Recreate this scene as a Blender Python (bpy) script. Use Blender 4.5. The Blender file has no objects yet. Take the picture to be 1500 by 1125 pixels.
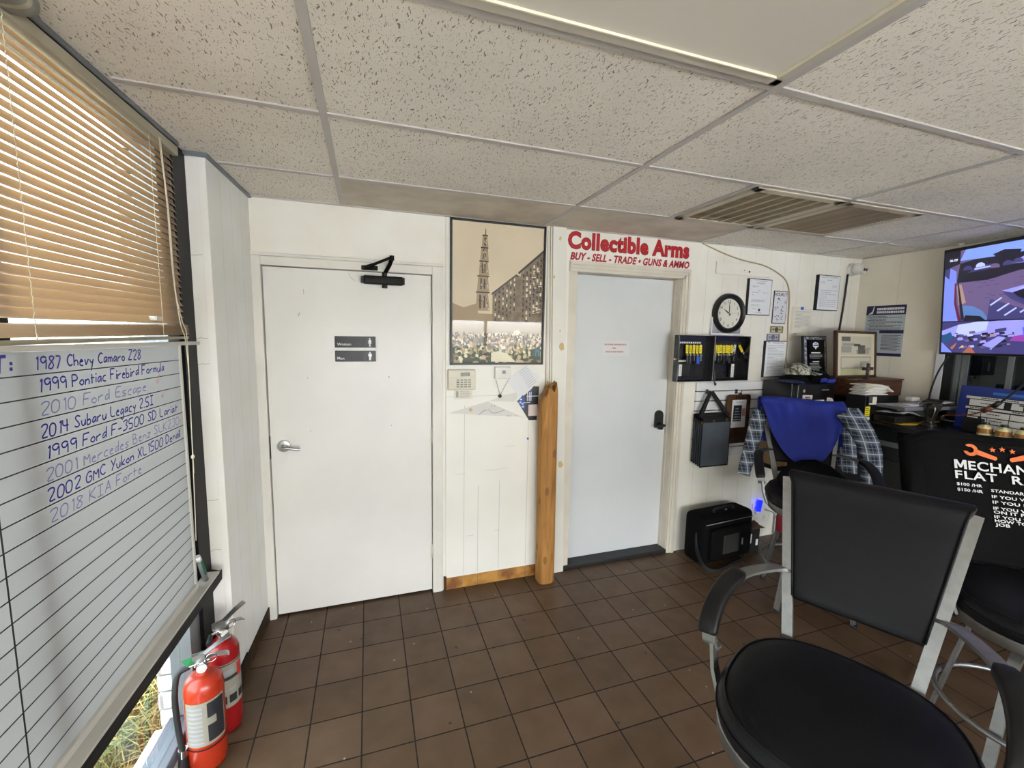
import bpy, bmesh, math, random
from mathutils import Vector, Matrix, noise
random.seed(7)
SC = bpy.context.scene
COL = SC.collection

# ------------------------------------------------------------------ camera, world, lights, exposure
cam_data = bpy.data.cameras.new('camera')
cam = bpy.data.objects.new('camera', cam_data)
COL.objects.link(cam)
YAW, PITCH, ROLL = 0.3221, 0.1167, 0.0184
fwd = Vector((math.sin(YAW)*math.cos(PITCH), math.cos(YAW)*math.cos(PITCH), -math.sin(PITCH)))
right0 = Vector((math.cos(YAW), -math.sin(YAW), 0))
up0 = right0.cross(fwd)
rt = right0*math.cos(ROLL) + up0*math.sin(ROLL)
up = up0*math.cos(ROLL) - right0*math.sin(ROLL)
mw = Matrix((rt, up, -fwd)).transposed().to_4x4()
mw.translation = Vector((0.6732, -2.6972, 1.7061))
cam.matrix_world = mw
cam_data.sensor_fit = 'HORIZONTAL'
cam_data.sensor_width = 36.0
cam_data.lens = 36.0*632.79/1500
cam_data.clip_start = 0.02
SC.camera = cam

SC.view_settings.view_transform = 'Standard'
SC.view_settings.look = 'None'
SC.view_settings.gamma = 1.0
SC.view_settings.use_curve_mapping = False
SC.view_settings.exposure = 1.92

world = bpy.data.worlds.new('overcast_sky')
SC.world = world
world.use_nodes = True
wn = world.node_tree.nodes
wl = world.node_tree.links
wn.clear()
w_out = wn.new('ShaderNodeOutputWorld')
w_bg = wn.new('ShaderNodeBackground')
w_ramp = wn.new('ShaderNodeValToRGB')
w_sep = wn.new('ShaderNodeSeparateXYZ')
w_tc = wn.new('ShaderNodeTexCoord')
w_map = wn.new('ShaderNodeMapRange')
w_map.inputs['From Min'].default_value = -0.2
w_map.inputs['From Max'].default_value = 0.8
wl.new(w_tc.outputs['Generated'], w_sep.inputs[0])
wl.new(w_sep.outputs['Z'], w_map.inputs['Value'])
wl.new(w_map.outputs[0], w_ramp.inputs[0])
e = w_ramp.color_ramp.elements
e[0].position = 0.0; e[0].color = (0.43, 0.43, 0.42, 1)
e[1].position = 1.0; e[1].color = (0.82, 0.91, 1.0, 1)
e2 = e.new(0.19); e2.color = (0.42, 0.40, 0.36, 1)
e3 = e.new(0.23); e3.color = (0.95, 0.98, 1.0, 1)
w_bg.inputs['Strength'].default_value = 5.0
wl.new(w_ramp.outputs[0], w_bg.inputs['Color'])
wl.new(w_bg.outputs[0], w_out.inputs['Surface'])

def area(name, loc, direction, sx, sy, energy, color=(1, 1, 1), portal=False):
    d = bpy.data.lights.new(name, 'AREA')
    d.shape = 'RECTANGLE'; d.size = sx; d.size_y = sy
    d.energy = energy; d.color = color
    if portal:
        d.cycles.is_portal = True
    o = bpy.data.objects.new(name, d)
    COL.objects.link(o)
    o.location = loc
    o.rotation_euler = Vector(direction).to_track_quat('-Z', 'Y').to_euler()
    return o
# daylight coming in through the storefront windows behind the camera, and the side window
area('storefront_daylight', (2.3, -6.12, 1.15), (0, 1, 0), 4.2, 1.5, 1, portal=True)
area('side_window_daylight', (-0.30, -1.9, 1.25), (1, 0, 0), 2.8, 2.4, 1, portal=True)

sun_data = bpy.data.lights.new('hazy_sun', 'SUN')
sun_data.energy = 20.0; sun_data.angle = math.radians(6); sun_data.color = (0.98, 0.99, 1.0)
sun = bpy.data.objects.new('hazy_sun', sun_data)
COL.objects.link(sun)
sun.rotation_euler = Vector((-0.30, -0.62, -0.95)).to_track_quat('-Z', 'Y').to_euler()   # behind the building: lights the car park, never shines in

# ------------------------------------------------------------------ small helpers
def srgb(h):
    h = h.lstrip('#')
    out = []
    for i in (0, 2, 4):
        v = int(h[i:i+2], 16)/255
        out.append(v/12.92 if v <= 0.04045 else ((v+0.055)/1.055)**2.4)
    return (*out, 1)

def MAT(name, col, rough=0.5, metal=0.0, spec=0.5, var=0.0, vscale=8.0, bump=0.0, bscale=120.0,
        coat=0.0, coat_rough=0.03, emit=0.0, trans=0.0, sheen=0.0, stretch=(1, 1, 1), col2=None, alpha=1.0):
    m = bpy.data.materials.new(name)
    m.use_nodes = True
    nt = m.node_tree
    b = nt.nodes['Principled BSDF']
    c = srgb(col)
    b.inputs['Base Color'].default_value = c
    b.inputs['Roughness'].default_value = rough
    b.inputs['Metallic'].default_value = metal
    b.inputs['Specular IOR Level'].default_value = spec
    b.inputs['Coat Weight'].default_value = coat
    b.inputs['Coat Roughness'].default_value = coat_rough
    if sheen:
        b.inputs['Sheen Weight'].default_value = sheen
    if trans:
        b.inputs['Transmission Weight'].default_value = trans
    if emit:
        b.inputs['Emission Color'].default_value = c
        b.inputs['Emission Strength'].default_value = emit
    b.inputs['Alpha'].default_value = alpha
    if var or bump or col2:
        tc = nt.nodes.new('ShaderNodeTexCoord')
        mp = nt.nodes.new('ShaderNodeMapping')
        mp.inputs['Scale'].default_value = stretch
        nt.links.new(tc.outputs['Object'], mp.inputs[0])
    if var or col2:
        n = nt.nodes.new('ShaderNodeTexNoise')
        n.inputs['Scale'].default_value = vscale
        n.inputs['Detail'].default_value = 5
        nt.links.new(mp.outputs[0], n.inputs['Vector'])
        r = nt.nodes.new('ShaderNodeValToRGB')
        c2 = srgb(col2) if col2 else tuple(max(0, x*(1-var)) for x in c[:3]) + (1,)
        r.color_ramp.elements[0].position = 0.35; r.color_ramp.elements[0].color = c2
        r.color_ramp.elements[1].position = 0.62; r.color_ramp.elements[1].color = c
        nt.links.new(n.outputs['Fac'], r.inputs[0])
        nt.links.new(r.outputs[0], b.inputs['Base Color'])
    if bump:
        n2 = nt.nodes.new('ShaderNodeTexNoise')
        n2.inputs['Scale'].default_value = bscale
        n2.inputs['Detail'].default_value = 4
        nt.links.new(mp.outputs[0], n2.inputs['Vector'])
        bp = nt.nodes.new('ShaderNodeBump')
        bp.inputs['Strength'].default_value = bump
        bp.inputs['Distance'].default_value = 0.004
        nt.links.new(n2.outputs['Fac'], bp.inputs['Height'])
        nt.links.new(bp.outputs[0], b.inputs['Normal'])
    return m

class NT:
    """tiny node-graph helper"""
    def __init__(self, name):
        self.m = bpy.data.materials.new(name)
        self.m.use_nodes = True
        self.t = self.m.node_tree
        self.b = self.t.nodes['Principled BSDF']
    def n(self, typ, **kw):
        x = self.t.nodes.new('ShaderNode'+typ)
        for k, v in kw.items():
            setattr(x, k, v)
        return x
    def put(self, sock, v):
        if isinstance(v, bpy.types.NodeSocket):
            self.t.links.new(v, sock)
        else:
            sock.default_value = v
    def math(self, op, a, b=None, c=None):
        x = self.n('Math', operation=op)
        self.put(x.inputs[0], a)
        if b is not None: self.put(x.inputs[1], b)
        if c is not None: self.put(x.inputs[2], c)
        return x.outputs[0]
    def mix(self, fac, a, b):
        x = self.n('Mix', data_type='RGBA')
        self.put(x.inputs[0], fac); self.put(x.inputs[6], a); self.put(x.inputs[7], b)
        return x.outputs[2]
    def coord(self, kind='Object'):
        return self.n('TexCoord').outputs[kind]
    def mapping(self, v, scale=(1, 1, 1), rot=(0, 0, 0), loc=(0, 0, 0)):
        x = self.n('Mapping')
        self.put(x.inputs[0], v)
        x.inputs['Scale'].default_value = scale
        x.inputs['Rotation'].default_value = rot
        x.inputs['Location'].default_value = loc
        return x.outputs[0]
    def noise(self, v, scale, detail=3, dist=0.0):
        x = self.n('TexNoise')
        self.put(x.inputs['Vector'], v)
        x.inputs['Scale'].default_value = scale; x.inputs['Detail'].default_value = detail
        x.inputs['Distortion'].default_value = dist
        return x.outputs['Fac']
    def ramp(self, fac, stops, interp='LINEAR'):
        x = self.n('ValToRGB')
        x.color_ramp.interpolation = interp
        el = x.color_ramp.elements
        el[0].position, el[0].color = stops[0]
        el[1].position, el[1].color = stops[-1]
        for p, c in stops[1:-1]:
            q = el.new(p); q.color = c
        self.put(x.inputs[0], fac)
        return x.outputs[0]
    def bump(self, h, strength=0.5, dist=0.005):
        x = self.n('Bump')
        x.inputs['Strength'].default_value = strength; x.inputs['Distance'].default_value = dist
        self.put(x.inputs['Height'], h)
        self.put(self.b.inputs['Normal'], x.outputs[0])
    def xyz(self, v):
        x = self.n('SeparateXYZ'); self.put(x.inputs[0], v)
        return x.outputs

def wm(o):
    m = o.matrix_basis.copy()
    if o.parent:
        m = wm(o.parent) @ o.matrix_parent_inverse @ m
    return m

def tag(o, label=None, cat=None, group=None, kind=None):
    if label: o['label'] = label
    if cat: o['category'] = cat
    if group: o['group'] = group
    if kind: o['kind'] = kind
    return o

def thing(name, label, cat, loc=(0, 0, 0), group=None):
    o = bpy.data.objects.new(name, None)
    COL.objects.link(o)
    o.empty_display_size = 0.05
    o.location = loc
    return tag(o, label, cat, group)

def adopt(o, parent):
    o.parent = parent
    o.matrix_parent_inverse = wm(parent).inverted()

class MB:
    """collects shapes in one bmesh and links them as ONE mesh object"""
    def __init__(self):
        self.bm = bmesh.new()
        self.mi = 0
    def _new(self, faces):
        for f in faces:
            f.material_index = self.mi
    def box(self, x0, x1, y0, y1, z0, z1, bev=0.0, seg=2, M=None):
        g = bmesh.ops.create_cube(self.bm, size=1.0)
        vs = g['verts']
        T = Matrix.Translation(((x0+x1)/2, (y0+y1)/2, (z0+z1)/2)) @ Matrix.Diagonal((abs(x1-x0), abs(y1-y0), abs(z1-z0), 1))
        bmesh.ops.transform(self.bm, matrix=T, verts=vs)
        fs = set(f for v in vs for f in v.link_faces)
        self._new(fs)
        if bev:
            es = list(set(e for v in vs for e in v.link_edges))
            r = bmesh.ops.bevel(self.bm, geom=es, offset=bev, segments=seg, affect='EDGES', profile=0.5)
            self._new(r['faces'])
            vs = list(set(v for f in r['faces'] for v in f.verts) | set(v for v in vs if v.is_valid))
        if M is not None:
            bmesh.ops.transform(self.bm, matrix=M, verts=[v for v in vs if v.is_valid])
        return self
    def loft(self, rings, closed=True, cap=True, smooth=True):
        bm = self.bm
        R = [[bm.verts.new(p) for p in ring] for ring in rings]
        n = len(R[0])
        for a, b in zip(R[:-1], R[1:]):
            for i in range(n if closed else n-1):
                j = (i+1) % n
                try:
                    f = bm.faces.new((a[i], a[j], b[j], b[i])); f.material_index = self.mi; f.smooth = smooth
                except ValueError:
                    pass
        if cap and closed:
            for ring, flip in ((R[0], True), (R[-1], False)):
                try:
                    f = bm.faces.new(ring[::-1] if flip else ring); f.material_index = self.mi
                except ValueError:
                    pass
        return self
    def lathe(self, prof, center=(0, 0, 0), axis='Z', seg=28, cap=True):
        c = Vector(center)
        A = {'Z': (Vector((1, 0, 0)), Vector((0, 1, 0)), Vector((0, 0, 1))),
             'Y': (Vector((1, 0, 0)), Vector((0, 0, -1)), Vector((0, 1, 0))),
             'X': (Vector((0, 1, 0)), Vector((0, 0, 1)), Vector((1, 0, 0)))}[axis] if isinstance(axis, str) else axis
        rings = []
        for r, z in prof:
            rings.append([c + A[0]*(r*math.cos(2*math.pi*k/seg)) + A[1]*(r*math.sin(2*math.pi*k/seg)) + A[2]*z for k in range(seg)])
        return self.loft(rings, True, cap)
    def cyl(self, p0, p1, r0, r1=None, seg=16):
        p0, p1 = Vector(p0), Vector(p1)
        r1 = r0 if r1 is None else r1
        d = (p1-p0).normalized()
        a = d.orthogonal().normalized(); b = d.cross(a)
        return self.loft([[p + (a*math.cos(2*math.pi*k/seg) + b*math.sin(2*math.pi*k/seg))*r for k in range(seg)] for p, r in ((p0, r0), (p1, r1))])
    def sweep(self, pts, prof, side=None, closed=False, scale=None):
        """sweep a 2-D profile [(a,b)] along pts; `side` keeps the profile's first axis near that direction"""
        pts = [Vector(p) for p in pts]
        rings = []
        n = len(pts)
        prev = None
        for i, p in enumerate(pts):
            if closed:
                t = pts[(i+1) % n]-pts[i-1]
            else:
                t = pts[min(i+1, n-1)]-pts[max(i-1, 0)]
            t.normalize()
            ref = Vector(side) if side is not None else (prev if prev is not None else t.orthogonal())
            s = ref - t*ref.dot(t)
            s = s.normalized() if s.length > 1e-6 else t.orthogonal().normalized()
            prev = s
            b = t.cross(s)
            k = scale[i] if scale else 1.0
            rings.append([p + s*(u*k) + b*(v*k) for u, v in prof])
        if closed:
            rings.append(rings[0])
            return self.loft(rings, True, False, len(prof) > 4)
        return self.loft(rings, smooth=len(prof) > 4)
    def tube(self, pts, r, seg=8, closed=False, scale=None):
        return self.sweep(pts, [(r*math.cos(2*math.pi*k/seg), r*math.sin(2*math.pi*k/seg)) for k in range(seg)], closed=closed, scale=scale)
    def prism(self, pts, vec):
        """closed polygon extruded by vec"""
        bm = self.bm
        v = Vector(vec)
        a = [bm.verts.new(Vector(p)) for p in pts]
        b = [bm.verts.new(Vector(p)+v) for p in pts]
        fs = [bm.faces.new(a), bm.faces.new(b[::-1])]
        n = len(a)
        for i in range(n):
            fs.append(bm.faces.new((a[i], b[i], b[(i+1) % n], a[(i+1) % n])))
        self._new(fs)
        return self
    def grid(self, f, nu, nv, thick=0.0):
        bm = self.bm
        P = [[Vector(f(i/nu, j/nv)) for j in range(nv+1)] for i in range(nu+1)]
        def layer(Q):
            V = [[bm.verts.new(p) for p in row] for row in Q]
            for i in range(nu):
                for j in range(nv):
                    q = bm.faces.new((V[i][j], V[i+1][j], V[i+1][j+1], V[i][j+1])); q.material_index = self.mi; q.smooth = True
            return V
        A = layer(P)
        if thick:
            N = [[None]*(nv+1) for _ in range(nu+1)]
            for i in range(nu+1):
                for j in range(nv+1):
                    du = P[min(i+1, nu)][j]-P[max(i-1, 0)][j]
                    dv = P[i][min(j+1, nv)]-P[i][max(j-1, 0)]
                    k = du.cross(dv)
                    N[i][j] = P[i][j] - (k.normalized() if k.length > 1e-9 else Vector((0, 0, 1)))*thick
            B = layer(N)
            ring = [(i, 0) for i in range(nu)]+[(nu, j) for j in range(nv)]+[(i, nv) for i in range(nu, 0, -1)]+[(0, j) for j in range(nv, 0, -1)]
            for (i, j), (k, l) in zip(ring, ring[1:]+ring[:1]):
                q = bm.faces.new((A[i][j], A[k][l], B[k][l], B[i][j])); q.material_index = self.mi
        return self
    def quad(self, a, b, c, d):
        f = self.bm.faces.new([self.bm.verts.new(Vector(p)) for p in (a, b, c, d)])
        f.material_index = self.mi
        return self
    def mesh_in(self, me, M):
        n0 = len(self.bm.verts)
        self.bm.from_mesh(me)
        self.bm.verts.ensure_lookup_table()
        vs = self.bm.verts[n0:]
        bmesh.ops.transform(self.bm, matrix=M, verts=vs)
        for f in set(f for v in vs for f in v.link_faces):
            f.material_index = self.mi
        return self
    def build(self, name, mat, parent=None, smooth=False, auto=None, fix=True):
        if fix:
            bmesh.ops.recalc_face_normals(self.bm, faces=self.bm.faces)
        me = bpy.data.meshes.new(name)
        if smooth:
            for f in self.bm.faces: f.smooth = True
        if auto is not None:
            for f in self.bm.faces: f.smooth = True
            for e_ in self.bm.edges:
                if len(e_.link_faces) == 2 and e_.calc_face_angle(0) > math.radians(auto):
                    e_.smooth = False
        self.bm.to_mesh(me)
        self.bm.free()
        for m in (mat if isinstance(mat, (list, tuple)) else [mat]):
            me.materials.append(m)
        o = bpy.data.objects.new(name, me)
        COL.objects.link(o)
        if parent is not None:
            adopt(o, parent)
        return o

def struct(o):
    o['kind'] = 'structure'
    return o

def bez(pts, n=8):
    """Catmull-Rom through pts"""
    P = [Vector(p) for p in pts]
    out = []
    for i in range(len(P)-1):
        p0 = P[i-1] if i else P[i]*2-P[i+1]
        p1, p2 = P[i], P[i+1]
        p3 = P[i+2] if i+2 < len(P) else P[i+1]*2-P[i]
        for k in range(n):
            t = k/n
            out.append(0.5*((2*p1)+(p2-p0)*t+(2*p0-5*p1+4*p2-p3)*t*t+(3*p1-p0-3*p2+p3)*t**3))
    out.append(P[-1])
    return out

def rect_prof(a, b):
    return [(-a/2, -b/2), (a/2, -b/2), (a/2, b/2), (-a/2, b/2)]

def sup(a, b, e, n=40):
    """superellipse outline"""
    out = []
    for k in range(n):
        t = 2*math.pi*k/n
        c, s = math.cos(t), math.sin(t)
        out.append((a*math.copysign(abs(c)**(2/e), c), b*math.copysign(abs(s)**(2/e), s)))
    return out

_font_cache = {}
def text_mesh(s, bold=0.0, spacing=1.0):
    key = (s, bold, spacing)
    if key in _font_cache:
        return _font_cache[key]
    cu = bpy.data.curves.new('lettering', 'FONT')
    cu.body = s
    cu.offset = bold
    cu.space_character = spacing
    cu.resolution_u = 3
    cu.fill_mode = 'FRONT'
    o = bpy.data.objects.new('lettering_source', cu)
    COL.objects.link(o)
    dg = bpy.context.evaluated_depsgraph_get()
    dg.update()
    me = bpy.data.meshes.new_from_object(o.evaluated_get(dg))
    bpy.data.objects.remove(o)
    xs = [v.co.x for v in me.vertices]; ys = [v.co.y for v in me.vertices]
    _font_cache[key] = (me, min(xs), max(xs), min(ys), max(ys))
    return _font_cache[key]

def put_text(mb, s, origin, u, v, cap, width=None, bold=0.0, shear=0.0, align='L', spacing=1.0):
    """lettering in the plane (u,v); origin is the baseline start (or centre for align C); cap = capital height"""
    me, x0, x1, y0, y1 = text_mesh(s, bold, spacing)
    u = Vector(u).normalized(); v = Vector(v).normalized()
    sy = cap/0.73
    sx = width/(x1-x0) if width else sy
    off = -x0 if align == 'L' else -(x0+x1)/2
    n = u.cross(v)
    o = Vector(origin)
    M = Matrix((
        (u.x*sx, v.x*sy+u.x*shear*sy, n.x, o.x+u.x*off*sx),
        (u.y*sx, v.y*sy+u.y*shear*sy, n.y, o.y+u.y*off*sx),
        (u.z*sx, v.z*sy+u.z*shear*sy, n.z, o.z+u.z*off*sx),
        (0, 0, 0, 1)))
    mb.mesh_in(me, M)

# ---- one-stroke handwriting: grid digits x 0-4, y 0-9, baseline 3
GLYPH = {
'0': "2908041333454829", '1': "1829 2923", '2': "08193948360343", '3': "0829482645330 3".replace(' ', ''), '4': "090646 3933",
'5': "49090636443303", '7': "094913", '8': "4829084533130448", '9': "48290816364843", 'C': "482907052344",
'P': "0903 0939473606", 'F': "0903 0949 0636", 'E': "49090343 0636", 'S': "48290826442304", 'L': "090343",
'D': "0903 092947452303", 'M': "0309254943", 'B': "0903 0929382606 0636443303", 'K': "0903 4906 0643",
'G': "4829070423444626", 'Y': "0926 4913", 'X': "0943 4903", 'I': "2923 0949 0343", 'A': "0329 2943 1535",
'Z': "0949 4903 0343", 'T': "0949 2923", 'a': "3616041335 3633", 'b': "0903 0526342303", 'c': "3616041333",
'd': "3616041335 3933", 'e': "05352616041333", 'g': "3616041335 36312001", 'h': "0903 05263533", 'i': "0603 0807",
'k': "0903 3604 0433", 'l': "0903", 'm': "0603 05162523 25364543", 'n': "0603 05263533", 'o': "26050423343526",
'p': "0600 0526342303", 'r': "0603 052636", 's': "361605342303", 't': "1813 0636", 'u': "0604132335 3633",
'v': "0613 1336", 'y': "061435 3610", 'z': "0636 3603 0333", '-': "0535", '.': "0313", ':': "0616 0414"}

def handwrite(mb, s, start, u, v, width, height, w, rng, normal):
    """thin ribbons; width/height of the whole line"""
    u = Vector(u); v = Vector(v)
    adv = 0; items = []
    for ch in s:
        if ch == ' ':
            adv += 3.0; continue
        st = GLYPH[ch].split()
        mx = max(int(q[i]) for q in st for i in range(0, len(q), 2))
        items.append((ch, adv, st)); adv += mx+1.3
    sx = width/adv; sy = height/6
    for ch, ax, st in items:
        jy = rng.uniform(-.25, .25); sl = rng.uniform(0.05, 0.2)
        for q in st:
            P = [Vector((int(q[i]), int(q[i+1])-3+jy)) for i in range(0, len(q), 2)]
            for _ in range(2):
                if len(P) > 2:
                    Q = [P[0]]
                    for a, b in zip(P[:-1], P[1:]):
                        Q += [a*.75+b*.25, a*.25+b*.75]
                    P = Q+[P[-1]]
            W = [Vector(start)+u*((p.x+ax+sl*p.y)*sx)+v*(p.y*sy) for p in P]
            L = []
            for i, p in enumerate(W):
                t = (W[min(i+1, len(W)-1)]-W[max(i-1, 0)])
                if t.length < 1e-9: t = u.copy()
                t.normalize()
                L.append(normal.cross(t)*(w/2))
            V = [(mb.bm.verts.new(p+l), mb.bm.verts.new(p-l)) for p, l in zip(W, L)]
            for a, b in zip(V[:-1], V[1:]):
                f = mb.bm.faces.new((a[0], b[0], b[1], a[1])); f.material_index = mb.mi

X_, Y_, Z_ = Vector((1, 0, 0)), Vector((0, 1, 0)), Vector((0, 0, 1))
TH = math.atan(0.05)
M_LEFT = Matrix.Translation((0, -0.75, 0)) @ Matrix.Rotation(-TH, 4, 'Z') @ Matrix.Translation((0, 0.75, 0))   # the window wall stands 3 degrees out of square
def to_left(o):
    o.matrix_basis = M_LEFT @ o.matrix_basis
    return o
H = 2.405

# ------------------------------------------------------------------ materials
def wall_paint(name, col, groove=None, axis='X'):
    """semi-gloss white paint; groove = spacing of the panel grooves along an axis"""
    g = NT(name)
    co = g.coord()
    n = g.noise(co, 3.0, 4)
    c = srgb(col)
    dirty = tuple(x*y for x, y in zip(c[:3], (0.93, 0.90, 0.84))) + (1,)
    colr = g.ramp(n, [(0.3, dirty), (0.65, c)])
    h = g.math('MULTIPLY', g.noise(co, 60, 3), 0.25)
    if groove:
        s = g.xyz(co)[{'X': 0, 'Y': 1}[axis]]
        fr = g.math('FRACT', g.math('DIVIDE', s, groove))
        d = g.math('ABSOLUTE', g.math('SUBTRACT', fr, 0.5))
        line = g.math('GREATER_THAN', d, 0.5-0.0025/groove)
        colr = g.mix(g.math('MULTIPLY', line, 0.35), colr, tuple(x*.55 for x in c[:3])+(1,))
        h = g.math('SUBTRACT', h, g.math('MULTIPLY', line, 0.8))
    g.put(g.b.inputs['Base Color'], colr)
    g.b.inputs['Roughness'].default_value = 0.38
    g.b.inputs['Specular IOR Level'].default_value = 0.4
    g.bump(h, 0.35, 0.004)
    return g.m

m_wall = wall_paint('white_wall_paint', '#e9e6de')
m_wall_panel = wall_paint('white_grooved_panel', '#e8e5db', 0.155, 'X')
m_wall_right = wall_paint('cream_grooved_panel', '#eae5d8', 0.30, 'Y')
m_left_panel = wall_paint('white_grooved_side_panel', '#e9eae8', 0.135, 'Y')
m_column = wall_paint('white_column_paint', '#eeebe5')
m_door = MAT('white_door_paint', '#e0ddd7', 0.33, var=0.05, vscale=2.5, bump=0.04, bscale=30)
m_door_grey = MAT('pale_grey_door_paint', '#d2d4d4', 0.36, var=0.06, vscale=2.0, bump=0.04, bscale=30)
m_frame_white = MAT('white_frame_paint', '#dcd8ce', 0.4, var=0.07, vscale=5)
m_casing = MAT('cream_casing_paint', '#d5cdbd', 0.42, var=0.08, vscale=6)
m_gap = MAT('dark_gap', '#0c0b0a', 0.9)
m_black_metal = MAT('black_metal', '#0d0d0e', 0.5, 0.0, spec=0.2, var=0.2, vscale=14)
m_alu = MAT('brushed_aluminium', '#b4b4b2', 0.36, 1.0, var=0.1, vscale=30)
m_alu_dark = MAT('grey_aluminium', '#8d9297', 0.5, 0.7)
m_chrome = MAT('chrome', '#cfcfcf', 0.16, 1.0)
m_rail = MAT('white_rail', '#c3c0b8', 0.45)
m_baseboard = MAT('dark_brown_rubber', '#2a1e14', 0.75, spec=0.2, col2='#5b4024', vscale=7)
m_black_plastic = MAT('black_plastic', '#141415', 0.4)
m_black_matte = MAT('black_matte', '#0d0d0e', 0.75)
m_white_plastic = MAT('white_plastic', '#dcd9d0', 0.4)
m_cream_plastic = MAT('cream_plastic', '#d4cdb9', 0.42)
m_paper = MAT('white_paper', '#dedee0', 0.7)
m_paper_cream = MAT('cream_paper', '#ddd6c4', 0.7)
m_ink = MAT('black_ink', '#27272c', 0.6)
m_ink_grey = MAT('grey_print', '#9698a0', 0.6)
m_red = MAT('red_vinyl', '#b0141c', 0.45)
m_red_dark = MAT('dark_red_vinyl', '#5e0d10', 0.5)
m_white_print = MAT('white_print', '#e2e2e0', 0.5)
m_yellow = MAT('yellow_tag', '#e6d21e', 0.5)
m_brass = MAT('brass', '#b58d3c', 0.3, 1.0)
m_blue_ink = MAT('blue_marker_ink', '#2f2f96', 0.6)
m_blue_faded = MAT('faded_blue_marker_ink', '#8486b8', 0.6)
m_tape_blue = MAT('blue_tape', '#2b62b8', 0.6)
m_leather = MAT('black_vinyl_upholstery', '#0f0f13', 0.45, spec=0.2, bump=0.10, bscale=260)
m_stool_metal = MAT('satin_grey_metal', '#8c8c8b', 0.42, 0.85, var=0.12, vscale=40)
m_arm_pad = MAT('black_arm_pad', '#111113', 0.42, spec=0.3, bump=0.05, bscale=150)

# ceiling tile with worm-shaped fissures
def fissured(name, col, amount=1.0):
    g = NT(name)
    co = g.coord()
    wob = g.n('TexNoise'); g.put(wob.inputs['Vector'], co); wob.inputs['Scale'].default_value = 30; wob.inputs['Detail'].default_value = 2
    wv = g.n('VectorMath', operation='MULTIPLY_ADD')
    g.put(wv.inputs[0], wob.outputs['Color']); wv.inputs[1].default_value = (0.030, 0.030, 0); g.put(wv.inputs[2], co)
    total = None
    for rot, sc, off, thr in ((0.5, (110, 23, 1), 0.0, 0.21), (-0.45, (135, 28, 1), 3.7, 0.20), (1.1, (190, 110, 1), 9.1, 0.2)):
        v = g.mapping(wv.outputs[0], sc, (0, 0, rot), (off, off, 0))
        vo = g.n('TexVoronoi', feature='F1', distance='EUCLIDEAN', voronoi_dimensions='2D')
        g.put(vo.inputs['Vector'], v); vo.inputs['Scale'].default_value = 1.0
        cs = g.n('SeparateColor'); g.put(cs.inputs[0], vo.outputs['Color'])
        keep = g.math('GREATER_THAN', cs.outputs[0], 0.42)
        hole = g.math('MULTIPLY', g.math('LESS_THAN', vo.outputs['Distance'], g.math('MULTIPLY', cs.outputs[1], thr)), keep)
        total = hole if total is None else g.math('MAXIMUM', total, hole)
    c = srgb(col)
    base = g.ramp(g.noise(co, 2.2, 4), [(0.3, tuple(x*0.86 for x in c[:3])+(1,)), (0.7, c)])
    g.put(g.b.inputs['Base Color'], g.mix(g.math('MULTIPLY', total, 0.72*amount), base, srgb('#4f4430')))
    g.b.inputs['Roughness'].default_value = 0.9
    g.b.inputs['Specular IOR Level'].default_value = 0.15
    g.bump(g.math('SUBTRACT', g.math('MULTIPLY', g.noise(co, 220, 2), 0.3), total), 0.5, 0.004)
    return g.m
m_ceiling = fissured('fissured_ceiling_tile', '#ece5d8')
m_ceiling_plain = MAT('plain_ceiling_panel', '#cfc4b3', 0.85, var=0.2, vscale=6, bump=0.1, bscale=160)
m_grid = MAT('ceiling_grid_metal', '#b9b4ae', 0.5, var=0.08, vscale=5)

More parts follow.
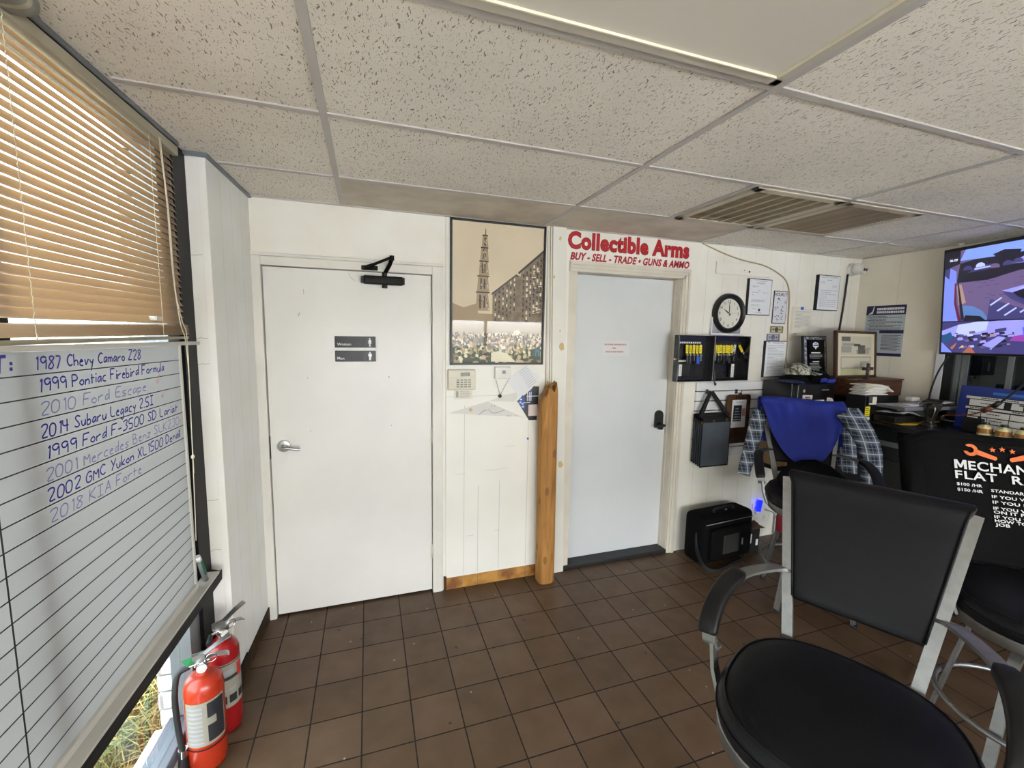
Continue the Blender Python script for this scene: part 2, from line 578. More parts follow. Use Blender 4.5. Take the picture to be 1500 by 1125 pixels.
# quarry tile floor
def quarry(name):
    g = NT(name)
    co = g.coord()
    s = 0.2128
    x, y, _z = g.xyz(co)
    a = g.math('DIVIDE', g.math('ADD', x, 0.0224), s)
    b = g.math('DIVIDE', g.math('SUBTRACT', y, 0.0283), s)
    da = g.math('ABSOLUTE', g.math('SUBTRACT', g.math('FRACT', a), 0.5))
    db = g.math('ABSOLUTE', g.math('SUBTRACT', g.math('FRACT', b), 0.5))
    d = g.math('MAXIMUM', da, db)
    grout = g.math('GREATER_THAN', g.math('ADD', d, g.math('MULTIPLY', g.math('SUBTRACT', g.noise(co, 45, 3), 0.5), 0.012)), 0.5-0.0145)
    cell = g.n('CombineXYZ'); g.put(cell.inputs[0], g.math('FLOOR', a)); g.put(cell.inputs[1], g.math('FLOOR', b))
    wnz = g.n('TexWhiteNoise', noise_dimensions='3D'); g.put(wnz.inputs['Vector'], cell.outputs[0])
    tone = g.math('ADD', g.math('MULTIPLY', wnz.outputs['Value'], 0.25), g.math('MULTIPLY', g.noise(co, 7, 8), 0.8))
    col = g.ramp(tone, [(0.3, srgb('#4d3b28')), (0.55, srgb('#5c4734')), (0.85, srgb('#675240'))])
    vs = g.n('TexVoronoi', feature='F1', voronoi_dimensions='2D'); g.put(vs.inputs['Vector'], co); vs.inputs['Scale'].default_value = 9.0
    vc = g.n('SeparateColor'); g.put(vc.inputs[0], vs.outputs['Color'])
    spots = g.math('MULTIPLY', g.math('LESS_THAN', vs.outputs['Distance'], 0.035), g.math('GREATER_THAN', vc.outputs[0], 0.90))
    col = g.mix(g.math('MULTIPLY', spots, 0.8), col, srgb('#b5aa9c'))
    dirt = g.math('MULTIPLY', g.math('LESS_THAN', g.math('ADD', vs.outputs['Distance'], g.math('MULTIPLY', g.noise(co, 60, 3), 0.12)), 0.13), g.math('LESS_THAN', vc.outputs[1], 0.06))
    col = g.mix(g.math('MULTIPLY', dirt, 0.7), col, srgb('#21180f'))
    g.put(g.b.inputs['Base Color'], g.mix(grout, col, srgb('#1f1712')))
    g.put(g.b.inputs['Roughness'], g.math('ADD', g.math('MULTIPLY', g.noise(co, 9, 4), 0.3), g.math('ADD', 0.28, g.math('MULTIPLY', grout, 0.4))))
    g.b.inputs['Specular IOR Level'].default_value = 0.4
    g.bump(g.math('SUBTRACT', g.math('MULTIPLY', g.noise(co, 30, 4), 0.25), grout), 0.45, 0.004)
    return g.m
m_floor = quarry('brown_quarry_tile')

# glass panes
def pane_glass(name, tint=(1, 1, 1, 1)):
    m = bpy.data.materials.new(name); m.use_nodes = True
    t = m.node_tree; t.nodes.clear()
    o = t.nodes.new('ShaderNodeOutputMaterial'); mx = t.nodes.new('ShaderNodeMixShader')
    tr = t.nodes.new('ShaderNodeBsdfTransparent'); gl = t.nodes.new('ShaderNodeBsdfGlossy'); fr = t.nodes.new('ShaderNodeLayerWeight')
    tr.inputs[0].default_value = tint; gl.inputs['Roughness'].default_value = 0.02; fr.inputs[0].default_value = 0.5
    pw = t.nodes.new('ShaderNodeMath'); pw.operation = 'POWER'; pw.inputs[1].default_value = 5.0
    ma = t.nodes.new('ShaderNodeMath'); ma.operation = 'MULTIPLY_ADD'; ma.inputs[1].default_value = 0.95; ma.inputs[2].default_value = 0.04
    t.links.new(fr.outputs['Facing'], pw.inputs[0]); t.links.new(pw.outputs[0], ma.inputs[0])
    t.links.new(ma.outputs[0], mx.inputs[0]); t.links.new(tr.outputs[0], mx.inputs[1]); t.links.new(gl.outputs[0], mx.inputs[2])
    t.links.new(mx.outputs[0], o.inputs[0])
    return m
m_glass = pane_glass('window_glass')
m_glass_tint = pane_glass('lightly_tinted_glass', (0.62, 0.64, 0.64, 1))
m_glass_dark = pane_glass('tinted_window_glass', (0.35, 0.38, 0.40, 1))

def translucent(name, col, amount, rough=0.4, tcol=None, gloss=0.06):
    m = bpy.data.materials.new(name); m.use_nodes = True
    t = m.node_tree; t.nodes.clear()
    o = t.nodes.new('ShaderNodeOutputMaterial'); mx = t.nodes.new('ShaderNodeMixShader'); mg = t.nodes.new('ShaderNodeMixShader')
    d = t.nodes.new('ShaderNodeBsdfDiffuse'); tl = t.nodes.new('ShaderNodeBsdfTranslucent'); gl = t.nodes.new('ShaderNodeBsdfGlossy')
    d.inputs[0].default_value = srgb(col); tl.inputs[0].default_value = srgb(tcol or col); gl.inputs['Roughness'].default_value = rough
    mx.inputs[0].default_value = amount; mg.inputs[0].default_value = gloss
    t.links.new(d.outputs[0], mx.inputs[1]); t.links.new(tl.outputs[0], mx.inputs[2])
    t.links.new(mx.outputs[0], mg.inputs[1]); t.links.new(gl.outputs[0], mg.inputs[2]); t.links.new(mg.outputs[0], o.inputs[0])
    return m
m_board = translucent('whiteboard_enamel', '#bcbdbd', 0.34, 0.25, '#d6d7d7')
m_slat = translucent('tan_blind_slat', '#dcc7ac', 0.34, 0.4, '#e2c79f')

# ------------------------------------------------------------------ the room
XR, YF = 4.75, -6.2
f = MB(); f.box(-0.045, XR+0.1, YF, 0.12, -0.06, 0.0)
struct(f.build('floor', m_floor))
f = MB(); f.box(-0.16, XR+0.1, YF-0.1, 0.2, H, H+0.05)
ceil = struct(f.build('ceiling', m_ceiling))
# exposed T-bar grid, a little below the tiles
f = MB()
for i in range(-1, 5):
    x = 0.5499+1.2192*i
    if x < 0 or x > XR: continue
    f.box(x-0.012, x+0.012, YF, -0.002, H-0.006, H+0.004)
for j in range(0, 10):
    y = -0.4729-0.6096*j
    f.box(0.0, XR-0.002, y-0.012, y+0.012, H-0.0055, H+0.004)
f.box(1.7692+1.2192-0.012-0.61+0.0, 1.7692+1.2192+0.012-0.61, -1.083, -0.473, H-0.006, H+0.004)
f.build('ceiling_grid', m_grid, ceil)
f = MB(); f.box(0.562, 3.0, -0.4609, -0.001, H-0.004, H+0.002)
f.build('plain_border_panel', m_ceiling_plain, ceil)
# thin angle along the walls
f = MB()
f.box(0.09, XR, -0.016, 0.0, H-0.008, H); f.box(XR-0.016, XR, YF, 0, H-0.008, H)
f.build('wall_angle', m_grid, ceil)

D1 = (0.135, 1.045, 2.045); O1 = (0.105, 1.112, 2.098)   # restroom door leaf / opening
O2 = (1.965, 2.888, 2.150)                               # second doorway
f = MB()
f.box(-0.2, O1[0], 0, 0.12, 0, H); f.box(O1[0], O1[1], 0, 0.12, O1[2], H)
f.box(O1[1], O2[0], 0, 0.12, 0, H); f.box(O2[0], O2[1], 0, 0.12, O2[2], H)
f.box(O2[1], 2.99, 0, 0.12, 0, H)
wb = struct(f.build('wall_back', m_wall))
f = MB(); f.box(2.99, XR+0.1, 0, 0.12, 0, H)
struct(f.build('wall_back_panelled', m_wall_panel))
f = MB()    # backs of the doorways, closed rooms behind
f.box(-0.1, 3.1, 0.121, 0.14, 0, H)
struct(f.build('wall_behind_doors', m_gap))

# right wall with the shop window
WY0, WY1, WZ0, WZ1 = -0.66, -2.55, 1.13, 2.12
f = MB()
f.box(XR, XR+0.1, WY0, 0.12, 0, H); f.box(XR, XR+0.1, YF, WY1, 0, H)
f.box(XR, XR+0.1, WY1, WY0, 0, WZ0); f.box(XR, XR+0.1, WY1, WY0, WZ1, H)
struct(f.build('wall_right', m_wall_right))
m_win_trim = MAT('white_window_trim', '#dfe3e8', 0.4)
m_dark_frame = MAT('dark_bronze_frame', '#18161a', 0.4)
f = MB()
f.box(XR-0.015, XR, WY0, -0.612, WZ0-0.01, WZ1+0.05); f.box(XR-0.015, XR, WY1-0.05, WY1, WZ0-0.01, WZ1+0.05)
f.box(XR-0.015, XR, WY1-0.05, -0.612, WZ1, WZ1+0.05)
w2 = struct(f.build('window_2', m_win_trim))
f = MB()
f.box(XR-0.01, XR+0.06, WY0-0.055, WY0, WZ0, WZ1); f.box(XR-0.01, XR+0.06, WY1, WY0, WZ1-0.05, WZ1)
f.box(XR-0.01, XR+0.06, WY1, WY0, WZ0, WZ0+0.04)
f.build('outer_frame', m_dark_frame, w2)
f = MB()
for y in (-0.745, -0.785): f.box(XR+0.01, XR+0.05, y, y+0.032, WZ0+0.04, WZ1-0.05)
for y in (-0.99, -1.5, -2.1): f.box(XR+0.01, XR+0.05, y-0.025, y, WZ0+0.04, WZ1-0.05)
f.build('sash_frame', m_alu_dark, w2)
f = MB(); f.box(XR+0.028, XR+0.032, WY1, WY0, WZ0, WZ1)
f.build('pane', m_glass_dark, w2)
# unlit workshop beyond the window
m_shop = MAT('dark_workshop_wall', '#3f4144', 0.8, var=0.5, vscale=1.5)
f = MB()
f.box(XR+0.101, XR+2.6, -3.6, -3.58, 0, 2.6); f.box(XR+0.101, XR+2.6, 0.3, 0.32, 0, 2.6)
f.box(XR+2.6, XR+2.62, -3.6, 0.32, 0, 2.6); f.box(XR+0.101, XR+2.62, -3.6, 0.32, 2.6, 2.62); f.box(XR+0.101, XR+2.62, -3.6, 0.32, -0.02, 0)
struct(f.build('wall_workshop', m_shop))

# front wall behind the camera with its storefront windows
f = MB()
f.box(-0.5, 0.25, YF-0.12, YF, 0, H); f.box(4.45, XR+0.1, YF-0.12, YF, 0, H)
f.box(0.25, 4.45, YF-0.12, YF, 0, 0.4); f.box(0.25, 4.45, YF-0.12, YF, 1.98, H)
struct(f.build('wall_front', m_wall))
f = MB()
for x in (0.25, 1.6, 3.0, 4.39): f.box(x, x+0.06, YF-0.08, YF-0.02, 0.4, 1.98)
f.box(0.25, 4.45, YF-0.08, YF-0.02, 0.4, 0.45); f.box(0.25, 4.45, YF-0.08, YF-0.02, 1.955, 1.98)
w3 = struct(f.build('window_3', m_alu_dark))
f = MB(); f.box(0.25, 4.45, YF-0.055, YF-0.05, 0.4, 1.98)
f.build('pane', m_glass, w3)

# ------------------------------------------------------------------ left side: panelled return, column end and storefront window
f = MB(); f.box(-0.03, 0.05, -0.545, 0.2, 0, H-0.012)
o = struct(f.build('wall_left', m_left_panel)); to_left(o)
f = MB()
rg = random.Random(3)
f.box(-0.034, 0.026, -0.553, -0.545, 0.0, H-0.02, 0.002)
f.box(0.026, 0.053, -0.556, -0.545, 0.0, H-0.02, 0.002)
o = struct(f.build('trim_1', m_column)); to_left(o)
m_crack = MAT('hairline_crack', '#6e675c', 0.9)
f = MB()
for z in (2.0, 1.66, 1.55, 0.95, 0.72):
    pts = [(-0.034+0.085*k/6, -0.5535 if k < 4.2 else -0.5565, z+rg.uniform(-.004, .004)+0.006*k/6) for k in range(5)]
    f.tube(pts, 0.0008, 4)
f.tube(bez([(-0.033, -0.5535, H-0.05+0), (-0.0335, -0.554, 1.9), (-0.0332, -0.554, 1.3), (-0.0335, -0.554, 0.7)], 6), 0.0022, 4)
to_left(struct(f.build('trim_2', m_crack)))
f = MB(); f.box(-0.2, 0.065, -0.57, 0.12, H-0.014, H-0.002)
to_left(struct(f.build('trim_3', m_alu_dark)))
f = MB()
f.box(0.05, 0.058, -0.40, 0.09, 0, 0.085, 0.002)
pts = [(0.05, -0.552), (0.05, -0.40), (0.062, -0.40), (0.064, -0.552)]
f.prism([(x, y, 0) for x, y in pts], (0, 0, 0.10))
to_left(struct(f.build('baseboard_left', m_baseboard)))
# rest of the left wall, towards the front of the shop
f = MB(); f.box(-0.16, 0.0, YF, -3.35, 0, H); f.box(-0.16, -0.05, -3.35, -0.545, 0, 0.05)
to_left(struct(f.build('wall_left_front', m_wall)))

# window_1: black storefront frame, aluminium sill, mullion, glass
f = MB()
f.box(-0.11, -0.02, -0.665, -0.553, 0.05, H-0.002); f.box(-0.11, -0.02, -3.35, -3.25, 0.05, H-0.002)
w1 = struct(f.build('window_1', m_black_metal)); to_left(w1)
def left_part(mb, name, mat, parent):
    o = mb.build(name, mat)
    o.parent = parent
    return o
f = MB(); f.box(-0.11, -0.035, -0.755, -0.665, 0.12, H-0.002); f.box(-0.11, -0.03, -3.25, -0.665, H-0.055, H-0.002)
left_part(f, 'jamb', m_alu_dark, w1)
f = MB(); f.box(-0.135, -0.045, -3.25, -0.553, 0.05, 0.105, 0.004)
left_part(f, 'sill', MAT('slate_grey_sill', '#676c73', 0.6), w1)
f = MB()
for y in (-1.475, -2.4):
    f.box(-0.10, -0.034, y-0.022, y+0.022, 0.105, H-0.055); f.box(-0.034, -0.014, y-0.018, y+0.018, 0.105, 1.62)
left_part(f, 'mullion', m_black_metal, w1)
f = MB(); f.box(-0.078, -0.074, -3.25, -0.72, 0.105, H-0.05)
left_part(f, 'pane', m_glass_tint, w1)

# outside: whitewashed brick reveal and brick ledge, ground, dry grass
def whitewash(name):
    g = NT(name)
    co = g.coord()
    br = g.n('TexBrick'); 
    x, y, z = g.xyz(co)
    cb = g.n('CombineXYZ'); g.put(cb.inputs[0], g.math('ADD', x, y)); g.put(cb.inputs[1], z)
    g.put(br.inputs['Vector'], cb.outputs[0]); br.inputs['Scale'].default_value = 1.0
    br.inputs['Brick Width'].default_value = 0.2; br.inputs['Row Height'].default_value = 0.075; br.inputs['Mortar Size'].default_value = 0.006
    br.inputs['Color1'].default_value = srgb('#e9e9ea'); br.inputs['Color2'].default_value = srgb('#dededf'); br.inputs['Mortar'].default_value = srgb('#a9a6a0')
    g.put(g.b.inputs['Base Color'], br.outputs['Color']); g.b.inputs['Roughness'].default_value = 0.8
    g.bump(g.math('ADD', g.math('MULTIPLY', br.outputs['Fac'], -1.0), g.noise(co, 25, 4)), 0.6, 0.01)
    return g.m
m_brick = whitewash('whitewashed_brick')
f = MB()
for k in range(36):
    z = -0.4+0.078*k
    f.box(-0.168, -0.112, -0.745+rg.uniform(-.006, .006), 0.2, z, z+0.072, 0.006)
to_left(struct(f.build('wall_exterior', m_brick)))
f = MB()
for k in range(14):
    y = -0.74-0.20*k
    f.box(-0.185+rg.uniform(-.006, .006), -0.137, y-0.194, y, -0.3, 0.06+rg.uniform(-.004, .004), 0.006)
to_left(struct(f.build('trim_4', m_brick)))
m_ground = MAT('dry_soil', '#51452f', 0.95, col2='#3f4428', vscale=4, bump=0.5, bscale=20)
f = MB(); f.box(-9, -0.19, -9, 6, -0.5, -0.30)
to_left(struct(f.build('ground', m_ground)))
m_asphalt = MAT('pale_concrete', '#bcbcbc', 0.9, var=0.2, vscale=1)
f = MB(); f.box(-9, 14, -40, YF-0.13, -0.2, -0.1)
struct(f.build('car_park_ground', m_asphalt))
f = MB()
rg = random.Random(23)
for k in range(26):
    x = -6+0.75*k; h_ = rg.uniform(0.75, 1.35)
    f.loft([[(x+0.62*s*math.cos(a)*(1+.2*noise.noise(Vector((a*2, k, z)))), -21+0.55*s*math.sin(a), -0.1+h_*z) for a in [6.2832*j/14 for j in range(14)]] for z, s in ((0, .9), (.3, 1.05), (.6, 1.0), (.85, .7), (1.0, .2))])
o = f.build('hedge_row', MAT('dark_hedge_leaves', '#3c4a2c', 0.8, var=0.5, vscale=6), fix=True)
tag(o, 'low dark hedge across the car park, seen only mirrored in the poster', 'hedge', kind='stuff')
m_grass = MAT('mixed_grass', '#7d7848', 0.8, spec=0.2, col2='#a08552', vscale=9)
m_grass_b = MAT('green_grass', '#4a5c30', 0.8, spec=0.2, col2='#5f6a3c', vscale=9)
f = MB()
rg = random.Random(11)
for k in range(9000):
    x = -0.22-abs(rg.gauss(0, 0.7)); y = rg.uniform(-2.4, 1.8)
    f.mi = 0 if noise.noise(Vector((x*2.5, y*2.5, 0))) > 0.0 else 1
    a = rg.uniform(0, 6.28); L = rg.uniform(0.1, 0.32); b = rg.uniform(0.3, 1.0); w = rg.uniform(0.002, 0.004)
    d = Vector((math.cos(a), math.sin(a), 0)); s = Vector((-d.y, d.x, 0))*w
    p = Vector((x, y, -0.30)); q = p+Z_*L*0.6+d*L*0.25*b; r_ = p+Z_*L*0.75+d*L*b
    if max(q.x, r_.x) > -0.2: continue
    v = [f.bm.verts.new(c) for c in (p-s, p+s, q+s*.8, q-s*.8, r_)]
    for fc in (f.bm.faces.new(v[:4]), f.bm.faces.new((v[3], v[2], v[4]))): fc.material_index = f.mi
o = to_left(f.build('tall_grass', [m_grass, m_grass_b], fix=False))
tag(o, 'tall dry green and straw-coloured grass outside below the side window', 'grass', kind='stuff')
f = MB()
def leafshape(f, base, tip, wid, nrm):
    base, tip = Vector(base), Vector(tip); d = tip-base; s = d.cross(Vector(nrm)).normalized()*wid
    P = [base, base+d*.3+s, base+d*.7+s*.8, tip, base+d*.7-s*.8, base+d*.3-s]
    f.prism(P, Vector(nrm).normalized()*0.002)
for a_ in range(5):
    an = a_*1.3
    leafshape(f, (-0.44, -0.42, -0.28), (-0.44+0.10*math.cos(an), -0.42+0.10*math.sin(an), -0.16+0.04*(a_ % 3)), 0.028, (math.cos(an)*.6, math.sin(an)*.6, -1))
m_leaf = MAT('grey_green_leaf', '#64715a', 0.7, spec=0.2)
o = to_left(f.build('broadleaf_weed', m_leaf))
tag(o, 'broad pale green leafy weed in the grass outside the side window', 'weed')

# ================================================================== THINGS on the window side
# ---- venetian blind
m_headrail = MAT('tan_headrail', '#a39c86', 0.45)
m_cord = MAT('pale_cord', '#d8cdb4', 0.8)
bl = thing('window_blind', 'tan horizontal slat blind, half lowered over the side window above the whiteboard', 'blind', (-0.02, -0.66, 1.66))
f = MB(); f.box(-0.045, 0.0, -3.1, -0.655, 2.350, 2.383, 0.003)
f.build('headrail', m_headrail, bl)
f = MB(); f.box(-0.040, 0.002, -3.1, -0.650, 2.389, H-0.001, 0.001)
f.build('mounting_channel', m_alu_dark, bl)
f = MB(); f.box(-0.040, -0.004, -3.1, -0.652, 2.382, 2.390)
f.build('dark_slot', m_gap, bl)
BX = -0.018
def slat_mesh(L0, L1, tilt, curve=0.0030, w=0.0265):
    b = MB()
    n = 6
    def fn(u, v):
        s = (v-0.5)*w
        a = curve*(1-(2*v-1)**2)
        # profile turned by tilt: s along the slat's width, a its bulge towards the room
        x = s*math.cos(tilt)+a*math.sin(tilt); z = s*math.sin(tilt)-a*math.cos(tilt)*-1
        return (x, L0+(L1-L0)*u, z)
    b.grid(fn, 1, n, 0.0004)
    return b
first = slat_mesh(-3.08, -0.672, math.radians(-67)).build('slat', m_slat, bl)
zs = [2.334-0.0232*k for k in range(27)]
first.location = (BX, 0, zs[0])
for z in zs[1:]:
    c = first.copy(); COL.objects.link(c); c.location = (BX, 0, z)
flat = slat_mesh(-3.08, -0.658, math.radians(-4)).build('stacked_slat', m_slat, bl)
flat.location = (BX, 0, 1.678)
for k in range(1, 13):
    c = flat.copy(); COL.objects.link(c); c.location = (BX+0.0015*(k % 3-1), 0.003*(k % 2), 1.678+0.0036*k); c.rotation_euler = (0.0009*k, 0, 0)
f = MB(); f.box(BX-0.013, BX+0.013, -3.08, -0.655, 1.661, 1.672, 0.003)
f.build('bottom_rail', m_headrail, bl)
for y in (-0.86, -1.43, -1.98):
    f = MB()
    pts = []
    for k in range(120):
        z = 2.35-0.68*k/119
        pts.append((BX+0.0155+0.0006*math.sin(k*1.3), y+0.0016*math.sin(k*2.1), z))
    f.tube(pts, 0.0011, 5)
    f.build('ladder_cord', m_cord, bl)
f = MB()
f.tube(bez([(0.0, -0.80, 2.36), (0.004, -0.785, 2.15), (0.003, -0.775, 1.9), (0.004, -0.745, 1.72), (0.003, -0.712, 1.66), (0.002, -0.70, 1.5), (0.004, -0.715, 1.3), (0.004, -0.72, 1.13)], 10), 0.0016, 6)
f.tube(bez([(0.002, -0.795, 2.36), (0.006, -0.78, 2.1), (0.003, -0.765, 1.85), (0.006, -0.735, 1.73), (0.004, -0.70, 1.67), (0.004, -0.708, 1.45), (0.004, -0.722, 1.18), (0.005, -0.735, 1.0), (0.005, -0.745, 0.86)], 10), 0.0016, 6)
f.lathe([(0.0001, -0.012), (0.006, -0.008), (0.0065, 0), (0.002, 0.006), (0.0001, 0.006)], (0.004, -0.72, 1.2), 'Z', 10)
f.build('pull_cord', m_cord, bl)
for k, (z) in enumerate((2.27, 2.253, 1.745)):
    pass
f = MB(); f.box(BX-0.016, BX+0.018, -0.905, -0.868, 1.728, 1.742, 0.001)
f.build('cord_clip', m_white_plastic, bl)
to_left(bl)

# grey housing tucked under the ceiling above the blind
t = thing('light_housing', 'grey rounded plastic housing under the ceiling at the near end of the blind', 'housing', (0.02, -1.6, 2.33))
m_housing = MAT('grey_housing', '#7f8079', 0.5)
f = MB()
f.loft([[(0.012+x*s_, y, 2.380+z*s_) for x, z in sup(0.045, 0.024, 3, 24)] for y, s_ in ((-1.405, 0.80), (-1.413, 0.95), (-1.425, 1.0), (-2.1, 1.0))])
f.build('casing', m_housing, t)
f = MB()
f.loft([[(0.012+x, y, 2.380+z) for x, z in sup(0.0465, 0.0255, 3, 24)] for y in (-1.452, -1.44)], True, False)
f.build('trim_band', m_headrail, t)
to_left(t)

# ---- whiteboard hung inside the window
wbd = thing('whiteboard', 'large ruled whiteboard with a handwritten blue list, in front of the side window', 'whiteboard', (0, -1.55, 0.63))
f = MB(); f.prism([(-0.012, -2.55, 0.66), (-0.012, -0.762, 0.66), (-0.012, -0.762, 1.638), (-0.012, -2.55, 1.659)], (0.012, 0, 0))
f.build('panel', m_board, wbd)
f = MB()
f.prism([(-0.004, -2.6, 1.662), (0.012, -2.6, 1.662), (0.012, -0.606, 1.637), (-0.004, -0.606, 1.637)], (0, 0, 0.013))
f.build('top_rail', m_rail, wbd)
f = MB(); f.box(-0.013, 0.006, -0.772, -0.757, 0.66, 1.64, 0.002)
f.build('side_trim', m_rail, wbd)
f = MB()
f.box(-0.013, 0.010, -2.55, -0.765, 0.668, 0.690, 0.002)
f.build('bottom_rail', m_rail, wbd)
f = MB()
prof = [(-0.012, 0.668), (0.036, 0.655), (0.040, 0.662), (0.042, 0.655), (0.040, 0.615), (0.034, 0.615), (0.034, 0.645), (-0.012, 0.655)]
f.loft([[(x, y, z) for x, z in prof] for y in (-2.55, -0.612)])
f.build('marker_tray', m_black_matte, wbd)
f = MB(); f.box(-0.012, 0.0415, -2.55, -0.64, 0.6585, 0.668, 0.001)
f.build('tray_lip', m_rail, wbd)
# ruled lines
f = MB()
S = 0.0008
for k in range(20):
    zr, zl = 1.584-0.0495*k, 1.597-0.0511*k
    if zl < 0.70: break
    zl = zr+(zl-zr)*(2.5-0.765)/(1.59-0.765)
    f.prism([(0.0001, -2.5, zl-0.0014), (0.0001, -0.772, zr-0.0014), (0.0001, -0.772, zr+0.0014), (0.0001, -2.5, zl+0.0014)], (S-0.0001, 0, 0))
    # tail of the line bends down at the board's edge
for y, z1 in ((-1.582, 1.42),):
    f.box(0.0001, S, y-0.0018, y+0.0018, 0.69, z1)
f.build('ruled_lines', m_ink, wbd)
rg = random.Random(5)
LINES = [("1987 Chevy Camaro Z28", -1.452, 1.606, -1.02, 1), ("1999 Pontiac Firebird Formula", -1.449, 1.556, -0.882, 1),
         ("2010 Ford Escape", -1.45, 1.503, -1.002, 0), ("2014 Subaru Legacy 2.5I", -1.455, 1.451, -0.968, 1),
         ("1999 Ford F-3500 SD Lariat", -1.448, 1.400, -0.805, 1), ("2001 Mercedes Benz SLK230", -1.454, 1.349, -0.80, 0),
         ("2002 GMC Yukon XL1500 Denali", -1.454, 1.300, -0.80, 1), ("2018 KIA Forte", -1.455, 1.250, -1.067, 0)]
for s, y0, z0, y1, dark in LINES:
    fd = MB()
    handwrite(fd, s, (0.0012, y0, z0-0.002), Y_, Z_, y1-y0, 0.030, 0.0042 if dark else 0.0034, rg, X_)
    fd.build('written_line', m_blue_ink if dark else m_blue_faded, wbd)
fd = MB(); handwrite(fd, "T:", (0.0012, -1.558, 1.606), Y_, Z_, 0.058, 0.034, 0.007, rg, X_)
fd.build('written_letter', m_blue_ink, wbd)
f = MB()
m_tick = MAT('faded_red_tick', '#d8a3a8', 0.6)
for y, z in ((-0.93, 1.515), (-0.905, 1.462), (-0.79, 1.355)):
    f.tube([(0.001, y-0.012, z+0.012), (0.001, y-0.004, z), (0.001, y+0.012, z+0.03)], 0.0010, 4)
f.build('tick_marks', m_tick, wbd)
to_left(wbd)

# marker standing in the tray
t = thing('whiteboard_marker', 'white-capped green and grey marker leaning in the corner of the whiteboard tray', 'marker', (0.012, -0.72, 0.67))
m_green = MAT('green_label', '#1d6b4e', 0.5)
m_grey_body = MAT('grey_marker_body', '#77777a', 0.5)
A, B = Vector((0.018, -0.715, 0.675)), Vector((0.012, -0.76, 0.80))
f = MB(); f.cyl(A, A.lerp(B, 0.82), 0.010, 0.0095, 14)
f.build('barrel', m_grey_body, t)
f = MB(); f.cyl(A.lerp(B, 0.25)+Vector((0.0015, 0.001, 0)), A.lerp(B, 0.80)+Vector((0.0015, 0.001, 0)), 0.0096, 0.0093, 14)
f.build('label_band', m_green, t)
f = MB(); f.cyl(A.lerp(B, 0.82), B, 0.0105, 0.009, 14)
f.build('cap', m_white_print, t)
to_left(t)

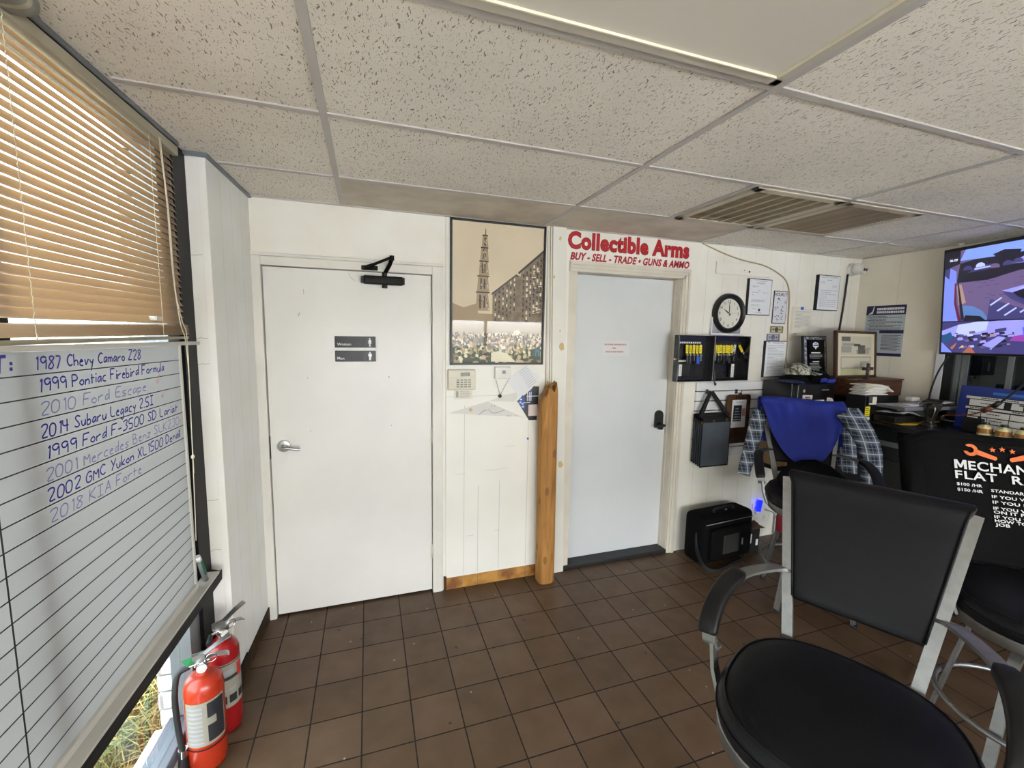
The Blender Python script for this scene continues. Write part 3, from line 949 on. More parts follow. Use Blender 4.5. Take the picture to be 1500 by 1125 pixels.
# ---- fire extinguishers
m_ext_o = MAT('orange_red_enamel', '#a92f17', 0.32, coat=0.2)
m_ext_r = MAT('deep_red_enamel', '#8f1015', 0.32, coat=0.2)
m_label = MAT('aluminium_label', '#918d7e', 0.5)
m_label_dark = MAT('black_label_print', '#26262a', 0.5)
m_label_red = MAT('red_label_print', '#b83a32', 0.5)
m_dial = MAT('gauge_face', '#d9d6cc', 0.4)
m_rubber = MAT('black_rubber_hose', '#151517', 0.5)
m_seal = MAT('green_tag', '#3f9a63', 0.5)
def extinguisher(name, label, loc, r, hb, mat, face, hose, big_label):
    """face: angle (deg, world) the label looks towards"""
    t = thing(name, label, 'fire extinguisher')
    f = MB()
    prof = [(r*0.86, 0.0), (r*0.93, 0.004), (r*0.93, 0.012), (r*0.97, 0.02), (r, 0.03), (r, hb-0.06)]
    for k in range(1, 9):
        a = k/8*math.pi/2
        prof.append((0.022+(r-0.022)*math.cos(a)**0.9, hb-0.06+0.055*math.sin(a)))
    prof += [(0.020, hb+0.004), (0.017, hb+0.014), (0.0001, hb+0.014)]
    f.lathe(prof, seg=40)
    f.build('cylinder', mat, t, auto=50)
    def patch(a0, a1, z0, z1, rr, mt, nm, n=18):
        b = MB()
        def fn(u, v):
            a = math.radians(a0+(a1-a0)*u)
            return (rr*math.cos(a), rr*math.sin(a), z0+(z1-z0)*v)
        b.grid(fn, n, 1, 0.0)
        return b
    lp = patch(-62, 62, 0.12, hb-0.085, r+0.0008, m_label, 'x').build('label', m_label, t)
    b = MB()
    def add(a0, a1, z0, z1, mi):
        b.mi = mi
        b.grid(lambda u, v: ((r+0.0015)*math.cos(math.radians(a0+(a1-a0)*u)), (r+0.0015)*math.sin(math.radians(a0+(a1-a0)*u)), z0+(z1-z0)*v), 10, 1)
    z0, z1 = 0.12, hb-0.085
    if big_label:
        add(5, 58, z0+0.012, z0+(z1-z0)*0.45, 0); add(5, 58, z0+(z1-z0)*0.62, z1-0.008, 0); add(30, 58, z0+(z1-z0)*.45, z0+(z1-z0)*.62, 0)
        for k in range(9):
            add(-54, -8, z0+0.012+(z1-z0-0.02)*k/9, z0+0.012+(z1-z0-0.02)*(k+0.45)/9, 1)
    else:
        for k, (a, c) in enumerate(((-50, -18), (-10, 18), (26, 52))):
            add(a, c, z0+0.02, z0+0.055, 0)
            add(a, c, z0+0.075, z0+0.085, 1)
        add(-45, 30, z1-0.075, z1-0.06, 0); add(-30, 10, z1-0.05, z1-0.03, 1); add(24, 50, z1-0.08, z1-0.02, 2); add(-58, 58, z1-0.008, z1-0.004, 0)
    b.build('label_print', [m_label_dark, m_ink_grey, m_label_red], lp, fix=False)
    if big_label:
        b = MB()
        b.loft([[((r+0.002)*math.cos(2*math.pi*k/36), (r+0.002)*math.sin(2*math.pi*k/36), z) for k in range(36)] for z in (0.103, 0.109)], True, False)
        b.build('hose_strap', m_rubber, t)
    # valve block, levers, gauge, pin
    b = MB()
    b.lathe([(0.017, hb+0.010), (0.019, hb+0.014), (0.019, hb+0.03), (0.014, hb+0.034), (0.014, hb+0.052), (0.0001, hb+0.052)], seg=20)
    b.box(-0.013, 0.013, -0.026, 0.026, hb+0.030, hb+0.048, 0.003)
    b.cyl((0, -0.02, hb+0.039), (0, -0.045, hb+0.037), 0.009, 0.007)
    b.build('valve', m_chrome, t, auto=40)
    b = MB()
    b.sweep(bez([(0.005, -0.012, hb+0.048), (0.0, 0.03, hb+0.052), (0.0, 0.075, hb+0.045), (0.0, 0.088, hb+0.036)], 5), rect_prof(0.024, 0.004), side=(1, 0, 0))
    b.build('carry_handle', m_alu, t)
    b = MB()
    b.sweep(bez([(0.0, -0.022, hb+0.058), (0.0, 0.02, hb+0.075), (0.0, 0.06, hb+0.098), (0.0, 0.095, hb+0.112)], 5), rect_prof(0.026, 0.004), side=(1, 0, 0))
    b.box(-0.012, -0.009, -0.03, 0.01, hb+0.045, hb+0.075); b.box(0.009, 0.012, -0.03, 0.01, hb+0.045, hb+0.075)
    b.build('squeeze_lever', m_alu, t)
    b = MB()
    b.cyl((0.014, 0, hb+0.03), (0.034, -0.002, hb+0.034), 0.017, 0.017, 20)
    g_ = b.build('gauge', m_chrome, t, auto=40)
    b = MB(); b.cyl((0.0342, -0.002, hb+0.034), (0.0348, -0.002, hb+0.034), 0.0145, 0.0145, 20)
    b.build('dial', m_dial, g_)
    b = MB()
    b.tube([(0.02+0.002*math.sin(a), 0.03+0.018*math.cos(a), hb+0.056+0.018*math.sin(a)) for a in [2*math.pi*k/20 for k in range(20)]], 0.0018, 6, closed=True)
    b.build('pull_pin', m_chrome, t)
    b = MB()
    if hose:
        pts = bez([(0, -0.04, hb+0.037), (0.0, -0.075, hb+0.02), (0.012, -r-0.022, hb-0.05), (0.02, -r-0.020, hb-0.16), (0.024, -r-0.012, 0.12), (0.024, -r-0.010, 0.10)], 10)
        b.tube(pts, 0.0105, 10)
        hs = b.build('hose', m_rubber, t)
        b = MB(); b.cyl((0.024, -r-0.010, 0.115), (0.024, -r-0.010, 0.085), 0.0155, 0.0155, 16)
        b.build('hose_collar', m_chrome, hs, auto=40)
        b = MB(); b.cyl((0.024, -r-0.010, 0.088), (0.024, -r-0.012, 0.005), 0.015, 0.021, 16)
        b.build('discharge_horn', m_rubber, hs, auto=40)
        b = MB(); b.prism([(0.012, -0.02, hb+0.05), (0.03, -0.045, hb+0.06), (0.02, -0.062, hb+0.082), (0.005, -0.03, hb+0.075)], (0.001, 0.0, -0.001))
        b.build('inspection_tag', m_seal, t)
    else:
        b.cyl((0, -0.04, hb+0.037), (0.03, -0.06, hb+0.02), 0.008, 0.012, 12)
        b.build('spray_nozzle', m_rubber, t, auto=40)
    t.rotation_euler = (0, 0, math.radians(face)); t.location = loc
    return t
extinguisher('fire_extinguisher', 'nearer orange-red fire extinguisher with black hose, on floor below the window', (0.040, -0.872, 0), 0.066, 0.385, m_ext_o, -72, True, True)
extinguisher('fire_extinguisher', 'farther dark red fire extinguisher without a hose, standing against the white column end', (0.062, -0.715, 0), 0.060, 0.405, m_ext_r, -50, False, False)

# ================================================================== the restroom door and its wall
d1 = MB()
d1.box(D1[0], D1[1], 0.012, 0.056, 0.012, D1[2], 0.0015)
d1 = struct(d1.build('door_1', m_door))
f = MB()
def frame_bar(f, x0, x1, z0, z1, y0=-0.014):
    f.box(x0, x1, y0, 0.12, z0, z1, 0.003)
frame_bar(f, O1[0]-0.025, D1[0]-0.004, 0, O1[2]); frame_bar(f, D1[1]+0.004, O1[1], 0, O1[2]); frame_bar(f, D1[0]-0.0042, D1[1]+0.0042, D1[2]+0.004, O1[2]-0.0005)
f.build('door_frame', m_frame_white, d1)
f = MB()
f.box(D1[0]-0.004, D1[1]+0.004, 0.057, 0.10, 0, D1[2]+0.004)
f.build('dark_gap', m_gap, d1)
f = MB()
for z in (2.088,):
    f.box(O1[0]-0.022, O1[1]+0.006, -0.022, -0.0142, z+0.010, z+0.026, 0.002)
f.build('frame_stop', m_frame_white, d1)
for z in (1.80, 1.055, 0.28):
    f = MB()
    f.cyl((D1[1]+0.003, 0.006, z-0.05), (D1[1]+0.003, 0.006, z+0.05), 0.0065, 0.0065, 12)
    f.box(D1[1]-0.012, D1[1]+0.018, 0.0095, 0.013, z-0.05, z+0.05)
    for k in range(1, 5):
        f.cyl((D1[1]+0.003, 0.006, z-0.0505+0.02*k), (D1[1]+0.003, 0.006, z-0.0495+0.02*k), 0.0068, 0.0068, 12)
    f.build('hinge', m_frame_white, d1)
f = MB()
f.lathe([(0.0001, -0.012), (0.018, -0.012), (0.033, -0.008), (0.035, -0.003), (0.035, 0.002)][::-1], (0.203, 0.010, 1.04), 'Y', 28)
f.cyl((0.203, 0.0, 1.04), (0.203, -0.045, 1.04), 0.012, 0.011, 16)
f.tube(bez([(0.198, -0.045, 1.04), (0.225, -0.048, 1.041), (0.255, -0.046, 1.033), (0.292, -0.040, 1.027)], 6), 0.009, 10, scale=[1.1]*6+[1.0]*6+[0.85]*7)
f.build('door_handle', m_alu, d1, auto=40)
f = MB(); f.box(D1[0]-0.006, D1[0]+0.001, 0.008, 0.02, 0.97, 1.10)
f.build('strike_gap', m_gap, d1)
m_fill = MAT('paint_chip', '#6b5a48', 0.9)
f = MB()
for x, z, a, b in ((0.34, 1.43, .004, .006), (0.79, 1.43, .006, .004), (0.345, 1.12, .004, .005), (0.80, 1.13, .004, .006)):
    f.cyl((x, 0.0125, z), (x, 0.0115, z), a*.6, a*.6, 8)
f.tube([(0.335, 0.0115, 1.93), (0.337, 0.0115, 1.90)], 0.001, 4); f.tube([(0.312, 0.0115, 1.80), (0.305, 0.0115, 1.785), (0.307, 0.0115, 1.78)], 0.0016, 4)
f.tube(bez([(0.575, 0.0115, 2.035), (0.585, 0.011, 2.01), (0.61, 0.011, 1.99)], 4), 0.001, 4)
f.build('chips_and_holes', m_fill, d1)

# door closer
t = thing('door_closer', 'black hydraulic door closer with folding arm at the top of the white restroom door', 'door closer', (0.765, -0.03, 1.96))
f = MB(); f.box(0.655, 0.875, -0.038, 0.012, 1.975, 2.022, 0.006, 3)
f.build('body', m_black_metal, t, auto=40)
f = MB()
for x in (0.648, 0.872):
    f.box(x-0.006, x+0.014, -0.030, 0.012, 1.980, 2.018, 0.004)
f.build('end_cap', m_black_plastic, t)
f = MB(); f.cyl((0.772, -0.012, 1.955), (0.772, -0.012, 2.045), 0.016, 0.014, 16)
f.build('spindle', m_black_plastic, t, auto=40)
f = MB()
f.sweep([(0.772, -0.014, 2.036), (0.80, -0.045, 2.085), (0.812, -0.07, 2.118)], rect_prof(0.022, 0.009), side=(0.8, 0.5, 0.0))
f.build('main_arm', m_black_metal, t)
f = MB()
f.cyl((0.812, -0.07, 2.108), (0.812, -0.07, 2.134), 0.013, 0.013, 14)
f.tube([(0.812, -0.07, 2.126), (0.70, -0.035, 2.078)], 0.008, 8)
f.cyl((0.715, -0.036, 2.082), (0.665, -0.025, 2.064), 0.0115, 0.0115, 12)
f.build('fore_arm', m_black_metal, t, auto=40)
f = MB(); f.box(0.645, 0.735, -0.026, -0.013, 2.052, 2.078, 0.004)
f.build('shoe_bracket', m_black_metal, t)

# restroom signs
def person_mark(mb, cx, z0, hgt, y, dress):
    s = hgt
    P = lambda a, b: (cx+a*s, y, z0+b*s)
    mb.cyl((cx, y, z0+0.90*s), (cx, y-0.0008, z0+0.90*s), 0.085*s, 0.085*s, 14)
    if dress:
        mb.prism([P(-.10, .79), (P(.10, .79)), P(.19, .5), P(.14, .48), P(.09, .62), P(.17, .30), P(.08, .30), P(.08, 0), P(-.08, 0), P(-.08, .30), P(-.17, .30), P(-.09, .62), P(-.14, .48), P(-.19, .5)], (0, -0.0008, 0))
    else:
        mb.prism([P(-.17, .79), P(.17, .79), P(.19, .74), P(.19, .45), P(.13, .45), P(.13, .40), P(.10, 0), P(-.10, 0), P(-.13, .40), P(-.13, .45), P(-.19, .45), P(-.19, .74)], (0, -0.0008, 0))
m_sign = MAT('black_acrylic_sign', '#131216', 0.25, spec=0.3)
m_sign2 = MAT('dark_grey_acrylic_strip', '#35342f', 0.3, spec=0.3)
for word, z0, z1, lab in (('Women', 1.606, 1.672, 'black Women restroom sign with a white figure, upper of two on the restroom door'), ('Men', 1.524, 1.588, 'black Men restroom sign with a white figure, lower of two on the restroom door')):
    t = thing('restroom_sign', lab, 'sign', (0.602, 0.01, z0), 'restroom signs')
    f = MB(); f.box(0.490, 0.716, 0.006, 0.0118, z0, z1, 0.0015)
    f.build('plate', m_sign, t)
    f = MB(); f.box(0.645, 0.655, 0.0052, 0.006, z0+0.002, z1-0.002)
    f.build('divider_strip', m_sign2, t)
    f = MB(); put_text(f, word, (0.502, 0.0053, z0+0.012), X_, Z_, 0.017, bold=0.01)
    f.build('lettering', m_white_print, t, fix=False)
    f = MB(); person_mark(f, 0.683, z0+0.008, 0.05, 0.0056, word == 'Women')
    f.build('figure', m_white_print, t)

# ================================================================== wall between the doors
# white board panel with a bare strip along its foot
m_panel_white = MAT('white_panel_sheet', '#e6e3da', 0.4, var=0.05, vscale=2.5)
m_bare = MAT('bare_wood_strip', '#b8853c', 0.6, col2='#7a4a20', vscale=9)
wp = MB()
wp.box(1.132, 1.805, -0.010, 0.0, 0.085, H-0.01)
wp = struct(wp.build('wall_panel', m_panel_white))
f = MB()
for a, b in ((1.134, 1.250), (1.253, 1.345), (1.348, 1.492), (1.495, 1.690), (1.693, 1.84)):
    f.box(a, b, -0.007, 0.0, 0.0, 0.088, 0.001)
f.build('bare_strip', m_bare, wp)
f = MB()
for x, z0, z1 in ((1.252, 0.1, 1.24), (1.347, 0.1, 0.7), (1.494, 0.1, 0.72), (1.692, 0.1, 1.12)):
    f.box(x-0.0008, x+0.0008, -0.0106, -0.0098, z0, z1)
for x0, x1, z in ((1.39, 1.49, 0.80), (1.49, 1.56, 0.805), (1.27, 1.32, 0.36), (1.19, 1.26, 0.79), (1.53, 1.60, 0.955), (1.46, 1.50, 0.375), (1.135, 1.80, 1.30)):
    f.box(x0, x1, -0.0106, -0.0098, z, z+0.0012)
f.build('seam_lines', m_ink_grey, wp)
f = MB(); f.box(1.120, 1.137, -0.012, 0.0, 0, 0.095)
f.build('dark_edge', m_baseboard, wp)

# tall flat trim board beside the second door, with yellow stains
m_board_white = MAT('white_trim_board', '#dedbd0', 0.42, var=0.05, vscale=4)
m_stain = MAT('yellow_glue_stain', '#c9ad74', 0.6)
f = MB(); f.prism([(1.884, 0, 0.0), (1.982, 0, 0.0), (1.926, 0, H-0.004), (1.828, 0, H-0.004)], (0, -0.022, 0))
tb = struct(f.build('trim_5', m_board_white))
f = MB()
rg = random.Random(2)
for x, z, a, b in ((1.845, 2.08, .007, .012), (1.90, 1.73, .006, .008), (1.915, 1.62, .018, .028), (1.885, 1.25, .008, .007), (1.89, 1.30, .005, .006), (1.935, 0.80, .02, .026), (1.88, 2.33, .008, .016)):
    f.prism([(x+a*math.cos(t_)*rg.uniform(.7, 1.2), -0.0225, z+b*math.sin(t_)*rg.uniform(.7, 1.2)) for t_ in [6.283*k/12 for k in range(12)]], (0, -0.0003, 0))
f.build('glue_stains', m_stain, tb)
f = MB(); f.prism([(1.812, 0, 1.2), (1.826, 0, 1.2), (1.806, 0, H-.004), (1.792, 0, H-.004)], (0, -0.018, 0)); f.prism([(1.872, 0, 0.0), (1.884, 0, 0.0), (1.828, 0, H-.004), (1.816, 0, H-.004)], (0, -0.012, 0))
struct(f.build('trim_6', m_casing))

# framed street poster
po = thing('framed_poster', 'large black-framed sepia poster of a tall spire above a crowded street, between the doors', 'poster', (1.467, -0.02, 1.503))
PX0, PX1, PZ0, PZ1 = 1.156, 1.780, 1.503, 2.392
f = MB()
w = 0.0125
yb, yf = -0.011, -0.030
f.box(PX0, PX0+w, yf, yb, PZ0, PZ1, 0.001); f.box(PX1-w, PX1, yf, yb, PZ0, PZ1, 0.001)
f.box(PX0, PX1, yf, yb, PZ0, PZ0+w, 0.001); f.box(PX0, PX1, yf, yb, PZ1-w, PZ1, 0.001)
f.build('frame', m_black_plastic, po)
def gloss_print(name, col, **k):
    return MAT(name, col, 0.5, coat=1.0, coat_rough=0.015, **k)
pm = [gloss_print('sepia_sky_print', '#d8c7a9', var=0.08, vscale=3), gloss_print('sepia_building_print', '#6b5b46', col2='#8d7a60', vscale=30),
      gloss_print('dark_sepia_print', '#241f1a'), gloss_print('pale_sepia_print', '#e3d6bd'), gloss_print('mid_sepia_print', '#a08a6a'),
      gloss_print('warm_skin_print', '#c9a987'), gloss_print('blue_card_print', '#2f6f93')]
yp = -0.020
f = MB()
f.box(PX0+w, PX1-w, yp, yb, PZ0+w, PZ1-w)
lay = [0]; cnt = [0]
def L_(pts, mi):
    """thin printed shape, poster coordinates 0..1 across and up"""
    f.mi = mi
    cnt[0] += 1
    y = yp-0.00008*(lay[0]+1)-0.0000025*cnt[0]
    x0, z0, sx, sz = PX0+w, PZ0+w, PX1-PX0-2*w, PZ1-PZ0-2*w
    v = [f.bm.verts.new((x0+a*sx, y, z0+b*sz)) for a, b in pts]
    q = f.bm.faces.new(v); q.material_index = mi
def rect(a, b, c, d, mi): L_([(a, b), (c, b), (c, d), (a, d)], mi)
# street distance and buildings
lay[0] = 1
rect(0, 0.0, 1, 0.36, 4)
L_([(0.43, .30), (0.43, .50), (0.68, .645), (0.79, .63), (0.79, .30)], 1)
L_([(0.74, .30), (0.74, .665), (1.0, .83), (1.0, .30)], 1)
L_([(0.0, .30), (0.0, .43), (.12, .40), (.25, .43), (.3, .30)], 4)
lay[0] = 2
L_([(0.72, .655), (1.0, .825), (1.0, .845), (0.71, .67)], 2)
L_([(0.42, .495), (0.68, .64), (0.75, .635), (0.69, .655), (0.42, .51)], 2)
rg = random.Random(21)
for r_ in range(9):
    for c_ in range(6):
        a = 0.765+c_*0.04; top = .66+(a-.74)*.60; b = top-0.04-r_*0.042
        if b < .32: continue
        rect(a, b, a+.018, b+.024, 2 if rg.random() < .75 else 3)
        if rg.random() < .6: rect(a-.006, b-.008, a+.026, b-.004, 2)
for r_ in range(7):
    for c_ in range(6):
        a = 0.455+c_*0.042; top = .51+(a-.43)*.55; b = top-0.035-r_*0.036
        if b < .30: continue
        rect(a, b, a+.015, b+.02, 2 if rg.random() < .7 else 3)
for k in range(22):
    a = rg.uniform(.86, .99); b = rg.uniform(.36, .70)
    rect(a, b, a+rg.uniform(.01, .05), b+.006, rg.choice((2, 3)))
# the spire, in stepped tiers
sp = [(.305, .38, .075, .14), (.312, .52, .062, .115), (.322, .635, .046, .105), (.330, .74, .034, .095), (.338, .835, .020, .085)]
for cx, b, hw, hh in sp:
    L_([(cx-hw*.5-.02+.0, b), (cx+hw+.02, b), (cx+hw*.82+.012, b+hh), (cx-hw*.42-.012, b+hh)], 4)
lay[0] = 3
for cx, b, hw, hh in sp:
    c = cx+hw*.25
    rect(c-hw*.85-.012, b+hh-.012, c+hw*.85+.012, b+hh-.003, 2); rect(c-hw*.5, b+hh*.12, c-hw*.25, b+hh*.8, 2); rect(c+hw*.1, b+hh*.15, c+hw*.35, b+hh*.75, 2)
    for k in range(9):
        a = c+rg.uniform(-.8, .8)*hw; q = b+rg.uniform(.05, .85)*hh
        rect(a, q, a+.007, q+.012, rg.choice((2, 3, 2)))
L_([(.343, .915), (.353, .915), (.352, .955), (.349, .965), (.345, .955)], 2)
# awnings and street furniture
L_([(0.66, .20), (.76, .215), (.73, .245), (.68, .24)], 3)
L_([(0.0, .155), (.25, .21), (.60, .225), (.60, .205), (.25, .19), (.0, .13)], 3)
L_([(0.27, .145), (.58, .155), (.58, .20), (.27, .185)], 2)
for k in range(9): rect(.29+.032*k, .15, .305+.032*k, .185, 4)
# the crowd: heads and shoulders, smaller towards the back
lay[0] = 4
crowd = []
for row in range(14):
    z = .215-.0155*row
    n = int(44-row*2.2)
    for k in range(n):
        crowd.append((rg.random(), z+rg.uniform(-.008, .008), .0085+.0022*row*rg.uniform(.7, 1.1)))
for i, (a, z, s) in enumerate(crowd):
    lay[0] = 4+i*0.01
    body = rg.choice((2, 2, 2, 3, 5, 4, 1)); head = rg.choice((5, 3, 2, 2, 2, 4))
    z = max(z, .0)
    L_([(max(0, min(1, a+p*s)), max(0.0, z+q*s*.75)) for p, q in ((-1.2, -3), (1.2, -3), (1.1, -.4), (.6, .2), (-.6, .2), (-1.1, -.4))], body)
    lay[0] += .005
    L_([(max(0, min(1, a+s*.62*math.cos(t_))), max(0, z+s*.85*.75+s*.62*math.sin(t_)*.75)) for t_ in [6.283*k/7 for k in range(7)]], head)
lay[0] = 11
L_([(.42, .01), (.42, .075), (.50, .088), (.60, .07), (.68, .02), (.70, .005)], 3); 
rect(.915, .018, .985, .105, 2)
lay[0] = 12
rect(.922, .045, .978, .100, 6)
lay[0] = 13
L_([(.938, .045), (.962, .045), (.958, .08), (.95, .09), (.942, .08)], 2)
f.build('print', pm, po, fix=False)

# alarm keypad with a taped note
t = thing('alarm_keypad', 'cream alarm keypad with a grey display, on the wall under the poster', 'keypad', (1.24, -0.02, 1.345))
f = MB(); f.box(1.142, 1.318, -0.034, -0.010, 1.345, 1.474, 0.005, 3)
f.build('housing', m_cream_plastic, t, auto=40)
m_lcd = MAT('grey_display', '#55594f', 0.25)
m_key_blue = MAT('blue_key', '#4f6f9f', 0.5)
f = MB(); f.box(1.222, 1.280, -0.0352, -0.034, 1.432, 1.456)
f.build('display', m_lcd, t)
f = MB(); f.box(1.150, 1.308, -0.0346, -0.0338, 1.4235, 1.4250)
f.build('cover_seam', m_ink_grey, t)
m_key = MAT('grey_key', '#8e8c86', 0.5)
first = None
for r_ in range(4):
    for c_ in range(4):
        x = 1.204+c_*0.0247; z = 1.409-r_*0.0145
        if first is None:
            b = MB(); b.box(-0.009, 0.009, -0.003, 0.0, -0.0042, 0.0042, 0.001)
            first = b.build('key', m_key, t); k_ = first
        else:
            k_ = first.copy(); COL.objects.link(k_)
            if c_ == 0 and r_ == 1:
                k_.data = first.data.copy(); k_.data.materials[0] = m_key_blue
        k_.matrix_basis = Matrix.Translation((x, -0.034, z))
t = thing('taped_note', 'small yellowed printed card taped below the alarm keypad', 'note', (1.24, -0.012, 1.283))
f = MB(); f.box(1.183, 1.302, -0.0125, -0.0105, 1.283, 1.344)
f.build('card', m_paper_cream, t)
f = MB()
for k in range(6): f.box(1.222, 1.222+rg.uniform(.05, .07), -0.0132, -0.0124, 1.295+.0075*k, 1.297+.0075*k)
f.box(1.196, 1.212, -0.0132, -0.0124, 1.295, 1.335)
f.build('print', m_ink_grey, t)

# thermostat
t = thing('thermostat', 'white wall thermostat with a small square grey display, under the poster', 'thermostat', (1.5, -0.02, 1.41))
f = MB(); f.box(1.447, 1.553, -0.036, -0.010, 1.412, 1.490, 0.005, 3)
f.build('housing', m_white_plastic, t, auto=40)
f = MB(); f.box(1.493, 1.516, -0.0372, -0.036, 1.444, 1.467)
f.build('display', m_lcd, t)
f = MB(); f.box(1.527, 1.536, -0.0385, -0.036, 1.461, 1.469, 0.001); f.box(1.527, 1.536, -0.0385, -0.036, 1.445, 1.453, 0.001)
f.build('buttons', m_white_print, t)
t = thing('round_pendant', 'small dark round pendant hanging by a cord from the thermostat', 'pendant', (1.486, -0.02, 1.295))
f = MB(); f.tube([(1.453, -0.030, 1.408), (1.484, -0.022, 1.308)], 0.0012, 5); f.tube([(1.540, -0.030, 1.408), (1.488, -0.022, 1.308)], 0.0012, 5)
f.build('cord', m_black_matte, t)
f = MB(); f.lathe([(0.0001, -0.006), (0.008, -0.006), (0.0115, -0.002), (0.0115, 0.003), (0.0001, 0.003)], (1.486, -0.018, 1.297), 'Y', 20)
f.build('disc', m_baseboard, t, auto=40)

# torn paper left on the panel, pinned papers, dark pennant
m_torn = MAT('torn_white_paper', '#d3d1cb', 0.75)
t = thing('torn_paper', 'long triangular torn white paper remnant with black pen lines on the wall panel', 'torn paper', (1.4, -0.011, 1.15))
f = MB()
f.prism([(1.150, -0.0104, 1.196), (1.40, -0.0104, 1.262), (1.545, -0.0104, 1.305), (1.60, -0.0104, 1.318), (1.61, -0.0104, 1.285), (1.585, -0.0104, 1.255), (1.46, -0.0104, 1.262), (1.645, -0.0104, 1.150), (1.40, -0.0104, 1.172)], (0, -0.001, 0))
f.build('sheet', m_torn, t)
f = MB(); f.prism([(1.40, -0.0116, 1.265), (1.61, -0.016, 1.255), (1.690, -0.020, 1.128), (1.640, -0.0125, 1.147)], (0, -0.0012, 0))
f.build('curled_flap', m_panel_white, t)
f = MB()
for pts in (((1.345, 1.176), (1.385, 1.205), (1.40, 1.202)), ((1.41, 1.215), (1.43, 1.19), (1.46, 1.185), (1.50, 1.195), (1.53, 1.21))):
    f.tube(bez([(a, -0.0125, b) for a, b in pts], 5), 0.0012, 4)
for a in (1.432, 1.452): f.tube([(a, -0.013, 1.24), (a+.002, -0.013, 1.225)], 0.001, 4)
for a in (1.54, 1.55, 1.565, 1.595, 1.61): f.tube([(a, -0.0125, 1.168), (a+.004, -0.0125, 1.158)], 0.001, 4)
f.build('pen_lines', m_ink, t)
f = MB(); f.cyl((1.292, -0.0118, 1.212), (1.292, -0.0124, 1.212), 0.012, 0.012, 9)
f.build('worn_hole', m_stain, t)
t = thing('pinned_note', 'white folded note pinned crookedly on the wall below the poster, right of the thermostat', 'note', (1.63, -0.012, 1.27))
f = MB(); f.prism([(1.538, -0.014, 1.385), (1.60, -0.014, 1.452), (1.735, -0.014, 1.42), (1.645, -0.012, 1.265)], (0, -0.001, 0))
f.build('sheet', m_paper, t)
f = MB(); f.prism([(1.60, -0.0155, 1.452), (1.655, -0.0155, 1.497), (1.772, -0.0155, 1.418), (1.668, -0.0155, 1.33)], (0, -0.0008, 0))
for k in range(9):
    a = 1.615+.0085*k; z = 1.446-.013*k+.035
    f.mi = 1
    f.prism([(a, -0.0164, z-.028), (a+.002, -0.0164, z-.0295), (a+.058, -0.0164, z+.012), (a+.056, -0.0164, z+.0135)], (0, -0.0004, 0))
f.build('written_sheet', [m_paper, m_ink_grey], t)
t = thing('dark_pennant', 'black and blue printed card tucked behind the torn paper beside the wooden post', 'card', (1.72, -0.012, 1.126))
f = MB(); f.prism([(1.690, -0.0112, 1.126), (1.75, -0.0112, 1.126), (1.762, -0.0112, 1.354), (1.722, -0.0112, 1.356), (1.705, -0.0112, 1.335), (1.60, -0.0112, 1.252)], (0, -0.0028, 0))
f.build('card', m_black_plastic, t)
m_blue_print = MAT('blue_print', '#2c4fa0', 0.5)
f = MB()
f.prism([(1.612, -0.0142, 1.256), (1.645, -0.0142, 1.300), (1.66, -0.0142, 1.28), (1.665, -0.0142, 1.21), (1.652, -0.0142, 1.195)], (0, -0.0006, 0))
f.mi = 1
for a, z in ((1.635, 1.27), (1.63, 1.25), (1.645, 1.24), (1.648, 1.22)): f.box(a-.006, a+.006, -0.0156, -0.0148, z-.005, z+.005)
f.mi = 0
f.prism([(1.685, -0.0142, 1.255), (1.695, -0.0142, 1.33), (1.71, -0.0142, 1.335), (1.705, -0.0142, 1.25)], (0, -0.0006, 0))
f.mi = 1
for k in range(3): f.box(1.676+.013*k, 1.681+.013*k, -0.0156, -0.0148, 1.258, 1.318)
f.build('blue_emblem', [m_blue_print, m_white_print], t)
m_pinkish = MAT('pale_pink_note', '#d8c8c4', 0.6)
f = MB(); f.box(1.688, 1.752, -0.0152, -0.0142, 1.155, 1.232)
f.build('pasted_note', m_pinkish, t)
f = MB(); f.box(1.672, 1.76, -0.0168, -0.0142, 1.288, 1.292); f.box(1.65, 1.70, -0.0168, -0.0142, 1.246, 1.249)
f.build('elastic_band', m_white_print, t)
t = thing('blue_pushpin', 'tiny blue square of tape on the white panel left of the wooden post', 'tape', (1.685, -0.011, 1.0))
f = MB(); f.box(1.683, 1.697, -0.0115, -0.0102, 0.992, 1.006)
f.build('tape_square', m_tape_blue, t)

# weathered wooden post
def post_wood(name):
    g = NT(name)
    co = g.coord()
    v = g.mapping(co, (30, 30, 2.2))
    gr = g.noise(v, 1.0, 6, 1.2)
    big = g.noise(g.mapping(co, (5, 5, 2.0)), 1.0, 3)
    kn = g.n('TexVoronoi', feature='F1'); g.put(kn.inputs['Vector'], g.mapping(co, (9, 9, 4.0))); kn.inputs['Scale'].default_value = 1
    k_ = g.math('LESS_THAN', kn.outputs['Distance'], 0.14)
    col = g.ramp(g.math('ADD', g.math('MULTIPLY', gr, 0.7), g.math('MULTIPLY', big, 0.35)), [(0.3, srgb('#7d5326')), (0.52, srgb('#a8763a')), (0.75, srgb('#bd8a4a'))])
    g.put(g.b.inputs['Base Color'], g.mix(g.math('MULTIPLY', k_, 0.55), col, srgb('#5b3615')))
    g.b.inputs['Roughness'].default_value = 0.7
    g.bump(gr, 0.35, 0.004)
    return g.m
m_post = post_wood('weathered_post_wood')
t = thing('wooden_post', 'thick brown wooden post with a broken jagged top, standing against the wall between the doors', 'post', (1.81, -0.085, 0))
f = MB()
rg = random.Random(9)
rings = []
N = 36
jag = [0.0]*N
for k in range(N):
    a = k/N
    jag[k] = 0.02*math.sin(a*6.283*2+1)+0.018*noise.noise(Vector((a*14, 3.3, 0)))
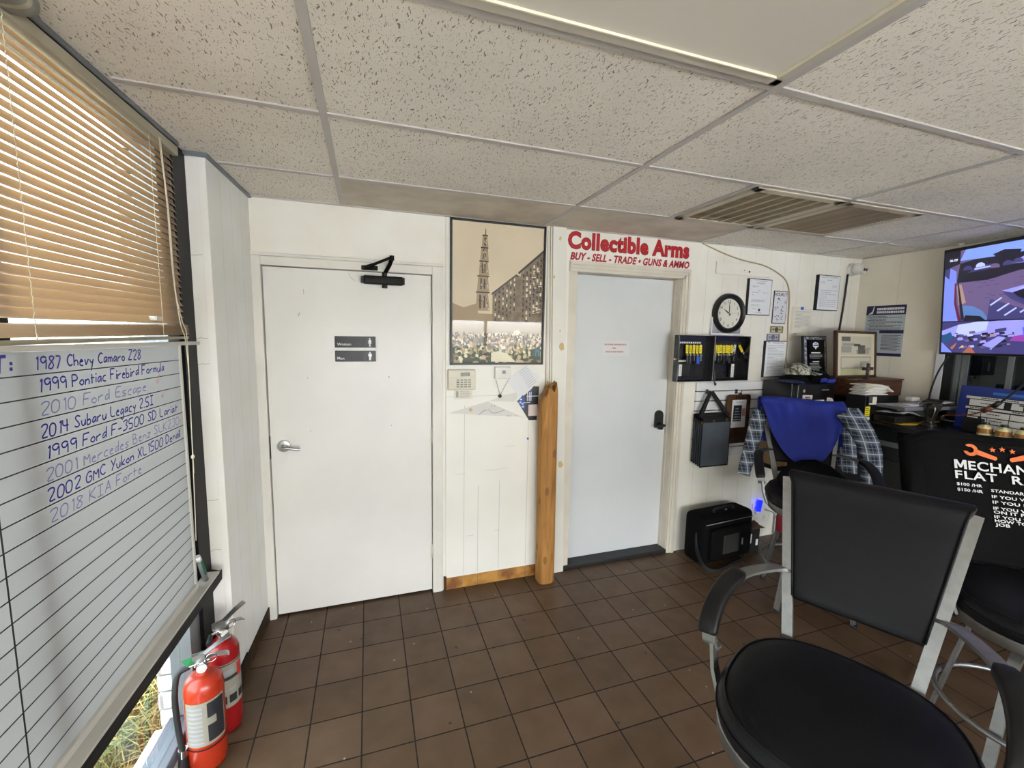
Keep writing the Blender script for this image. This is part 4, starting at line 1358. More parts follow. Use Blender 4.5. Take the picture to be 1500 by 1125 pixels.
out = [(x*0.061, y*0.058) for x, y in sup(1, 1, 3.0, N)]
base = [(0.0, 0.90), (0.008, 1.0), (0.3, 1.0), (0.6, 0.99), (0.9, 1.0), (1.15, 0.99), (1.24, 0.98)]
for z, s in base:
    rings.append([(1.810-0.010*z/1.3+x*s*(1+.012*noise.noise(Vector((x*30, z*3, 1)))), -0.085+y*s, z) for x, y in out])
for fr, s in ((0.5, 0.95), (0.8, 0.88), (1.0, 0.80)):
    ring = []
    for k, (x, y) in enumerate(out):
        left = max(0.0, (-x-0.015)/0.046)
        top = 1.375-0.10*left+jag[k]-0.02*(abs(x-0.02) < .01)
        ring.append((1.800+x*s+0.004*fr, -0.085+y*s, 1.24+(top-1.24)*fr))
    rings.append(ring)
f.loft(rings)
f.build('timber', m_post, t, auto=50)
f = MB()
for dx, dy, h_, r_ in ((-0.012, 0.01, 0.055, 0.012), (0.012, -0.02, 0.045, 0.010), (0.034, 0.0, 0.035, 0.011), (-0.004, -0.035, 0.03, 0.008)):
    f.cyl((1.806+dx, -0.085+dy, 1.32), (1.808+dx, -0.085+dy, 1.345+h_), r_, r_*0.35, 7)
f.build('splinters', m_post, t)

# ================================================================== second doorway
d2 = MB()
d2.box(2.030, 2.872, 0.085, 0.119, 0.032, 2.124, 0.0015)
d2 = struct(d2.build('door_2', m_door_grey))
f = MB()
f.box(O2[0], 2.026, 0.0, 0.12, 0, O2[2]); f.box(2.876, O2[1], 0.0, 0.12, 0, O2[2]); f.box(O2[0], O2[1], 0.0, 0.12, 2.128, O2[2])
f.box(2.872, 2.878, 0.06, 0.085, 0, 2.13)
f.build('door_jamb', m_casing, d2)
f = MB()
for k, (x0, x1, d) in enumerate(((2.880, 2.902, 0.012), (2.900, 2.925, 0.018), (2.922, 2.938, 0.024), (2.936, 2.950, 0.016))):
    f.box(x0, x1, -d, 0.0, 0, 2.128+(x0-2.88)+.012, 0.002)
    z0 = 2.128+(x0-2.880); z1 = z0+(x1-x0)
    f.box(O2[0]-0.004, x1, -d, 0.0, z0, z1, 0.002)
f.build('door_casing', m_casing, d2)
m_slate = MAT('dark_slate_threshold', '#1c1c1d', 0.5, var=0.2, vscale=10)
f = MB(); f.box(O2[0], 2.885, -0.01, 0.12, 0, 0.03, 0.004)
f.build('threshold', m_slate, d2)
f = MB()
ol = [(2.807+0.036*math.cos(a), 1.098+0.036*math.sin(a)) for a in [math.pi*k/12 for k in range(13)]] + [(2.771, 1.0), (2.843, 1.0)]
f.prism([(x, 0.085, z) for x, z in ol], (0, -0.016, 0))
f.cyl((2.807, 0.07, 1.022), (2.807, 0.03, 1.022), 0.022, 0.018, 18)
f.tube(bez([(2.835, 0.034, 1.022), (2.80, 0.03, 1.022), (2.745, 0.034, 1.022)], 6), 0.0095, 10)
f.cyl((2.807, 0.05, 0.990), (2.807, 0.05, 1.01), 0.018, 0.022, 16)
f.build('door_lever', m_black_plastic, d2, auto=40)
t = thing('door_notice', 'small faded white notice with three lines of red print, on the pale grey door', 'notice', (2.4, 0.08, 1.56))
f = MB(); f.box(2.285, 2.515, 0.0838, 0.0845, 1.555, 1.665)
f.build('sheet', MAT('clear_white_film', '#d6d6d5', 0.45), t)
m_pink = MAT('faded_red_print', '#c08a8c', 0.6)
f = MB()
for z, x0, x1 in ((1.633, 2.305, 2.488), (1.607, 2.372, 2.405), (1.580, 2.318, 2.465)):
    x = x0
    while x < x1-0.004:
        wd = rg.uniform(.008, .017); f.box(x, min(x+wd, x1), 0.0830, 0.0837, z, z+0.011); x += wd+rg.uniform(.002, .005)
f.build('printed_lines', m_pink, t)

# red sign lettering above the second door
t = thing('wall_sign', 'red Collectible Arms lettering on the wall above the grey door', 'sign', (2.44, -0.002, 2.2))
f = MB(); put_text(f, "Collectible Arms", (1.945, -0.0012, 2.282), X_, Z_, 0.107, 0.985, bold=0.056, spacing=1.06)
f.build('outline', m_red_dark, t, fix=False)
f = MB(); put_text(f, "Collectible Arms", (1.947, -0.0020, 2.283), X_, Z_, 0.105, 0.981, bold=0.048, spacing=1.06)
f.build('large_lettering', m_red, t, fix=False)
f = MB(); put_text(f, "BUY - SELL - TRADE \u2022 GUNS & AMMO", (1.967, -0.0012, 2.206), X_, Z_, 0.049, 0.965, bold=0.040, shear=0.22, spacing=1.04)
f.build('small_lettering_outline', m_red_dark, t, fix=False)
f = MB(); put_text(f, "BUY - SELL - TRADE \u2022 GUNS & AMMO", (1.969, -0.0020, 2.207), X_, Z_, 0.047, 0.961, bold=0.032, shear=0.22, spacing=1.04)
f.build('small_lettering', m_red, t, fix=False)

# ================================================================== the wall with the clock
# slat board
m_slatwall = MAT('white_slat_board', '#dcdcdc', 0.42, var=0.05, vscale=4)
m_slot = MAT('brown_slot', '#4d3a28', 0.8)
sl = MB()
zs_ = [0.752+0.0763*k for k in range(9)]
for k in range(8):
    sl.box(3.065, 3.985, -0.018, -0.001, zs_[k]+0.004, zs_[k+1]-0.004 if k < 7 else 1.357, 0.0015)
sl = struct(sl.build('slat_wall_board', m_slatwall))
f = MB(); f.box(3.066, 3.984, -0.008, -0.001, 0.76, 1.35)
f.build('slots', m_slot, sl)

# clock
ck = thing('wall_clock', 'round wall clock with thick black rim and white face, above the key cabinet', 'clock', (3.324, -0.02, 1.89))
cc = (3.324, -0.0, 1.889)
f = MB(); f.lathe([(0.0001, 0.0), (0.150, 0.0), (0.153, -0.012), (0.148, -0.034), (0.138, -0.044), (0.126, -0.040), (0.116, -0.030), (0.112, -0.020), (0.112, -0.012), (0.0001, -0.012)], cc, 'Y', 56, cap=False)
f.build('rim', m_black_plastic, ck, auto=35)
f = MB(); f.lathe([(0.0001, -0.0165), (0.113, -0.0165), (0.113, -0.012), (0.0001, -0.012)], cc, 'Y', 48, cap=False)
f.build('dial', MAT('clock_face', '#dcdacb', 0.45), ck, auto=35)
f = MB()
for h in range(1, 13):
    a = math.radians(90-30*h)
    put_text(f, str(h), (cc[0]+0.090*math.cos(a), -0.0172, cc[2]+0.090*math.sin(a)-0.012), X_, Z_, 0.024, bold=0.004, align='C')
f.build('numerals', m_ink, ck, fix=False)
def hand(mb, deg, L, w, y):
    a = math.radians(90-deg); d = Vector((math.cos(a), 0, math.sin(a))); n = Vector((-d.z, 0, d.x))
    c = Vector((cc[0], y, cc[2]))
    mb.prism([c-d*0.02+n*w, c-d*.02-n*w, c+d*L*.55-n*w*1.1, c+d*L, c+d*L*.55+n*w*1.1], (0, -0.001, 0))
f = MB(); hand(f, 301, 0.062, 0.004, -0.0185); f.build('hour_hand', m_ink, ck)
f = MB(); hand(f, 357, 0.092, 0.0028, -0.0200); f.build('minute_hand', m_ink, ck)
f = MB(); hand(f, 86, 0.09, 0.0010, -0.0212); f.cyl((cc[0], -0.0165, cc[2]), (cc[0], -0.0225, cc[2]), 0.006, 0.006, 14)
f.build('second_hand', m_ink_grey, ck)
# acrylic holder behind the clock
m_acrylic = MAT('smoky_acrylic', '#b9bac0', 0.2, alpha=0.55)
t = thing('acrylic_holder', 'clear acrylic sheet holder on the wall, partly hidden behind the clock', 'holder', (3.31, -0.005, 1.72))
f = MB(); f.box(3.165, 3.455, -0.010, -0.002, 1.722, 1.855, 0.001)
f.build('sheet', m_acrylic, t)
f = MB(); f.box(3.160, 3.170, -0.022, -0.001, 1.72, 1.858, 0.002); f.box(3.17, 3.455, -0.022, -0.010, 1.72, 1.735, 0.001)
f.build('edge', m_white_print, t)

# framed and bare papers
def document(name, label, cat, x0, x1, z0, z1, th, lines, frame=None, extra=None, group=None, seed=1, paper=None):
    t = thing(name, label, cat, ((x0+x1)/2, -th/2, z0), group)
    f = MB(); f.box(x0, x1, -th, -0.0004, z0, z1, 0.001 if th > .004 else 0)
    f.build('backing', m_black_plastic if frame else (paper or m_paper), t)
    m_ = 0.006 if frame else 0.0
    if frame:
        f = MB(); f.box(x0+m_, x1-m_, -th-0.0012, -th+0.0005, z0+m_, z1-m_)
        f.build('sheet', paper or m_paper, t)
        y = -th-0.0013
    else:
        y = -th-0.0002
    r = random.Random(seed)
    f = MB()
    W = x1-x0
    for fr, a, b, hh in lines:
        z = z0+(z1-z0)*fr
        x = x0+W*a
        while x < x0+W*b-0.004:
            wd = r.uniform(.010, .030)
            f.box(x, min(x+wd, x0+W*b), y-0.0004, y, z, z+hh); x += wd+.004
    f.build('printed_lines', m_ink_grey, t)
    if extra: extra(t, y)
    return t
def letter(n, top, bot, seed):
    r = random.Random(seed)
    return [(top-(top-bot)*k/(n-1), 0.12, r.choice((.85, .9, .6, .45, .88)), 0.0035) for k in range(n)]
def seal(t, y):
    f = MB(); f.lathe([(0.0001, 0), (0.011, 0), (0.011, -0.0006), (0.0001, -0.0006)], (3.615, y, 1.925), 'Y', 20, cap=False)
    f.build('round_seal', m_ink, t)
document('framed_document', 'white typed letter with a round seal in a thin black frame, right of the clock', 'document', 3.495, 3.730, 1.884, 2.166, 0.022,
         [(.93, .3, .75, .004), (.88, .3, .72, .004), (.86, .38, .64, .003), (.79, .15, .42, .003), (.77, .15, .35, .003), (.67, .4, .55, .003), (.62, .15, .45, .003), (.62, .6, .85, .003), (.55, .15, .25, .003), (.42, .15, .75, .003), (.395, .15, .72, .003), (.37, .12, .7, .003), (.28, .15, .55, .003), (.25, .15, .5, .003), (.18, .2, .4, .003), (.07, .36, .62, .004)], True, seal, 'framed letters on the clock wall', 1)
document('framed_document', 'white form letter in a thin black frame, highest on the wall by the security camera', 'document', 4.225, 4.472, 1.946, 2.236, 0.028,
         [(.95, .1, .9, .003), (.92, .1, .85, .003), (.85, .4, .6, .006), (.80, .1, .3, .003), (.76, .1, .3, .003), (.70, .65, .9, .003), (.66, .65, .85, .003)]+letter(9, .56, .12, 4), True, None, 'framed letters on the clock wall', 2)
document('framed_document', 'white closely typed letter in a thin black frame, just above the slat board', 'document', 3.716, 3.945, 1.388, 1.684, 0.022,
         [(.95, .1, .2, .008), (.95, .3, .9, .004), (.92, .35, .85, .003)]+letter(20, .86, .10, 6), True, None, 'framed letters on the clock wall', 3)
def tape(t, y):
    f = MB(); f.box(4.085, 4.118, y-0.0012, y, 1.944, 1.968, 0.0004)
    f.build('blue_tape', m_tape_blue, t)['label'] = 'scrap of blue masking tape holding the sheet'
document('taped_sheet', 'plain cream sheet held by a scrap of blue tape on the wall', 'sheet', 4.012, 4.210, 1.718, 1.955, 0.0018, letter(12, .88, .35, 8)+[(.1, .1, .25, .008), (.03, .1, .7, .003)], None, tape, None, 4, MAT('cream_sheet', '#dad6c6', 0.7))
document('plain_sheet', 'yellowish blank sheet fixed behind the taped cream sheet', 'sheet', 3.985, 4.10, 1.69, 1.965, 0.0010, [], None, None, None, 5, MAT('yellowish_sheet', '#d6cfb8', 0.7))
def hr(t, y):
    f = MB(); put_text(f, "HOURLY", (3.786, y-0.0003, 2.045), X_, Z_, 0.026, 0.127, bold=0.02)
    f.build('heading', m_ink, t, fix=False)
    f = MB()
    r = random.Random(4)
    for k in range(30):
        x = r.uniform(3.79, 3.90); z = r.uniform(1.845, 2.03)
        f.mi = r.choice((0, 0, 1, 2))
        f.box(x, x+r.uniform(.006, .02), y-0.0006, y-0.0002, z, z+r.uniform(.004, .011))
    f.build('worn_print', [m_ink, m_ink_grey, m_pink], t)
m_tin = MAT('shiny_white_tin', '#dcdce0', 0.22)
document('tin_sign', 'small shiny white tin sign with black HOURLY heading, beside the wall cable', 'sign', 3.778, 3.922, 1.824, 2.086, 0.006, [], True, hr, None, 6, m_tin)
def bill(t, y, x0, x1, z0, z1, mats, seed):
    f = MB(); r = random.Random(seed)
    cx, cz = (x0+x1)/2, (z0+z1)/2
    W, Hh = x1-x0, z1-z0
    f.box(x0+.006, x1-.006, y-0.0004, y, z0+.005, z0+.009); f.box(x0+.006, x1-.006, y-0.0004, y, z1-.009, z1-.005)
    f.lathe([(0.0001, 0), (Hh*.33, 0), (Hh*.33, -0.0006), (0.0001, -0.0006)], (cx, y, cz), 'Y', 18, cap=False)
    for s in (-1, 1):
        f.box(cx+s*W*.42-.006, cx+s*W*.42+.006, y-0.0005, y, z0+.006, z1-.006)
        f.lathe([(0.0001, 0), (Hh*.14, 0), (Hh*.14, -0.0006), (0.0001, -0.0006)], (cx+s*W*.25, y, cz), 'Y', 12, cap=False)
    f.build('engraving', mats, t)
m_bill = MAT('banknote_paper', '#bdb695', 0.7); m_bill_ink = MAT('banknote_green', '#5f5f48', 0.7)
m_bill2 = MAT('bluish_note_paper', '#a8a8b0', 0.7); m_bill2_ink = MAT('bluish_note_print', '#6a6d80', 0.7)
document('banknote', 'green-grey banknote taped to the wall below the tin sign', 'banknote', 3.768, 3.915, 1.745, 1.806, 0.0012, [], None, lambda t, y: bill(t, y, 3.768, 3.915, 1.745, 1.806, m_bill_ink, 1), None, 7, m_bill)
document('bluish_note', 'bluish grey printed note on the wall, between the banknote and the framed letter', 'note', 3.738, 3.885, 1.682, 1.743, 0.0010, [], None, lambda t, y: bill(t, y, 3.738, 3.885, 1.682, 1.743, m_bill2_ink, 2), None, 8, m_bill2)

# blank cover plate and the cable along the wall
t = thing('cover_plate', 'long blank white cover plate high on the wall above the clock', 'cover plate', (3.44, -0.005, 2.18))
f = MB(); f.box(3.178, 3.712, -0.010, -0.0005, 2.184, 2.274, 0.002)
f.build('plate', m_wall, t)
f = MB(); f.cyl((3.50, -0.0102, 2.215), (3.50, -0.0112, 2.215), 0.008, 0.008, 12); f.cyl((3.45, -0.0102, 2.22), (3.45, -0.011, 2.225), 0.004, 0.004, 8)
f.build('screw_hole', m_ink, t)
m_cable = MAT('beige_cable', '#b5a68b', 0.55)
t = tag(MB().tube(bez([(3.04, -0.006, 2.394), (3.12, -0.007, 2.37), (3.25, -0.007, 2.335), (3.42, -0.008, 2.30), (3.59, -0.014, 2.280), (3.65, -0.016, 2.268), (3.715, -0.012, 2.252), (3.80, -0.008, 2.222), (3.88, -0.007, 2.178), (3.93, -0.007, 2.10), (3.946, -0.007, 2.0), (3.95, -0.009, 1.85), (3.965, -0.007, 1.70), (3.962, -0.009, 1.56), (3.985, -0.008, 1.48), (3.99, -0.02, 1.32), (4.0, -0.022, 1.16)], 8), 0.0055, 7).build('wall_cable', m_cable), 'beige cable running from the ceiling along the clock wall and down past the tin sign', 'cable')

# security camera in the corner, with its cable
t = thing('security_camera', 'white dome security camera with two dark lenses in the corner under the ceiling', 'camera', (4.66, -0.03, 2.30))
cx, cz = 4.628, 2.302
f = MB(); f.lathe([(0.0001, 0.0), (0.055, 0.0), (0.055, -0.016), (0.050, -0.022), (0.0001, -0.022)][::-1], (cx, 0, cz), 'Y', 28, cap=False)
f.build('base', m_white_plastic, t, auto=40)
f = MB()
ball = [(0.0001, -0.050)]+[(0.050*math.sin(math.pi*k/14), -0.050*math.cos(math.pi*k/14)) for k in range(1, 14)]+[(0.0001, 0.050)]
f.lathe(ball, (cx, -0.055, cz), 'Y', 24, cap=False)
f.build('ball', m_white_plastic, t, smooth=True)
fd_ = Vector((0.12, -0.95, -0.22)).normalized()
sd = fd_.cross(Z_).normalized(); ud = sd.cross(fd_)
c0 = Vector((cx, -0.055, cz))+fd_*0.044
f = MB(); f.cyl(c0, c0+fd_*0.014, 0.036, 0.034, 24)
f.build('collar', m_white_plastic, t, auto=40)
f = MB()
for k in (-1, 1): f.cyl(c0+fd_*0.0135+sd*0.016*k, c0+fd_*0.016+sd*0.016*k, 0.0125, 0.0125, 18)
f.build('lens', MAT('lens_glass', '#0b0b0e', 0.1, coat=1.0), t, auto=40)
tag(MB().tube(bez([(4.58, -0.01, 2.26), (4.575, -0.009, 2.1), (4.567, -0.008, 1.95), (4.552, -0.008, 1.8), (4.545, -0.008, 1.70)], 6), 0.008, 8).build('camera_cable', m_black_plastic), 'black cable hanging down the wall corner from the dome camera', 'cable')

# information poster on the right wall
m_poster_blue = MAT('grey_blue_poster', '#b3bcc2', 0.45); m_navy = MAT('navy_print', '#22234f', 0.5)
t = thing('information_poster', 'grey-blue printed information poster with a dark navy heading band on the corner wall', 'poster', (XR-0.003, -0.235, 1.57))
x = XR-0.0015
f = MB(); f.box(x-0.001, x, -0.375, -0.085, 1.575, 1.992)
f.build('sheet', m_poster_blue, t)
f = MB(); f.box(x-0.0016, x-0.001, -0.375, -0.085, 1.915, 1.992); f.box(x-0.0016, x-0.001, -0.374, -0.20, 1.762, 1.790); f.box(x-0.0016, x-0.001, -0.375, -0.085, 1.575, 1.600)
f.build('band', m_navy, t)
f = MB()
rg = random.Random(8)
for z in (1.955, 1.928):
    y = -0.165
    while y > -0.362:
        wd = rg.uniform(.008, .02); f.box(x-0.0022, x-0.0016, y-wd, y, z, z+0.018); y -= wd+.003
f.prism([(x-0.0016, -0.10, 1.92), (x-0.0016, -0.135, 1.925), (x-0.0016, -0.145, 1.985), (x-0.0016, -0.138, 1.985), (x-0.0016, -0.13, 1.945)], (-0.0006, 0, 0))
f.build('heading_print', m_white_print, t)
f = MB()
for k in range(12):
    z = 1.90-.0105*k
    y = -0.10-.01*(k % 3); y1 = rg.choice((-0.36, -0.35, -0.30, -0.24))
    while y > y1:
        wd = rg.uniform(.012, .03); f.box(x-0.0016, x-0.001, max(y-wd, y1), y, z, z+0.004); y -= wd+.004
for k in range(12):
    z = 1.745-.011*k
    f.box(x-0.0016, x-0.001, -0.36+.02*(k % 2), -0.22, z, z+0.004)
f.build('body_print', m_ink, t)

# key cabinet, hinged open, full of tagged keys
kc = thing('key_cabinet', 'open black metal key cabinet with yellow-tagged keys, on the wall below the clock', 'key cabinet', (3.16, -0.04, 1.36))
KX = (2.826, 3.158, 3.506); KZ0, KZ1 = 1.372, 1.716
def shell(x0, x1, y0, y1):
    b = MB()
    w = 0.006
    b.box(x0, x1, y1-w, y1, KZ0, KZ1, 0.002)
    b.box(x0, x0+w, y0, y1, KZ0, KZ1, 0.002); b.box(x1-w, x1, y0, y1, KZ0, KZ1, 0.002)
    b.box(x0, x1, y0, y1, KZ0, KZ0+w, 0.002); b.box(x0, x1, y0, y1, KZ1-w, KZ1, 0.002)
    return b
m_kc = MAT('glossy_black_enamel', '#0e0e12', 0.22, coat=0.5)
shell(KX[1]+0.004, KX[2], -0.072, -0.001).build('body', m_kc, kc)
shell(KX[0], KX[1]-0.004, -0.080, -0.026).build('door', m_kc, kc)
f = MB(); f.cyl((KX[1], -0.066, KZ0+0.01), (KX[1], -0.066, KZ1-0.01), 0.0065, 0.0065, 12)
f.build('hinge', m_kc, kc, auto=40)
f = MB(); f.cyl((KX[0]-0.014, -0.055, 1.54), (KX[0], -0.055, 1.54), 0.008, 0.010, 12)
f.build('lock_knob', m_chrome, kc, auto=40)
f = MB()
f.tube(bez([(KX[1]-0.006, -0.09, 1.46), (KX[1]-0.002, -0.095, 1.40), (KX[1]+0.006, -0.092, 1.352), (KX[1]+0.018, -0.09, 1.345), (KX[1]+0.02, -0.088, 1.36)], 6), 0.005, 8)
f.build('carry_strap', m_black_plastic, kc)
for x0, x1, z, y in ((2.856, 3.058, 1.652, -0.036), (2.850, 2.945, 1.516, -0.036), (3.20, 3.47, 1.652, -0.011), (3.20, 3.47, 1.516, -0.011)):
    f = MB(); f.box(x0, x1, y-0.006, y, z, z+0.020)
    f.build('hook_rail', m_black_plastic, kc)
f = MB()
for k in range(10): f.box(2.862+.0195*k, 2.875+.0195*k, -0.0432, -0.042, 1.656, 1.667)
for k in range(4): f.box(2.856+.0195*k, 2.872+.0195*k, -0.0432, -0.042, 1.520, 1.531)
f.build('number_labels', m_white_print, kc)
# keys: one kind, copied
m_key_steel = MAT('key_steel', '#a7a49a', 0.35, 0.9)
m_fob = MAT('black_key_fob', '#101012', 0.4)
rg = random.Random(14)
def key_set(mat_tag, fob, label, x, y, z, tl, ang=0.0):
    t = thing('tagged_key', label, 'key', (x, y, z), 'tagged keys hanging in the open key cabinet')
    b = MB(); b.tube([(x+0.006*math.cos(a), y-0.002, z-0.004+0.008*math.sin(a)) for a in [6.283*k/12 for k in range(12)]], 0.0009, 5, closed=True)
    b.build('ring', m_key_steel, t)
    b = MB(); b.box(x-0.0115, x+0.0115, y-0.0045, y-0.003, z-0.010-tl, z-0.006, 0.001)
    g_ = b.build('tag', mat_tag, t)
    b = MB()
    for k in range(3): b.box(x-0.007, x+rg.uniform(.001, .007), y-0.0051, y-0.0045, z-0.024-.014*k, z-0.020-.014*k)
    b.build('tag_writing', m_ink, g_)
    b = MB()
    zz = z-0.012-tl
    b.lathe([(0.0001, -0.0012), (0.011, -0.0012), (0.011, 0.0012), (0.0001, 0.0012)], (x+0.003, y-0.009, zz-0.010), 'Y', 14, cap=False)
    b.box(x-0.001, x+0.007, y-0.0102, y-0.0078, zz-0.056, zz-0.016)
    b.build('key_blade', m_key_steel, t)
    if fob:
        b = MB(); b.box(x-0.016, x+0.014, y-0.022, y-0.010, zz-0.075, zz-0.014, 0.006, 2)
        b.build('key_fob', fob, t, auto=40)
    t.rotation_euler = (0, ang, 0)
    return t
m_tag_green = MAT('green_tag_card', '#3d7d4f', 0.5)
m_blue_fob = MAT('blue_key_fob', '#2747b5', 0.4)
m_white_fob = MAT('white_key_card', '#cfcfc8', 0.5)
LBL = {'y': 'yellow paper key tag, {} of the open black key cabinet'}
names_l = ['leftmost on the door side', 'second from left, door side', 'third from left, door side', 'fourth from left, door side', 'rightmost on the door side']
for k in range(5):
    x = 2.925+.031*k
    key_set(m_yellow, m_fob if k in (0, 1) else (m_blue_fob if k == 3 else None), LBL['y'].format(names_l[k]) if k != 3 else 'yellow key tag with a blue fob on the door side of the key cabinet', x, -0.044, 1.650-.002*(k % 2), 0.058, rg.uniform(-.05, .05))
key_set(m_tag_green, m_fob, 'green paper key tag in the wall side of the key cabinet', 3.185, -0.016, 1.650, 0.052)
names_r = ['first after the green tag', 'second after the green tag', 'third after the green tag', 'fourth after the green tag', 'fifth after the green tag', 'sixth after the green tag', 'seventh after the green tag']
for k in range(7):
    x = 3.215+.0265*k
    key_set(m_yellow, m_fob if k % 2 else None, 'yellow paper tag inside the key cabinet, '+names_r[k], x, -0.018, 1.652-.003*(k % 2), 0.058, rg.uniform(-.06, .06))
key_set(m_white_fob, m_fob, 'white paper key tag between the yellow tags and the loose yellow strip', 3.405, -0.018, 1.655, 0.05, 0.1)
key_set(m_yellow, m_fob, 'slanting yellow key tag nearest the right edge of the key cabinet', 3.440, -0.02, 1.65, 0.06, -0.62)
for x, y, lab in ((2.872, -0.05, 'white hanging key card low in the door side of the key cabinet'), (3.385, -0.03, 'long white hanging key card low in the wall side of the key cabinet')):
    t = thing('white_key_card', lab, 'key card', (x, y, 1.42))
    b = MB(); b.box(x-0.014, x+0.014, y-0.004, y-0.001, 1.412 if x < 3 else 1.395, 1.50, 0.002)
    b.build('card', m_white_fob, t)
    b = MB()
    for k in range(3): b.cyl((x, y-0.004, 1.43+.022*k), (x, y-0.0048, 1.43+.022*k), 0.005, 0.005, 10)
    b.build('punched_spots', m_ink_grey, t)

# hooks on the slat board, mesh pouch and clipboard
m_hook = MAT('silver_hook', '#b8bcc4', 0.25, 1.0)
def hook(x, z, lab):
    t = thing('display_hook', lab, 'hook', (x, -0.02, z))
    f = MB(); f.box(x-0.014, x+0.014, -0.0225, -0.0185, z-0.022, z+0.012, 0.001)
    f.build('plate', m_hook, t)
    f = MB(); f.tube(bez([(x, -0.022, z-0.008), (x, -0.055, z-0.012), (x, -0.070, z-0.004), (x, -0.072, z+0.006)], 5), 0.0035, 8)
    f.build('prong', m_hook, t)
hook(3.162, 1.290, 'silver hook on the slat board holding the black pouch')
hook(3.452, 1.284, 'silver hook on the slat board holding the brown clipboard')
m_clear = MAT('smoky_vinyl', '#535961', 0.3, coat=0.2, var=0.25, vscale=5)
m_bind = MAT('black_webbing', '#0c0c0d', 0.7)
ph = thing('hanging_pouch', 'black-edged smoky vinyl job pouches hanging from a strap on the slat board', 'pouch', (3.2, -0.06, 0.71))
f = MB()
for k in range(5):
    y = -0.024-0.012*k; dx = -0.022+0.010*k; zb = 0.742-0.010*k
    f.box(3.075+dx, 3.345+dx, y-0.0025, y, zb, 1.118-0.008*k, 0.001)
f.build('sleeve', m_clear, ph)
f = MB()
for k in range(5):
    y = -0.024-0.012*k; dx = -0.022+0.010*k; zb = 0.742-0.010*k; zt = 1.118-0.008*k
    for a, b, c, d in ((3.072, 3.078, zb, zt), (3.342, 3.348, zb, zt), (3.072, 3.348, zb-0.004, zb+0.006), (3.072, 3.348, zt-0.035, zt)):
        f.box(a+dx, b+dx, y-0.004, y+0.001, c, d)
f.build('edge_binding', m_bind, ph)
f = MB()
y = -0.08
for p in (((3.155, -0.068, 1.285), (3.068, y, 1.10)), ((3.172, -0.068, 1.285), (3.335, y, 1.10))):
    for dy in (0.0, 0.022):
        a, b = Vector(p[0])+Vector((0, dy*.3, 0)), Vector(p[1])+Vector((0, dy, 0))
        f.sweep([a, a.lerp(b, .5), b], rect_prof(0.028, 0.003), side=(1, 0, .5))
f.box(3.148, 3.18, -0.078, -0.056, 1.272, 1.292, 0.004)
f.build('strap', m_bind, ph)
for x, z in ((3.092, 1.055), (3.20, 1.062), (3.325, 1.068)):
    f = MB(); f.lathe([(0.006, -0.001), (0.012, -0.002), (0.012, 0.001), (0.006, 0.001), (0.006, -0.001)], (x, -0.078, z), 'Y', 18, cap=False)
    f.build('eyelet', m_brass, ph)
cb = thing('clipboard', 'dark brown wooden clipboard with a printed sheet, hanging on the slat board', 'clipboard', (3.46, -0.05, 0.86))
m_cb = MAT('dark_brown_board', '#5e3d22', 0.45, col2='#33200f', vscale=9)
f = MB()
pts = []
for cx_, cz_, a0 in ((3.555, 1.235, 0), (3.365, 1.235, 90), (3.365, 0.885, 180), (3.555, 0.885, 270)):
    for k in range(6):
        a = math.radians(a0+18*k); pts.append((cx_+0.022*math.cos(a), -0.043, cz_+0.022*math.sin(a)))
f.prism(pts, (0, -0.006, 0))
f.build('board', m_cb, cb)
f = MB()
f.prism([(3.42, -0.049, 1.225), (3.50, -0.049, 1.225), (3.495, -0.049, 1.248), (3.475, -0.049, 1.258), (3.47, -0.049, 1.272), (3.45, -0.049, 1.272), (3.445, -0.049, 1.258), (3.425, -0.049, 1.248)], (0, -0.012, 0))
f.tube([(3.42, -0.062, 1.228), (3.50, -0.062, 1.228)], 0.004, 8)
f.build('clip', m_baseboard, cb)
f = MB(); f.box(3.393, 3.535, -0.0508, -0.0495, 0.992, 1.215)
sh = f.build('sheet', m_paper, cb)
f = MB(); f.box(3.408, 3.490, -0.0514, -0.0508, 1.042, 1.172); f.mi = 1; f.box(3.497, 3.530, -0.0514, -0.0508, 1.085, 1.145); f.mi = 2
f.box(3.43, 3.50, -0.0514, -0.0508, 1.195, 1.199); f.mi = 3
for k in range(5): f.box(3.412+.004*k, 3.486-.006*k, -0.0519, -0.0514, 1.052+.022*k, 1.060+.022*k)
f.build('printed_picture', [m_ink, m_pink, m_ink_grey, m_ink_grey], sh)

# black soft case on the floor, small carton, charger glow on the wall
m_nylon = MAT('black_nylon', '#070708', 0.85, spec=0.12, bump=0.25, bscale=300)
bg = thing('soft_case', 'black soft-sided equipment case on the floor below the slat board', 'case')
f = MB(); f.box(-0.265, 0.265, -0.10, 0.10, 0.012, 0.385, 0.045, 4)
f.build('body', m_nylon, bg, auto=50)
f = MB(); f.box(-0.21, 0.21, -0.135, -0.09, 0.05, 0.30, 0.03, 3)
f.build('front_pocket', m_nylon, bg, auto=50)
f = MB(); f.box(-0.10, 0.06, -0.140, -0.13, 0.10, 0.245, 0.005, 2)
f.build('pocket_panel', MAT('dark_grey_nylon', '#24231f', 0.7), bg)
f = MB(); f.tube(bez([(-0.10, -0.03, 0.383), (-0.09, -0.03, 0.41), (0.09, -0.03, 0.41), (0.10, -0.03, 0.383)], 6), 0.009, 8)
f.build('handle', m_bind, bg)
f = MB()
f.sweep(bez([(-0.262, -0.02, 0.25), (-0.275, -0.06, 0.12), (-0.262, -0.12, 0.03), (-0.20, -0.165, 0.006), (-0.10, -0.16, 0.006), (0.0, -0.14, 0.006), (0.12, -0.13, 0.02), (0.2, -0.10, 0.06)], 6), rect_prof(0.03, 0.005), side=(0, 0, 1))
f.build('shoulder_strap', m_bind, bg)
f = MB()
